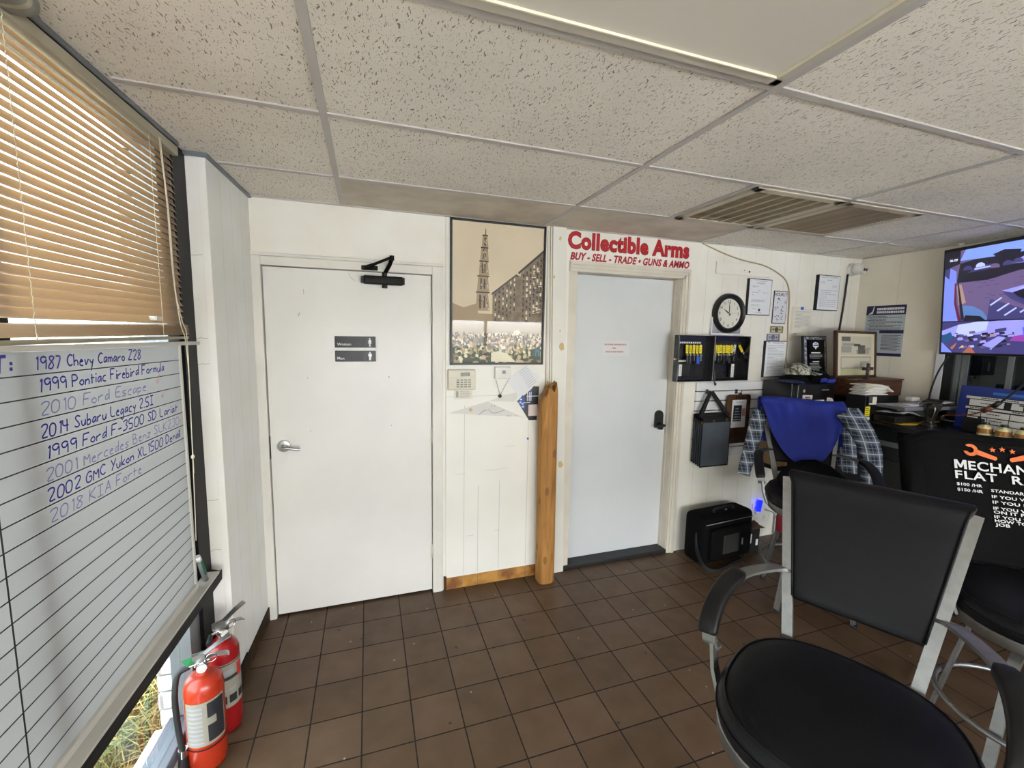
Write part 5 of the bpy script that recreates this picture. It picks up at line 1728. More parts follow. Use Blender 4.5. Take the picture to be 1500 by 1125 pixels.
f.tube([(-0.25, -0.104, 0.335), (0.25, -0.104, 0.335)], 0.003, 6); f.box(0.085, 0.095, -0.145, -0.139, 0.15, 0.20)
f.cyl((0.02, -0.03, 0.389), (0.035, -0.03, 0.391), 0.005, 0.005)
f.build('zip', m_alu_dark, bg)
bg.location = (3.235, -0.165, 0.0); bg.rotation_euler = (0, 0, math.radians(5))
t = thing('small_carton', 'small black carton with white labels on the floor right of the soft case', 'carton', (3.58, -0.14, 0))
f = MB(); f.box(3.535, 3.635, -0.19, -0.10, 0.0, 0.185, 0.003)
f.build('box', m_black_matte, t)
f = MB(); f.box(3.598, 3.620, -0.1912, -0.19, 0.05, 0.10); f.prism([(3.536, -0.1912, 0.07), (3.55, -0.1912, 0.075), (3.552, -0.1912, 0.15), (3.536, -0.1912, 0.155)], (0, -0.0006, 0))
f.build('white_label', m_paper, t)
m_kraft = MAT('brown_paper', '#4d3826', 0.8, var=0.3, vscale=20)
t = thing('crumpled_bag', 'crumpled brown paper bag lying on the small black carton', 'paper bag', (3.6, -0.13, 0.185))
f = MB()
f.grid(lambda u, v: (3.535+0.15*u, -0.19+0.11*v, 0.187+0.055*math.sin(math.pi*u)*math.sin(math.pi*v)*(0.7+0.6*noise.noise(Vector((u*4, v*4, 2))))+0.01*math.sin(9*u+4*v)*math.sin(math.pi*u)*math.sin(math.pi*v)), 14, 10, 0.002)
f.build('paper', m_kraft, t)
t = thing('wall_outlet', 'white double wall outlet plate low on the wall behind the rear stool', 'outlet', (3.84, -0.004, 0.2))
f = MB(); f.box(3.745, 3.925, -0.007, -0.0005, 0.13, 0.305, 0.002)
f.build('plate', m_white_plastic, t)
f = MB()
for x in (3.79, 3.88):
    for z in (0.175, 0.245): f.box(x-0.017, x+0.017, -0.0085, -0.007, z-0.018, z+0.018, 0.001)
f.build('sockets', m_cream_plastic, t)
t = thing('night_light', 'glowing blue plug-in light in the wall outlet behind the soft case', 'night light', (3.785, -0.02, 0.25))
f = MB(); f.box(3.765, 3.805, -0.030, -0.0088, 0.215, 0.262, 0.004)
f.build('plug', m_white_plastic, t)
f = MB(); f.prism([(3.758, -0.040, 0.25), (3.80, -0.040, 0.245), (3.825, -0.032, 0.335), (3.785, -0.032, 0.345)], (0, 0.014, 0))
f.build('glowing_lens', MAT('blue_glow', '#0a18ff', 0.4, emit=0.9), t)
tag(MB().tube(bez([(3.88, -0.015, 0.245), (3.93, -0.06, 0.22), (3.92, -0.12, 0.12), (3.82, -0.20, 0.08), (3.72, -0.28, 0.20), (3.68, -0.32, 0.45), (3.70, -0.33, 0.70)], 8), 0.005, 7).build('charger_cord', m_alu_dark), 'thin grey cord looping from the wall outlet behind the rear stool', 'cord')

# ================================================================== bar stools
def dup(root, loc, rz, label):
    r = root.copy(); COL.objects.link(r)
    r['label'] = label
    r.matrix_basis = Matrix.Translation(loc) @ Matrix.Rotation(rz, 4, 'Z')
    for ch in list(root.children):
        c = ch.copy(); COL.objects.link(c); c.parent = r
        for g_ in list(ch.children):
            d = g_.copy(); COL.objects.link(d); d.parent = c
    return r
LEAN, ZB, ZT = 0.225, 0.72, 1.21
def back_y(z): return 0.275+LEAN*(z-ZB)/(ZT-ZB)
def back_w(z): return 0.160+0.082*(z-ZB)/(ZT-ZB)      # half distance between the posts
st = thing('bar_stool', 'nearest black upholstered bar stool with bare backrest, front right', 'bar stool', group='bar stools at the counter')
# seat cushion and its metal band
f = MB()
rings = []
N = 48
for z, s in ((0.655, 0.93), (0.658, 0.985), (0.668, 1.0), (0.690, 1.012), (0.708, 1.0), (0.722, 0.965), (0.732, 0.90), (0.739, 0.78), (0.743, 0.55), (0.745, 0.25), (0.745, 0.02)):
    rings.append([(x*s+0.012, y*s+0.004, z+0.006*max(0, y*s/0.26)) for x, y in sup(0.276, 0.274, 2.5, N)])
f.loft(rings)
st_seat = f.build('seat', m_leather, st, auto=50)
for z, s in ((0.692, 1.016), (0.727, 0.948)):
    f = MB(); f.tube([(x*s+0.012, y*s+0.004, z+0.006*max(0, y*s/.26)) for x, y in sup(0.276, 0.274, 2.5, N)], 0.0028, 6, closed=True)
    f.build('piping', m_leather, st_seat, smooth=True)
f = MB()
f.loft([[(x*s+0.012, y*s+0.004, z) for x, y in sup(0.276, 0.274, 2.5, N)] for z, s in ((0.616, 0.96), (0.616, 0.99), (0.620, 1.0), (0.654, 1.004), (0.657, 0.995), (0.657, 0.95))])
f.build('seat_band', m_stool_metal, st, auto=40)
# two flat back posts
for s in (-1, 1):
    f = MB()
    pts = [(s*(back_w(z)+0.000 if z > .7 else 0.163), back_y(z) if z > 0.68 else 0.262, z) for z in (0.622, 0.66, 0.72, 0.8, 0.9, 1.0, 1.1, 1.16, 1.195)]
    f.sweep(pts, rect_prof(0.031, 0.024), side=(1, 0, 0))
    f.build('back_post', m_stool_metal, st)
# backrest pad rolled over at the top
f = MB()
rings = []
def pad_ring(z, th, dz=0.0, dy=0.0, k=1.0):
    hw = (back_w(z)-0.016)*k
    return [(x, back_y(z)-0.006+y+dy, z+dz) for x, y in sup(hw, th, 7, 44)]
rings.append(pad_ring(0.832, 0.006)); rings.append(pad_ring(0.836, 0.016))
for z in (0.845, 0.87, 0.92, 1.0, 1.08, 1.14, 1.175): rings.append(pad_ring(z, 0.023))
rings.append(pad_ring(1.195, 0.026, k=1.03)); rings.append(pad_ring(1.208, 0.027, k=1.05)); rings.append(pad_ring(1.218, 0.022, k=1.05)); rings.append(pad_ring(1.224, 0.010, k=1.03))
f.loft(rings)
bk = f.build('backrest', m_leather, st, auto=55)
for s in (-1, 1):
    f = MB(); f.tube([(s*(back_w(z)-0.018), back_y(z)-0.028, z) for z in (0.845, 0.9, 1.0, 1.1, 1.18, 1.21)], 0.0035, 6)
    f.build('piping', m_leather, bk, smooth=True)
# arms: flat bar from the post, padded over the bend, upright down to the seat band
for s in (-1, 1):
    arm = MB()
    p = bez([(s*back_w(.905), back_y(0.905), 0.905), (s*0.225, 0.325, 0.912), (s*0.285, 0.22, 0.912), (s*0.312, 0.12, 0.898), (s*0.318, 0.045, 0.868), (s*0.316, -0.005, 0.825), (s*0.312, -0.025, 0.785), (s*0.306, -0.020, 0.762), (s*0.300, 0.0, 0.765)], 6)
    arm.sweep(p, rect_prof(0.040, 0.010), side=(s, 0.15, 0))
    a_o = arm.build('arm_bar', m_stool_metal, st)
    pad = MB()
    q = bez([(s*0.296, 0.19, 0.918), (s*0.312, 0.12, 0.905), (s*0.320, 0.045, 0.876), (s*0.320, -0.008, 0.832), (s*0.316, -0.03, 0.800)], 7)
    pad.sweep(q, [(x, y) for x, y in sup(0.028, 0.017, 4, 20)], side=(s, 0.15, 0), scale=[0.75, 0.9]+[1.0]*(len(q)-4)+[0.92, 0.78])
    pad.build('arm_pad', m_arm_pad, a_o, smooth=True)
    sup_ = MB()
    sup_.sweep([(s*0.302, -0.012, 0.775), (s*0.292, -0.02, 0.70), (s*0.268, -0.03, 0.630)], rect_prof(0.010, 0.044), side=(1, 0, 0))
    sup_.build('arm_support', m_stool_metal, a_o)
# swivel, legs, foot ring
f = MB(); f.box(-0.10, 0.10, -0.10, 0.10, 0.600, 0.617, 0.003); f.cyl((0, 0, 0.560), (0, 0, 0.602), 0.055, 0.075, 24)
f.build('swivel', m_alu_dark, st, auto=40)
for k in range(4):
    a = math.radians(45+90*k); d = Vector((math.cos(a), math.sin(a), 0)); n = Vector((-d.y, d.x, 0))
    f = MB()
    path = [d*0.03+Z_*0.572, d*0.10+Z_*0.574, d*0.150+Z_*0.560, d*0.182+Z_*0.525, d*0.200+Z_*0.46, d*0.235+Z_*0.28, d*0.268+Z_*0.10, d*0.285+Z_*0.006]
    f.sweep(bez(path, 5), rect_prof(0.034, 0.012), side=n)
    lg = f.build('leg', m_stool_metal, st)
    f = MB(); f.cyl(d*0.286+Z_*0.0, d*0.286+Z_*0.012, 0.02, 0.018, 12)
    f.build('foot_glide', m_black_plastic, lg)
f = MB()
f.tube([(0.262*math.cos(t_), 0.262*math.sin(t_), 0.255) for t_ in [6.2832*k/48 for k in range(48)]], 0.0105, 10, closed=True)
f.build('foot_ring', m_stool_metal, st, smooth=True)
st2 = dup(st, (3.10, -1.885, 0), math.radians(-41.3), 'bar stool at the right edge, its backrest hidden under the black printed shirt')
st3 = dup(st, (3.36, -0.79, 0), math.radians(-38), 'rearmost bar stool, by the slat board, its backrest draped with blue and plaid shirts')
st.matrix_basis = Matrix.Translation((1.82, -1.99, 0)) @ Matrix.Rotation(math.radians(-62.3), 4, 'Z')

# ---- clothes on the stools (each lies on a stool: things of their own)
m_black_cloth = MAT('black_cotton', '#09090a', 0.9, spec=0.15, bump=0.2, bscale=90)
m_blue_cloth = MAT('royal_blue_cotton', '#172a8e', 0.75, bump=0.15, bscale=120, var=0.12, vscale=6)
def plaid(name):
    g = NT(name)
    co = g.coord()
    x, y, z = g.xyz(co)
    s = g.math('ADD', x, g.math('MULTIPLY', y, 0.6))
    def band(v, per, w, off):
        fr = g.math('FRACT', g.math('ADD', g.math('DIVIDE', v, per), off))
        return g.math('LESS_THAN', fr, w)
    a = band(s, 0.075, 0.5, 0); b = band(z, 0.075, 0.5, 0)
    l1 = g.math('MAXIMUM', band(s, 0.075, 0.09, 0.3), band(z, 0.075, 0.09, 0.3))
    l2 = g.math('MAXIMUM', band(s, 0.075, 0.05, 0.8), band(z, 0.075, 0.05, 0.8))
    c = g.mix(g.math('MULTIPLY', g.math('ADD', a, b), 0.5), srgb('#6a7486'), srgb('#242a40'))
    c = g.mix(g.math('MULTIPLY', l2, 0.6), c, srgb('#9ba79f'))
    c = g.mix(g.math('MULTIPLY', l1, 0.8), c, srgb('#c9cfd2'))
    g.put(g.b.inputs['Base Color'], c)
    g.b.inputs['Roughness'].default_value = 0.85
    g.bump(g.noise(co, 150, 2), 0.2, 0.003)
    return g.m
m_plaid = plaid('blue_grey_plaid')
def nz(x, y, s=0.0): return noise.noise(Vector((x, y, s)))

# black printed shirt over the second stool
t = thing('printed_shirt', 'black shirt with white and orange mechanic rate print, draped over the right-hand stool back', 'shirt', group='clothes on the stools')
f = MB()
WX = 0.31
def blk(u, v):
    x = -WX+2*WX*u
    if v < 0.72:       # front face, top to bottom
        q = v/0.72; z = 1.245-0.50*q
        edge = min(u, 1-u)
        y = back_y(z)-0.050+0.004*nz(u*5, z*5)-0.006*q
        if edge < 0.08: y += (0.08-edge)*0.5
        return (x*(1-0.03*q), y, z+0.004*math.sin(7*u)*(1-q)-(0.06*(1-edge/0.22)**2*(1-q) if edge < 0.22 else 0))
    q = (v-0.72)/0.28
    if q < 0.35:
        a = math.pi*(q/0.35)
        return (x, back_y(1.245)-0.006-0.044*math.cos(a), 1.245+0.024*math.sin(a)+0.004*math.sin(7*u)-(0.06*(1-min(u, 1-u)/0.22)**2 if min(u, 1-u) < 0.22 else 0))
    q2 = (q-0.35)/0.65; z = 1.245-0.34*q2
    return (x, back_y(z)+0.040+0.008*nz(u*4, z*4, 3), z)
f.grid(blk, 28, 56, 0.0025)
f.build('cloth', m_black_cloth, t)
vv = Vector((0, LEAN, ZT-ZB)).normalized()
def sp_(x, z): return Vector((x, back_y(z)-0.0625, z))
m_shirt_print = MAT('white_shirt_print', '#d8d8d8', 0.7)
m_orange = MAT('orange_shirt_print', '#e0703a', 0.7)
f = MB()
def block_m(mb, x, z, w_, h_):
    P = [(0, 0), (0, 1), (.27, 1), (.5, .42), (.73, 1), (1, 1), (1, 0), (.77, 0), (.77, .60), (.58, .14), (.42, .14), (.23, .60), (.23, 0)]
    mb.prism([sp_(x, z)+X_*(a*w_)+vv*(b*h_) for a, b in P], (0, -0.0004, 0))
block_m(f, -0.140, 1.121, 0.044, 0.042)
put_text(f, "ECHANICS", sp_(-0.090, 1.121), X_, vv, 0.042, 0.295, bold=0.018, spacing=1.05)
f.build('heading_line', m_shirt_print, t, fix=False)
f = MB(); put_text(f, "FLAT  RATE", sp_(-0.140, 1.080), X_, vv, 0.037, 0.345, bold=0.020, spacing=1.12)
f.build('heading_line', m_shirt_print, t, fix=False)
for s, x, z, w in (("$100 /HR", -0.138, 1.051, 0.088), ("$150 /HR", -0.138, 1.028, 0.088), ("STANDARD", -0.022, 1.038, 0.125), ("IF YOU WATCH", -0.022, 1.014, 0.19), ("IF YOU HELP", -0.022, 0.992, 0.165), ("IF YOU WORKED", -0.022, 0.968, 0.205), ("ON IT FIRST", -0.022, 0.953, 0.155), ("IF YOU TELL ME", -0.022, 0.934, 0.195), ("HOW TO DO MY", -0.022, 0.919, 0.195), ("JOB", -0.022, 0.904, 0.048)):
    f = MB(); put_text(f, s, sp_(x, z), X_, vv, 0.0130, w, bold=0.022, spacing=1.04)
    f.build('rate_line', m_shirt_print, t, fix=False)
f = MB()
def spv(x, z): return sp_(x, z)-Vector((0, 0.0012, 0))
def star(cx, cz, r):
    P = [spv(cx+(r if k % 2 == 0 else r*.42)*math.cos(math.pi/2+k*math.pi/5), cz+(r if k % 2 == 0 else r*.42)*math.sin(math.pi/2+k*math.pi/5)) for k in range(10)]
    f.prism(P, (0, -0.0006, 0))
for cx in (-0.042, 0.0, 0.042): star(cx*0.8+0.033, 1.214 if cx else 1.219, 0.0120)
def wrench(s):
    A_ = (0.033+s*0.110, 1.206); B_ = (0.033+s*0.022, 1.176)
    d = Vector((B_[0]-A_[0], B_[1]-A_[1])).normalized(); n = Vector((-d.y, d.x))
    q = lambda a, b: spv(A_[0]+d.x*a+n.x*b, A_[1]+d.y*a+n.y*b)
    jaw = [q(0.026*math.cos(t_), 0.026*math.sin(t_)) for t_ in [math.radians(-150+k*300/14) for k in range(15)]]
    inner = [q(0.013*math.cos(t_)-.001, 0.013*math.sin(t_)) for t_ in [math.radians(130-k*260/8) for k in range(9)]]
    f.prism(jaw+inner, (0, -0.0006, 0))
    f.prism([q(0.022, 0.011), q(0.022, -0.011), q(0.090, -0.008), q(0.094, 0.0), q(0.090, 0.008)], (0, -0.0006, 0))
wrench(-1); wrench(1)
f.build('crossed_wrenches', m_orange, t, fix=False)
t.matrix_basis = st2.matrix_basis.copy()

# blue shirt, plaid shirt and black jumper on the third stool
t = thing('blue_shirt', 'royal blue shirt draped over the backrest of the rearmost stool', 'shirt', group='clothes on the stools')
f = MB()
def blu(u, v):
    x = -0.262+0.524*u
    hang = 0.13+0.25*math.sin(math.pi*min(1, max(0, (u*1.05)))) ** 0.8 + 0.05*u
    fold = 0.017*math.sin(u*17+v*5+2*nz(u*3, v*3, 7))*min(1, v*2)+0.012*nz(u*6, v*5, 1)
    if v < 0.62:
        q = 1-v/0.62; z = 1.240-hang*q
        y = back_y(min(z, 1.25))-0.070-0.02*q-fold
        return (x*(1-0.16*q*abs(2*u-1)), y, z+0.006*math.sin(6*u))
    q = (v-0.62)/0.38
    if q < 0.4:
        a = math.pi*q/0.4
        return (x, back_y(1.25)-0.012-0.058*math.cos(a), 1.240+0.030*math.sin(a)+0.008*math.sin(6*u))
    q2 = (q-0.4)/0.6; z = 1.25-0.30*q2
    return (x*1.02, back_y(z)+0.052+fold, z)
f.grid(blu, 40, 44, 0.003)
f.build('cloth', m_blue_cloth, t, smooth=True)
t.matrix_basis = st3.matrix_basis.copy()
t = thing('plaid_shirt', 'blue and grey plaid shirt under the blue shirt, sleeves hanging beside the rearmost stool back', 'shirt', group='clothes on the stools')
f = MB()
def body(u, v):
    x = -0.26+0.62*u
    z = 1.235-0.02*(u > .8)-0.46*v*(0.45+0.55*min(1, max(0, (u-0.55)*3)))
    y = back_y(1.2)+0.065+0.012*math.sin(15*u)-0.08*v-0.05*max(0, u-.8)
    return (x+0.05*v*max(0, u-.5), y, z)
f.grid(body, 26, 18, 0.003)
f.build('body', m_plaid, t, smooth=True)
f = MB()
pth = bez([(-0.255, 0.46, 1.16), (-0.285, 0.42, 1.05), (-0.315, 0.37, 0.92), (-0.345, 0.32, 0.80), (-0.365, 0.29, 0.715)], 6)
f.sweep(pth, [(x*(1+.06*math.sin(5*i)), y) for i, (x, y) in enumerate(sup(0.055, 0.026, 2.2, 22))], side=(1, 0.2, 0.2), scale=[1.05-.012*k for k in range(len(pth))])
f.build('left_sleeve', m_plaid, t, smooth=True)
f = MB()
pth = bez([(0.27, 0.43, 1.20), (0.33, 0.36, 1.10), (0.375, 0.30, 0.97), (0.385, 0.27, 0.82), (0.375, 0.26, 0.72)], 6)
f.sweep(pth, [(x*(1+.06*math.sin(4*i)), y) for i, (x, y) in enumerate(sup(0.070, 0.032, 2.2, 22))], side=(1, 0.2, 0.2), scale=[1.1-.012*k for k in range(len(pth))])
f.build('right_sleeve', m_plaid, t, smooth=True)
t.matrix_basis = st3.matrix_basis.copy()
t = thing('black_jumper', 'bunched black jumper lying on the seat of the rearmost stool', 'jumper', group='clothes on the stools')
f = MB()
rings = []
for k in range(9):
    q = k/8; z = 0.742+0.17*q; s = math.cos(q*math.pi/2)**0.55
    rings.append([(0.02+0.20*x*s*(1+.18*nz(x*2, y*2, q*2)), 0.13+0.125*y*s*(1+.2*nz(x*3, y*3, 5+q*2)), z+0.012*nz(x*4, y*4, q)) for x, y in sup(1, 1, 2.2, 36)])
f.loft(rings)
f.build('cloth', m_black_cloth, t, smooth=True)
t.matrix_basis = st3.matrix_basis.copy()

# ================================================================== black fridge, carton, bag behind the rear stool
m_fridge = MAT('black_appliance', '#0f0f11', 0.3, bump=0.05, bscale=200)
sd_t = thing('appliance_stand', 'dark metal stand with thin legs under the black appliance, behind the rearmost stool', 'stand', (3.83, -0.24, 0))
f = MB(); f.box(3.595, 4.118, -0.325, -0.03, 0.705, 0.733, 0.003)
f.build('shelf', m_black_metal, sd_t)
for x_, y_ in ((3.80, -0.30), (4.095, -0.30), (4.0, -0.05), (4.095, -0.05)):
    f = MB(); f.box(x_-0.012, x_+0.012, y_-0.012, y_+0.012, 0, 0.705)
    f.build('leg', m_black_metal, sd_t)
fr = thing('black_cabinet', 'squat black appliance with taped notes on its front, in the corner behind the rearmost stool', 'appliance', (3.83, -0.24, 0.735))
f = MB(); f.box(3.715, 4.115, -0.285, -0.03, 0.735, 1.370, 0.008, 3)
f.build('body', m_fridge, fr, auto=40)
f = MB(); f.box(3.720, 4.110, -0.330, -0.288, 0.745, 1.365, 0.008, 3)
dr = f.build('door', m_fridge, fr, auto=40)
f = MB(); f.box(3.730, 3.736, -0.350, -0.332, 0.95, 1.12, 0.002)
f.build('handle', m_fridge, dr)
f = MB(); f.box(3.967, 4.041, -0.3315, -0.3295, 1.315, 1.322)
f.build('nameplate', m_alu_dark, dr)
m_sticker = MAT('green_cream_sticker', '#b8c09a', 0.5)
f = MB(); f.cyl((3.783, -0.3303, 1.315), (3.783, -0.3312, 1.315), 0.012, 0.012, 18)
f.build('round_sticker', m_sticker, dr)
def fridge_note(lab, pts, mt, lines):
    t = thing('taped_note', lab, 'note', (pts[0][0], -0.33, pts[0][1]), 'notes on the black appliance')
    f = MB(); f.prism([(a, -0.3305, b) for a, b in pts], (0, -0.0008, 0))
    f.build('sheet', mt, t)
    f = MB()
    for x0, x1, z, hh in lines: f.box(x0, x1, -0.3319, -0.3312, z, z+hh)
    f.build('print', m_ink, t)
m_note_pink = MAT('cream_pink_note', '#d3c6bd', 0.7)
fridge_note('printed cream notice with bold heading, left on the front of the black appliance', [(3.769, 1.195), (3.874, 1.19), (3.874, 1.28), (3.773, 1.285)], m_note_pink,
            [(3.798, 3.851, 1.262, .008)]+[(3.779, 3.779+w_, 1.25-.011*k, .005) for k, w_ in enumerate((.08, .075, .08, .06, .08))])
fridge_note('white framed black photo in the middle of the front of the black appliance', [(3.893, 1.18), (4.001, 1.18), (4.001, 1.242), (3.893, 1.242)], m_paper, [(3.906, 3.988, 1.19, .042)])
fridge_note('torn cream note on the right of the front of the black appliance', [(4.02, 1.14), (4.13, 1.135), (4.12, 1.215), (4.083, 1.252), (4.032, 1.258)], m_note_pink, [(4.039, 4.072, 1.242, .003), (4.039, 4.072, 1.23, .003)])
t = thing('cardboard_carton', 'tan cardboard carton on the metal stand, against the left side of the black appliance', 'carton', (3.655, -0.2, 0.734))
m_card = MAT('tan_cardboard', '#a58662', 0.8, var=0.1, vscale=6)
f = MB(); f.box(3.605, 3.708, -0.31, -0.12, 0.734, 1.06, 0.003)
f.build('box', m_card, t)
f = MB(); f.box(3.645, 3.665, -0.3112, -0.31, 0.734, 1.06)
f.build('packing_tape', MAT('brown_tape', '#8a6a45', 0.3), t)
t = thing('red_bag', 'small dark red pouch hanging under the seat of the rearmost stool', 'bag', (3.33, -0.62, 0.4))
m_redbag = MAT('dark_red_nylon', '#7a1420', 0.6, bump=0.15, bscale=150)
f = MB(); f.loft([[(3.33+0.045*x*s, -0.62+0.035*y*s, z) for x, y in sup(1, 1, 3, 30)] for z, s in ((0.40, .8), (0.41, 1), (0.50, 1.02), (0.55, .9), (0.565, .6), (0.57, .2))])
f.build('body', m_redbag, t, smooth=True)
f = MB(); f.tube(bez([(3.315, -0.62, 0.56), (3.32, -0.62, 0.608), (3.34, -0.62, 0.608), (3.345, -0.62, 0.56)], 5), 0.008, 8)
f.build('handle', m_bind, t)

# things on top of the black appliance
m_camo = NT('camouflage_cloth')
cg = m_camo; co = cg.coord()
cg.put(cg.b.inputs['Base Color'], cg.ramp(cg.noise(co, 22, 2, 1.0), [(0.0, srgb('#4c4a3e')), (0.45, srgb('#8b8a7c')), (0.52, srgb('#b5b4a8')), (0.62, srgb('#6d6c5d')), (1.0, srgb('#a3a294'))], 'CONSTANT'))
cg.b.inputs['Roughness'].default_value = 0.9
def cap_thing(lab, name, cx, cy, z, r, h, mt, bill_dir, mt2=None):
    t = thing('baseball_cap', lab, 'cap', (cx, cy, z), 'caps on the black appliance')
    f = MB()
    rings = []
    for k in range(9):
        a = k/8*math.pi/2
        rings.append([(cx+r*math.cos(a)**.8*math.cos(t_)*1.1*(1+.06*nz(math.cos(t_)*2, math.sin(t_)*2, k*.3)), cy+r*math.cos(a)**.8*math.sin(t_)*0.9, z+h*math.sin(a)) for t_ in [6.2832*j/32 for j in range(32)]])
    f.loft(rings)
    f.cyl((cx, cy, z+h-0.002), (cx, cy, z+h+0.006), 0.009, 0.006, 10)
    f.build('crown', mt, t, smooth=True)
    f = MB()
    bd = math.radians(bill_dir)
    f.grid(lambda u, v: (cx+(r*0.98+0.075*v*math.sin(math.pi*(0.12+0.76*u)))*1.05*math.cos(bd+(u-.5)*2.0), cy+(r*0.92+0.075*v*math.sin(math.pi*(0.12+0.76*u)))*math.sin(bd+(u-.5)*2.0), z+0.010-0.012*v+0.008*math.sin(math.pi*u)), 18, 6, 0.004)
    f.build('brim', mt2 or mt, t, smooth=True)
cap_thing('black cap with a navy brim lying under the camouflage cap on the black appliance', 'x', 3.83, -0.20, 1.372, 0.105, 0.055, m_black_cloth, 200, MAT('navy_cotton', '#1b2450', 0.8))
cap_thing('grey camouflage cap resting on the black cap on top of the appliance', 'x', 3.85, -0.21, 1.432, 0.098, 0.085, m_camo.m, -20)
t = thing('folded_jacket', 'crumpled black jacket with blue lining on top of the black appliance', 'jacket', (4.02, -0.22, 1.371))
f = MB()
f.loft([[(4.02+0.105*x*s*(1+.10*nz(x*2, y*2, z*20)), -0.225+0.095*y*s, 1.371+z+0.010*nz(x*3, y*3, 1)*(z > 0)) for x, y in sup(1, 1, 2.3, 36)] for z, s in ((0, .97), (0.012, 1.02), (0.035, 1.0), (0.06, .85), (0.078, .55), (0.085, .2))])
f.build('cloth', m_black_cloth, t, smooth=True)
f = MB()
f.grid(lambda u, v: (3.95+0.16*u, -0.326-0.006*math.sin(u*9), 1.374+0.030*v+0.006*math.sin(u*7)), 12, 3, 0.004)
f.build('lining', m_blue_cloth, t, smooth=True)

# plaque standing on the appliance
t = thing('award_plaque', 'black award plaque with a silver marbled border leaning against the wall beside the framed picture', 'plaque', (4.10, -0.2, 1.371))
MP = Matrix.Translation((4.085, -0.19, 1.371)) @ Matrix.Rotation(math.radians(-7), 4, 'X')
m_marble = MAT('silver_marbled_foil', '#c8ccd2', 0.3, 0.4, col2='#3b3d44', vscale=40)
m_plaque = MAT('black_plaque_face', '#09090a', 0.2, coat=0.4)
f = MB(); f.box(-0.128, 0.128, 0.0, 0.022, 0, 0.362, 0.003, M=MP); f.build('backing', m_black_plastic, t)
f = MB(); f.box(-0.118, 0.118, -0.002, 0.0, 0.012, 0.352, M=MP); f.build('border', m_marble, t)
f = MB(); f.box(-0.096, 0.096, -0.004, -0.002, 0.03, 0.332, M=MP); f.build('face', m_plaque, t)
m_silver_print = MAT('grey_silver_print', '#8d8d90', 0.4)
f = MB()
rg = random.Random(31)
f.box(-0.05, 0.05, -0.0048, -0.004, 0.222, 0.230, M=MP); f.box(-0.035, 0.035, -0.0048, -0.004, 0.152, 0.158, M=MP)
f.mi = 1
for k in range(3): f.box(-0.07, 0.07-.02*(k == 2), -0.0046, -0.004, 0.205-.012*k, 0.211-.012*k, M=MP)
for k in range(8): f.box(-0.07, rg.uniform(.03, .075), -0.0046, -0.004, 0.137-.0115*k, 0.143-.0115*k, M=MP)
f.build('engraving', [m_white_print, m_silver_print], t)
f = MB()
hexa = [(0, .326), (.026, .316), (.030, .300), (.026, .285), (.012, .282), (0, .265), (-.012, .282), (-.026, .285), (-.030, .300), (-.026, .316)]
f.prism([MP @ Vector((a*1.05, -0.004, b-.012)) for a, b in hexa], MP.to_3x3() @ Vector((0, -0.0008, 0)))
f.mi = 1
f.box(-0.024, 0.024, -0.0056, -0.0048, 0.279, 0.292, M=MP); f.box(-0.015, 0.015, -0.0056, -0.0048, 0.298, 0.306, M=MP)
f.build('emblem', [m_white_print, MAT('violet_blue_print', '#3c3c9e', 0.5)], t)

# ================================================================== tall counter along the right wall and what lies on it
m_counter = MAT('black_laminate', '#0f0f10', 0.35, bump=0.03, bscale=80)
ct = thing('service_counter', 'tall black counter with a grey strip on its front, along the right-hand wall', 'counter', (4.42, -1.6, 0))
f = MB(); f.box(4.125, XR-0.002, -3.2, -0.02, 0.0, 1.085)
f.build('base', m_counter, ct)
f = MB(); f.box(4.085, XR-0.002, -3.2, -0.46, 1.085, 1.12, 0.004); f.box(4.122, XR-0.002, -0.46, -0.02, 1.085, 1.12, 0.002)
f.build('worktop', m_counter, ct)
f = MB(); f.box(4.118, 4.125, -0.92, -0.50, 0.965, 1.000)
f.build('edge_strip', m_alu_dark, ct)
f = MB(); f.box(4.110, 4.125, -3.1, -0.50, 0.86, 0.872)
f.build('moulding', m_black_plastic, ct)

# dark file box, wooden box, framed photo, cross
t = thing('file_box', 'low black file box on the counter in the corner, under the wooden box', 'file box', (4.46, -0.24, 1.12))
f = MB(); f.box(4.20, 4.715, -0.415, -0.06, 1.1205, 1.268, 0.004)
f.build('case', m_black_plastic, t)
f = MB(); f.box(4.20, 4.715, -0.418, -0.415, 1.225, 1.231)
f.build('lid_seam', m_alu_dark, t)
m_wood_box = MAT('reddish_brown_wood', '#5f3a24', 0.45, col2='#3c2215', vscale=5, stretch=(1, 4, 14))
t = thing('wooden_box', 'reddish brown wooden box on the black file box in the corner, holding the framed picture', 'box', (4.45, -0.3, 1.268))
f = MB(); f.box(4.185, 4.72, -0.425, -0.10, 1.2685, 1.392, 0.004)
f.build('case', m_wood_box, t)
f = MB(); f.box(4.178, 4.727, -0.432, -0.093, 1.392, 1.402, 0.003)
f.build('lid', m_wood_box, t)
t = thing('framed_picture', 'brown-framed picture with a pale mount, standing in the corner on the wooden box', 'picture', (4.39, -0.27, 1.402))
MF = Matrix.Translation((4.385, -0.285, 1.403)) @ Matrix.Rotation(math.radians(-5), 4, 'X') @ Matrix.Rotation(math.radians(3), 4, 'Z')
m_frame_brown = MAT('dark_brown_frame', '#4a2f1c', 0.4, var=0.3, vscale=20)
f = MB()
W2, HH = 0.252, 0.372
f.box(-W2, -W2+0.022, -0.012, 0.012, 0, HH, 0.002, M=MF); f.box(W2-0.022, W2, -0.012, 0.012, 0, HH, 0.002, M=MF)
f.box(-W2, W2, -0.012, 0.012, 0, 0.02, 0.002, M=MF); f.box(-W2, W2, -0.012, 0.012, HH-0.02, HH, 0.002, M=MF)
f.build('frame', m_frame_brown, t)
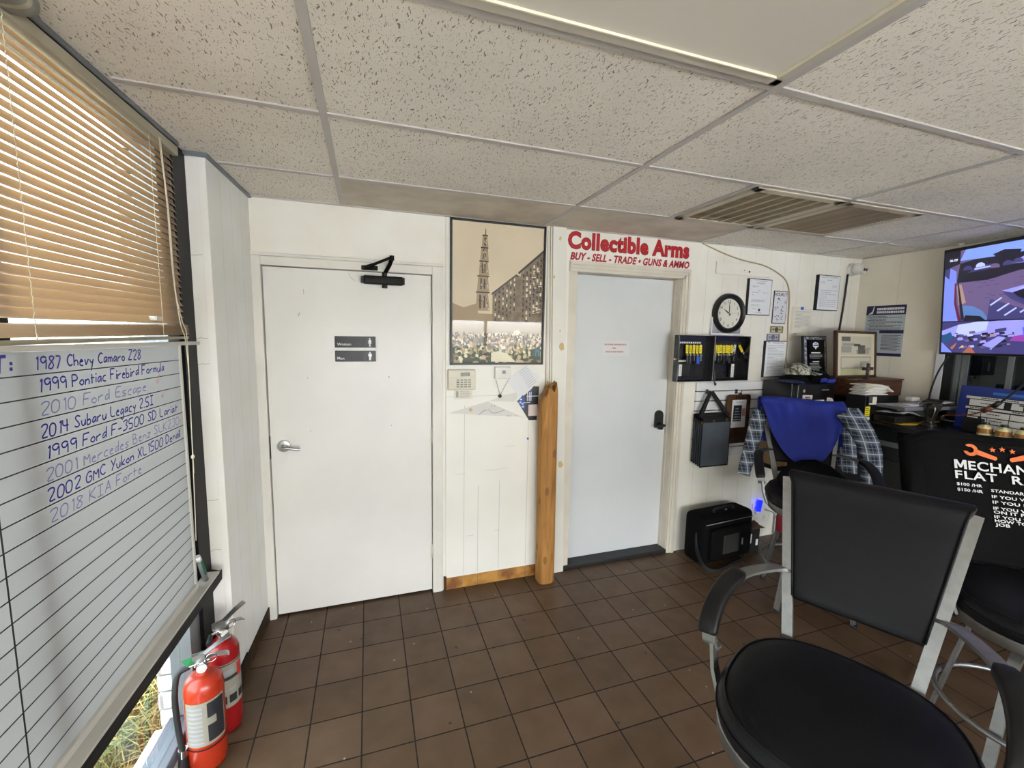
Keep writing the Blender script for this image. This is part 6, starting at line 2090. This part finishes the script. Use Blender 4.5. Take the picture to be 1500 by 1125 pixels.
gp = [gloss_print('cream_mount', '#d8cdb0'), gloss_print('grey_photo', '#9c988c'), gloss_print('dark_photo', '#57554f'), gloss_print('pale_green_photo', '#b3b48a'), gloss_print('cream_photo', '#c4bda6')]
f = MB()
f.mi = 0; f.box(-W2+0.01, W2-0.01, -0.006, 0.008, 0.01, HH-0.01, M=MF)
def gq(a, b, c, d, mi, k=1):
    f.mi = mi
    f.quad(*[MF @ Vector((x, -0.006-0.0003*k, z)) for x, z in ((a, b), (c, b), (c, d), (a, d))])
gq(-.19, .18, .19, .33, 4); gq(-.185, .20, -.06, .25, 1, 2); gq(-.18, .29, -.075, .325, 2, 2); gq(-.17, .255, -.02, .275, 1, 2)
gq(.0, .19, .16, .225, 1, 2); gq(.02, .19, .11, .26, 2, 3); gq(-.03, .25, .05, .27, 2, 3); gq(.09, .225, .17, .24, 1, 3)
gq(-.19, .02, .19, .17, 1, 1); gq(-.18, .08, .18, .16, 4, 2); gq(-.19, .02, .19, .075, 3, 2); gq(.05, .06, .17, .13, 1, 3)
f.build('picture', gp, t, fix=False)
t = thing('standing_cross', 'small dark violet standing cross in front of the framed picture', 'cross', (4.35, -0.39, 1.402))
m_cross = MAT('dark_violet_lacquer', '#352338', 0.35)
f = MB(); f.box(4.340, 4.366, -0.398, -0.386, 1.402, 1.525, 0.003); f.box(4.295, 4.410, -0.398, -0.386, 1.472, 1.496, 0.003)
f.build('cross', m_cross, t)
f = MB(); f.box(4.335, 4.371, -0.408, -0.376, 1.402, 1.408, 0.001)
f.build('foot', m_cross, t)
f = MB(); f.box(4.350, 4.356, -0.3995, -0.398, 1.45, 1.515); f.box(4.335, 4.371, -0.3995, -0.398, 1.480, 1.487)
f.build('gilt_inlay', m_brass, t)

# papers and clutter between the appliance and the window
t = thing('organiser_box', 'black desk organiser box with a yellow label, at the left end of the counter', 'organiser', (4.2, -0.49, 1.12))
f = MB(); f.box(4.10, 4.345, -0.56, -0.425, 1.1205, 1.300, 0.004)
f.build('case', m_black_plastic, t)
f = MB(); f.box(4.106, 4.155, -0.5615, -0.56, 1.150, 1.222)
yl = f.build('yellow_label', m_yellow, t)
f = MB()
for k in range(4): f.box(4.112, 4.148-.01*(k % 2), -0.5622, -0.5615, 1.160+.015*k, 1.165+.015*k)
f.build('label_print', m_ink, yl)
f = MB(); f.box(4.165, 4.215, -0.562, -0.56, 1.235, 1.292)
f.build('cream_card', m_paper_cream, t)
f = MB(); f.box(4.108, 4.16, -0.562, -0.56, 1.122, 1.142)
f.build('white_sticker', m_paper, t)
t = thing('desk_calculator', 'small black device with a grey screen and white keys propped on the organiser box', 'calculator', (4.13, -0.57, 1.23))
f = MB(); f.box(4.108, 4.150, -0.576, -0.5625, 1.228, 1.300, 0.003)
f.build('body', m_black_plastic, t)
f = MB(); f.box(4.114, 4.144, -0.5772, -0.576, 1.265, 1.292)
f.build('screen', m_lcd, t)
f = MB()
for k in range(3): f.box(4.114+.011*k, 4.122+.011*k, -0.5775, -0.576, 1.240, 1.250)
f.build('keys', m_white_print, t)
rg = random.Random(41)
env_labs = ['lowest sheet', 'second sheet from the bottom', 'third sheet from the bottom', 'middle sheet', 'third sheet from the top', 'second sheet from the top', 'curled top sheet']
for k in range(7):
    z = 1.302+0.0115*k
    t = thing('envelope', env_labs[k]+' of the loose stack of mail on the black organiser box', 'envelope', (4.24, -0.49, z), 'mail stack on the organiser box')
    f = MB()
    a = rg.uniform(-.15, .15); Mx = Matrix.Translation((4.235+rg.uniform(-.012, .02), -0.492, z)) @ Matrix.Rotation(a, 4, 'Z')
    top = k == 6
    f.grid(lambda u, v: Mx @ Vector((-0.115+0.23*u+(0.05*u if top else 0), -0.06+0.12*v, 0.008-(0.05*max(0, u-.55)**1.4*3 if top else 0)+0.002*math.sin(5*u+k))), 10, 3, 0.006)
    f.build('paper', rg.choice((m_paper, m_paper, m_paper_cream)), t)
# yellow folder, binder, curled sheets, grey folder, cable, white adapter
t = thing('yellow_folder', 'thin yellow folder at the bottom of the clutter on the counter beside the window', 'folder', (4.5, -0.6, 1.12))
f = MB(); f.box(4.20, 4.62, -0.74, -0.575, 1.1205, 1.126); f.prism([(4.20, -0.74, 1.1205), (4.30, -0.77, 1.1205), (4.42, -0.74, 1.1205)], (0, 0, 0.004))
f.build('card', MAT('ochre_folder', '#c9a22e', 0.6), t)
t = thing('black_binder', 'black ring binder lying under the grey folder on the counter', 'binder', (4.45, -0.62, 1.127))
f = MB(); f.box(4.17, 4.52, -0.72, -0.58, 1.1265, 1.172, 0.004)
f.build('cover', m_black_plastic, t)
t = thing('camera_lens_case', 'small black and silver device beside the binder on the counter', 'device', (4.62, -0.68, 1.127))
f = MB(); f.box(4.56, 4.68, -0.74, -0.64, 1.1265, 1.165, 0.008, 3)
f.build('body', m_black_plastic, t)
f = MB(); f.box(4.63, 4.672, -0.7415, -0.74, 1.134, 1.160, 0.001)
f.build('silver_panel', m_alu, t)
t = thing('curled_magazine', 'open glossy magazine with curling pages on top of the black binder', 'magazine', (4.45, -0.64, 1.175))
f = MB()
f.grid(lambda u, v: (4.18+0.46*u, -0.755+0.17*v, 1.190+0.022*math.sin(u*7.5+.6)*(1-v*.6)+0.006*u), 26, 5, 0.003)
f.build('pages', MAT('glossy_pages', '#c9cdd0', 0.2, col2='#58616a', vscale=14), t)
t = thing('grey_folder', 'grey laptop-like folder laid across the top of the counter clutter', 'folder', (4.45, -0.62, 1.215))
MG = Matrix.Translation((4.46, -0.685, 1.222)) @ Matrix.Rotation(math.radians(-8), 4, 'Z')
f = MB(); f.box(-0.26, 0.26, -0.11, 0.10, 0, 0.016, 0.005, M=MG)
f.build('lower_cover', MAT('grey_cover', '#6f7078', 0.5), t)
f = MB(); f.box(-0.262, 0.262, -0.112, 0.10, 0.017, 0.024, 0.003, M=MG)
f.build('upper_cover', MAT('mid_grey_cover', '#85868d', 0.5), t)
t = thing('loose_sheet', 'loose white sheets lying on the grey folder', 'paper', (4.4, -0.6, 1.248))
f = MB()
f.grid(lambda u, v: MG @ Vector((-0.16+0.36*u, -0.085+0.16*v, 0.030+0.022*u*u+0.004*math.sin(5*v))), 12, 4, 0.002)
f.build('top_sheet', m_paper, t)
f = MB()
f.grid(lambda u, v: MG @ Vector((-0.24+0.30*u, -0.09+0.15*v, 0.026+0.003*math.sin(4*u))), 10, 4, 0.0015)
f.build('lower_sheet', MAT('grey_sheet', '#b5b4b6', 0.7), t)
t = thing('coiled_cable', 'coiled black cable with a silver plug on the grey folder', 'cable', (4.5, -0.63, 1.25))
f = MB()
pts = []
for k in range(90):
    a = k*0.35
    pts.append(MG @ Vector((0.03+0.06*math.cos(a)+0.001*k*.6, -0.055+0.028*math.sin(a), 0.045+0.012*math.sin(a*.37)+0.016*(k % 40)/40)))
f.tube(pts, 0.0055, 7)
f.build('coil', m_rubber, t)
f = MB(); f.box(-0.085, -0.035, -0.09, -0.06, 0.036, 0.052, 0.003, M=MG)
f.build('plug', m_alu, t)
t = thing('white_adapter', 'small white and black adapter box behind the coiled cable', 'adapter', (4.38, -0.56, 1.25))
f = MB(); f.box(-0.055, 0.01, 0.0, 0.05, 0.046, 0.076, 0.004, M=MG)
f.build('body', m_white_plastic, t)

# ---- blue price board in front of the shop window, vase, black block, bottles, hanging connector
m_board_blue = MAT('deep_blue_board', '#1d2f7e', 0.4)
t = thing('blue_display_board', 'blue framed display board of white printed strips, standing on the counter before the shop window', 'display board', (4.6, -1.1, 1.12))
MBD = Matrix.Translation((4.545, -0.855, 1.121)) @ Matrix.Rotation(math.radians(-93), 4, 'Z') @ Matrix.Rotation(math.radians(-6), 4, 'X')
BW, BH = 0.75, 0.288
f = MB(); f.box(0, BW, 0, 0.012, 0, BH, 0.002, M=MBD)
f.build('backing', m_board_blue, t)
f = MB(); f.box(0.055, BW-0.02, -0.002, 0, 0.0, BH-0.062, M=MBD)
f.build('black_field', m_black_matte, t)
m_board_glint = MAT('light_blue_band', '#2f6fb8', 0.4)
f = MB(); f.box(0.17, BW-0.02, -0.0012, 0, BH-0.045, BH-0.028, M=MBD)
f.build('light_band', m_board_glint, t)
f = MB()
for z0, z1, cells in ((.205, .222, ((.04, .73),)), (.160, .200, ((.062, .235), (.270, .42), (.45, .73))), (.137, .151, ((.047, .40), (.42, .73))), (.092, .128, ((.065, .13), (.135, .27), (.275, .45), (.46, .73))), (.050, .086, ((.065, .12), (.14, .165), (.17, .27), (.275, .5))), (.004, .044, ((.065, .12), (.17, .27), (.275, .5)))):
    for a, b in cells: f.box(a, b, -0.004, -0.002, z0, z1, M=MBD)
f.build('white_strips', MAT('white_card', '#d2d1cb', 0.5), t)
f = MB()
rg = random.Random(17)
for z, x0, x1 in ((.211, .12, .20), (.211, .23, .30), (.176, .12, .20), (.142, .07, .15), (.142, .28, .34), (.110, .07, .12), (.110, .16, .22), (.068, .18, .24)):
    x = x0
    while x < x1:
        wd = rg.uniform(.006, .014); f.box(x, x+wd, -0.0048, -0.004, z, z+.006, M=MBD); x += wd+.003
put_text(f, "T", MBD @ Vector((0.305, -0.0045, 0.163)), MBD.to_3x3() @ X_, MBD.to_3x3() @ Z_, 0.034, 0.055, bold=0.05)
f.build('strip_print', m_ink, t)
t = thing('dark_glass_vase', 'dark glass vase with a flared top on the counter left of the blue board', 'vase', (4.42, -0.83, 1.12))
f = MB(); f.lathe([(0.0001, 0.0), (0.042, 0.0), (0.042, 0.008), (0.026, 0.02), (0.026, 0.045), (0.040, 0.10), (0.058, 0.155), (0.060, 0.160), (0.054, 0.158), (0.036, 0.10), (0.020, 0.05), (0.0001, 0.048)], (4.38, -0.805, 1.1205), 'Z', 28)
f.build('body', MAT('dark_cut_glass', '#1a1817', 0.15, coat=0.6, col2='#3d3730', vscale=18), t, auto=50)
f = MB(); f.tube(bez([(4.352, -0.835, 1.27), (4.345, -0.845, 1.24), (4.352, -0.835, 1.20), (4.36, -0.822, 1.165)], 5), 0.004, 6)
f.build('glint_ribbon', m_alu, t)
t = thing('black_block', 'small black box standing on the counter in front of the blue board', 'box', (4.42, -0.98, 1.12))
f = MB(); f.box(4.40, 4.44, -1.06, -0.965, 1.1205, 1.212, 0.004)
f.build('case', m_black_matte, t)
f = MB(); f.box(4.40, 4.44, -1.0615, -0.9635, 1.19, 1.194)
f.build('lid_seam', m_black_plastic, t)
m_amber = MAT('amber_liquid', '#a8743a', 0.25); m_cream_lab = MAT('cream_bottle', '#d8cf9a', 0.45)
bl_labs = ['cream bottle with an amber label on the counter, nearest the black block', 'cream bottle with an amber label on the counter, second from the black block', 'cream bottle with an amber label on the counter, third from the black block']
for k in range(3):
    c = (4.36, -1.10-0.085*k, 1.1205)
    t = thing('small_bottle', bl_labs[k], 'bottle', c, 'small bottles on the counter')
    f = MB(); f.lathe([(0.0001, 0), (0.034, 0), (0.036, 0.004), (0.036, 0.052), (0.030, 0.062), (0.016, 0.066), (0.016, 0.072), (0.0001, 0.072)], c, 'Z', 22)
    f.build('body', m_cream_lab, t, auto=40)
    f = MB(); f.loft([[(c[0]+0.0365*math.cos(a), c[1]+0.0365*math.sin(a), c[2]+z) for a in [6.2832*j/22 for j in range(22)]] for z in (0.016, 0.046)], True, False)
    f.build('label', m_amber, t)
    f = MB(); f.cyl((c[0], c[1], c[2]+0.070), (c[0], c[1], c[2]+0.084), 0.018, 0.018, 18)
    f.build('cap', m_black_plastic, t, auto=40)
m_conn = MAT('brown_connector', '#6b3a26', 0.4)
t = thing('hanging_cable', 'black cable with a brown connector hanging down from the television past the blue board', 'cable', (4.42, -1.05, 1.2))
f = MB(); f.tube(bez([(4.42, -1.28, 1.60), (4.42, -1.25, 1.52), (4.42, -1.19, 1.42), (4.42, -1.13, 1.34)], 6), 0.006, 8)
f.build('cable', m_rubber, t)
f = MB(); f.cyl((4.42, -1.125, 1.335), (4.42, -1.095, 1.300), 0.013, 0.017, 12); 
f.build('plug', m_rubber, t)
f = MB(); f.cyl((4.42, -1.095, 1.300), (4.42, -1.050, 1.262), 0.018, 0.015, 12)
f.build('connector', m_conn, t)
f = MB(); f.tube(bez([(4.42, -1.05, 1.262), (4.42, -1.0, 1.235), (4.42, -0.93, 1.215), (4.42, -0.87, 1.205), (4.41, -0.85, 1.19)], 6), 0.004, 8)
f.build('thin_lead', m_conn, t)
tag(MB().tube(bez([(4.70, -0.70, 1.60), (4.70, -0.66, 1.50), (4.70, -0.635, 1.40), (4.70, -0.62, 1.28), (4.69, -0.64, 1.16), (4.68, -0.70, 1.128)], 7), 0.006, 8).build('screen_cable', m_rubber), 'black cable hanging from the screen down the white window trim to the counter', 'cable')

# ---- wall screen with two camera pictures
m_tv = MAT('black_screen_housing', '#0a0a0c', 0.3)
tv = thing('wall_screen', 'large black wall screen showing two bluish camera pictures, upper right', 'screen', (4.68, -0.65, 1.61))
dv = Vector((-0.235, -0.972, 0.012)).normalized()
vv_ = Vector((-0.075, 0.0, 1.0)); vv_ = (vv_-dv*vv_.dot(dv)).normalized()
nv = vv_.cross(dv)*-1
if nv.x > 0: nv = -nv
TVM = Matrix((dv, -nv, vv_)).transposed().to_4x4(); TVM.translation = Vector((4.655, -0.668, 1.612))
TW, TH_ = 1.31, 0.742
f = MB(); f.box(0, TW, -0.004, 0.05, 0, TH_, 0.004, M=TVM)
f.build('housing', m_tv, tv)
bz = 0.016
def em(name, col, s=1.0): return MAT(name, col, 0.35, emit=s)
ES = 0.30
tm = [em('screen_blue_wall', '#6f7fe6', ES), em('screen_sky', '#7590f0', ES), em('screen_dark', '#191627', ES), em('screen_paving', '#5f4f78', ES), em('screen_pale', '#a9b4f4', ES),
      em('screen_red', '#5a1733', ES), em('screen_grass', '#4f70a8', ES), em('screen_tan', '#9c7f78', ES), em('screen_indigo', '#39376b', ES), em('screen_orange', '#9a5a4a', ES), em('screen_lilac', '#8a8ae0', ES), em('screen_teal', '#134a78', ES), em('screen_yellow', '#c0a070', ES), em('screen_vivid', '#4a58e8', ES), em('screen_magenta', '#8a3a9a', ES)]
f = MB(); f.mi = 2
f.box(bz, TW-bz, -0.0050, -0.0038, bz, TH_-bz*1.4, M=TVM)
def tq(pts, mi, k):
    f.mi = mi
    f.bm.faces.ensure_lookup_table()
    v = [f.bm.verts.new(TVM @ Vector((a, -0.0050-0.00015*k, b))) for a, b in pts]
    q = f.bm.faces.new(v); q.material_index = mi
SX0, SX1, SZ0, SZM, SZ1 = bz, TW-bz, bz, 0.238, TH_-bz*1.4
# upper picture: parking lot (coordinates a: metres from the far edge, b: metres up)
tq([(SX0, SZM), (SX1, SZM), (SX1, SZ1), (SX0, SZ1)], 3, 1)
tq([(SX0, SZM), (.115, SZM), (.095, .36), (.09, .58), (SX0, .63)], 0, 2)
tq([(SX0, .56), (SX0, SZ1), (.11, SZ1), (.11, .66), (.05, .61), (.045, .53)], 8, 3); tq([(SX0, .60), (.11, .63), (.11, SZ1), (SX0, SZ1)], 2, 4)
tq([(.095, .50), (.11, .63), (.25, .655), (.5, .66), (SX1, .68), (SX1, .55), (.45, .54), (.28, .50)], 2, 2)
tq([(.11, .65), (.14, .72), (.45, SZ1), (SX1, SZ1), (SX1, .66), (.5, .65), (.3, .645)], 1, 3)
tq([(.16, .56), (.22, .605), (.3, .60), (.28, .57)], 8, 4); tq([(.20, .585), (.30, .59), (.30, .583), (.20, .575)], 4, 5)
tq([(.30, .66), (.36, .68), (.45, .665), (.44, .64), (.32, .64)], 2, 4); tq([(.40, .585), (.46, .62), (.55, .61), (.5, .58)], 10, 4)
tq([(.092, .50), (.10, .36), (.135, SZM), (.115, SZM), (.085, .36), (.083, .50)], 5, 4); tq([(.10, .50), (.108, .50), (.155, SZM+.01), (.135, SZM)], 2, 5)
tq([(.095, .48), (.125, .49), (.16, .36), (.115, .345)], 7, 4)
tq([(.125, .345), (.20, .335), (.26, .30), (.30, SZM), (.15, SZM)], 6, 4); tq([(.15, SZM), (.16, .275), (.25, .265), (.28, SZM)], 2, 6)
tq([(.30, .375), (.36, .35), (.62, SZM), (.29, SZM)], 8, 5)
for a, b in ((.30, .335), (.34, .295), (.38, .265), (.46, .28)): tq([(a, b), (a+.06, b+.045), (a+.068, b+.04), (a+.008, b-.006)], 4, 7)
tq([(.36, .42), (.52, .455), (.9, .44), (1.1, .38), (1.1, SZM), (.62, SZM), (.50, .31), (.42, .37)], 10, 6); tq([(.36, .42), (.41, .365), (.62, SZM), (.68, SZM), (.43, .40)], 8, 7)
tq([(.42, .405), (.5, .43), (.65, .42), (.62, .33), (.52, .34), (.45, .375)], 2, 8); tq([(.44, .42), (.5, .445), (.66, .44), (.66, .43), (.5, .43)], 4, 9)
rg = random.Random(5)
for k in range(160):      # speckle of the paving and parked cars
    a = rg.uniform(.14, 1.2); b = rg.uniform(.33, .54)
    if a < .45 and b < .37: continue
    tq([(a, b), (a+rg.uniform(.02, .09), b+.004), (a+rg.uniform(.02, .08), b+rg.uniform(.006, .014)), (a+.004, b+.008)], rg.choice((3, 3, 8, 10, 3)) if rg.random() < .25 else 3, 1.2+k*.004) if rg.random() < .4 else tq([(a, b), (a+.03, b+.002), (a+.028, b+.005), (a, b+.004)], 8, 1.3+k*.004)
for k in range(16):
    a = .14+.07*k+rg.uniform(-.01, .01); b = .575+rg.uniform(-.01, .02)
    tq([(a, b), (a+.055, b), (a+.05, b+.018), (a+.035, b+.028), (a+.015, b+.028), (a+.002, b+.016)], rg.choice((8, 10, 2, 4, 3)), 5.2+k*.03)
# lower picture: workshop
tq([(SX0, SZ0), (SX1, SZ0), (SX1, SZM-.008), (SX0, SZM-.008)], 8, 1)
tq([(SX0, .17), (.12, .21), (.35, SZM-.008), (SX1, SZM-.008), (SX1, .12), (.5, .11), (.33, .15), (.12, .13), (SX0, .14)], 10, 2)
tq([(.12, .21), (.24, SZM-.01), (.3, SZM-.01), (.29, .17), (.10, .125)], 4, 3)
tq([(SX0, .135), (.075, .16), (.09, .12), (.05, .09), (SX0, .11)], 11, 3); tq([(SX0, .09), (SX0, SZ0), (.09, SZ0), (.06, .045)], 0, 4)
rg = random.Random(77)
for k in range(70):
    a = rg.uniform(.10, .42); b = rg.uniform(.04, .15); s = rg.uniform(.006, .022)
    tq([(a, b), (a+s*1.6, b+s*.3), (a+s*1.4, b+s), (a-s*.2, b+s*.8)], rg.choice((2, 2, 8, 3, 8, 4, 10, 7)), 4+k*.02)
tq([(.13, .045), (.165, .055), (.155, .07)], 12, 7); tq([(.155, SZ0), (.235, SZ0), (.20, .065)], 9, 7); tq([(.075, .05), (.12, .09), (.11, .065), (.09, .035)], 9, 7)
tq([(.34, .15), (.40, .165), (.40, .185), (.34, .175)], 8, 6); tq([(.33, .05), (.40, .12), (.36, .13), (.27, .07)], 10, 6)
tq([(.42, .10), (.62, .09), (.62, .13), (.55, .15), (.44, .13)], 14, 6); tq([(.49, .13), (.56, .12), (.58, .19), (.48, .185)], 13, 7)
f.build('picture', tm, tv, fix=False)
f = MB(); put_text(f, "06-09", TVM @ Vector((0.045, -0.0075, 0.652)), TVM.to_3x3() @ X_, TVM.to_3x3() @ Z_, 0.016, bold=0.01)
f.build('time_stamp', em('screen_white_text', '#e8ecff', 0.4), tv, fix=False)
f = MB(); f.cyl((4.665, -0.70, 2.30), (4.68, -0.70, H-0.008), 0.016, 0.016, 14)
f.build('mounting_pole', m_white_plastic, tv, auto=40)
f = MB(); f.box(0.25, 0.95, 0.05, 0.075, 0.2, 0.55, M=TVM)
f.build('rear_housing', m_tv, tv)
# glowing oval and rod, added to stand in for a bright patch in the pane
t = thing('added_oval', 'glowing oval added behind the shop window, standing in for a bright patch', 'glowing oval', (6.2, -1.9, 1.62))
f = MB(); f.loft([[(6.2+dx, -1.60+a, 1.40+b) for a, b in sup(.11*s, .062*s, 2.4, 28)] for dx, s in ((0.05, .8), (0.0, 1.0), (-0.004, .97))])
f.build('lens', em('added_oval_glow', '#eef4f4', 1.6), t)  # face of the added oval; its glow is put in, no lamp hangs here
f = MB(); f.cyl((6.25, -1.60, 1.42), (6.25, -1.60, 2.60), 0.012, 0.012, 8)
f.build('added_oval_rod', m_black_metal, t)

# ================================================================== ceiling: unlit light panel and two air grilles
t = thing('ceiling_light', 'large unlit flat light panel with a raised rim, at the top of the ceiling', 'ceiling light', (1.16, -2.0, H-0.01))
X0, X1, Y0, Y1 = 0.566, 1.752, -2.285, -1.708
f = MB()
for a in ((X0, X1, Y0, Y0+0.028), (X0, X1, Y1-0.028, Y1), (X0, X0+0.028, Y0, Y1), (X1-0.028, X1, Y0, Y1)):
    f.box(a[0], a[1], a[2], a[3], H-0.010, H+0.0, 0.0015)
m_rim = MAT('cream_light_rim', '#bfb8a9', 0.45)
f.build('rim', m_rim, t)
f = MB(); f.box(X0+0.028, X1-0.028, Y0+0.028, Y1-0.028, H-0.006, H+0.0)
f.build('diffuser', MAT('unlit_diffuser', '#d6cfc2', 0.4), t)
f = MB()
for a in ((X0+.028, X1-.028, Y0+0.028, Y0+0.032), (X0+.028, X1-.028, Y1-0.032, Y1-.028), (X0+.028, X0+0.032, Y0+.028, Y1-.028), (X1-0.032, X1-.028, Y0+.028, Y1-.028)):
    f.box(a[0], a[1], a[2], a[3], H-0.012, H-0.006)
f.build('rim_bead', MAT('pale_bead', '#e6dfc8', 0.4), t)
m_vent = MAT('cream_vent_metal', '#bdb29d', 0.5, var=0.1, vscale=9)
m_vent_slat = MAT('dusty_brown_slat', '#8e7f69', 0.7, col2='#6b5c46', vscale=12)
m_vent_dark = MAT('dark_vent_cavity', '#3a3026', 0.9)
def vent(lab, x0, x1, along):
    y0, y1 = -1.070, -0.486
    t = thing('air_grille', lab, 'vent', ((x0+x1)/2, -0.78, H-0.01), 'ceiling air grilles')
    f = MB(); w = 0.045
    for a in ((x0, x1, y0, y0+w), (x0, x1, y1-w, y1), (x0, x0+w, y0, y1), (x1-w, x1, y0, y1)): f.box(*a, H-0.012, H-0.0005, 0.002)
    f.build('frame', m_vent, t)
    f = MB(); f.box(x0+w, x1-w, y0+w, y1-w, H-0.003, H-0.0008)
    f.build('backing', m_vent_dark, t)
    first = None
    if along == 'Y':
        n = 34
        for k in range(n):
            x = x0+w+0.007+(x1-x0-2*w-0.014)*k/(n-1)
            if first is None:
                b = MB(); b.box(-0.0045, 0.0045, y0+w, y1-w, -0.0005, 0.0005, M=Matrix.Rotation(0.6, 4, 'Y')); first = b.build('louvre', m_vent_slat, t); c = first
            else:
                c = first.copy(); COL.objects.link(c)
            c.matrix_basis = Matrix.Translation((x, 0, H-0.006))
        f = MB()
        for k in range(1, 6):
            x = x0+w+(x1-x0-2*w)*k/6
            f.box(x-0.004, x+0.004, y0+w-0.002, y1-w+0.002, H-0.013, H-0.004)
        f.build('cross_bar', m_vent, t)
    else:
        n = 24
        for k in range(n):
            y = y0+w+0.008+(y1-y0-2*w-0.016)*k/(n-1)
            if first is None:
                b = MB(); b.box(x0+w, x1-w, -0.0065, 0.0065, -0.0005, 0.0005, M=Matrix.Rotation(-0.5, 4, 'X')); first = b.build('louvre', m_vent_slat, t); c = first
            else:
                c = first.copy(); COL.objects.link(c)
            c.matrix_basis = Matrix.Translation((0, y, H-0.0065))
vent('ceiling air grille with five pale cross bars, left one of two above the clock', 2.402, 2.982, 'Y')
vent('ceiling air grille with fine plain louvres, right one of two above the clock', 3.008, 3.588, 'X')

bpy.context.view_layer.update()
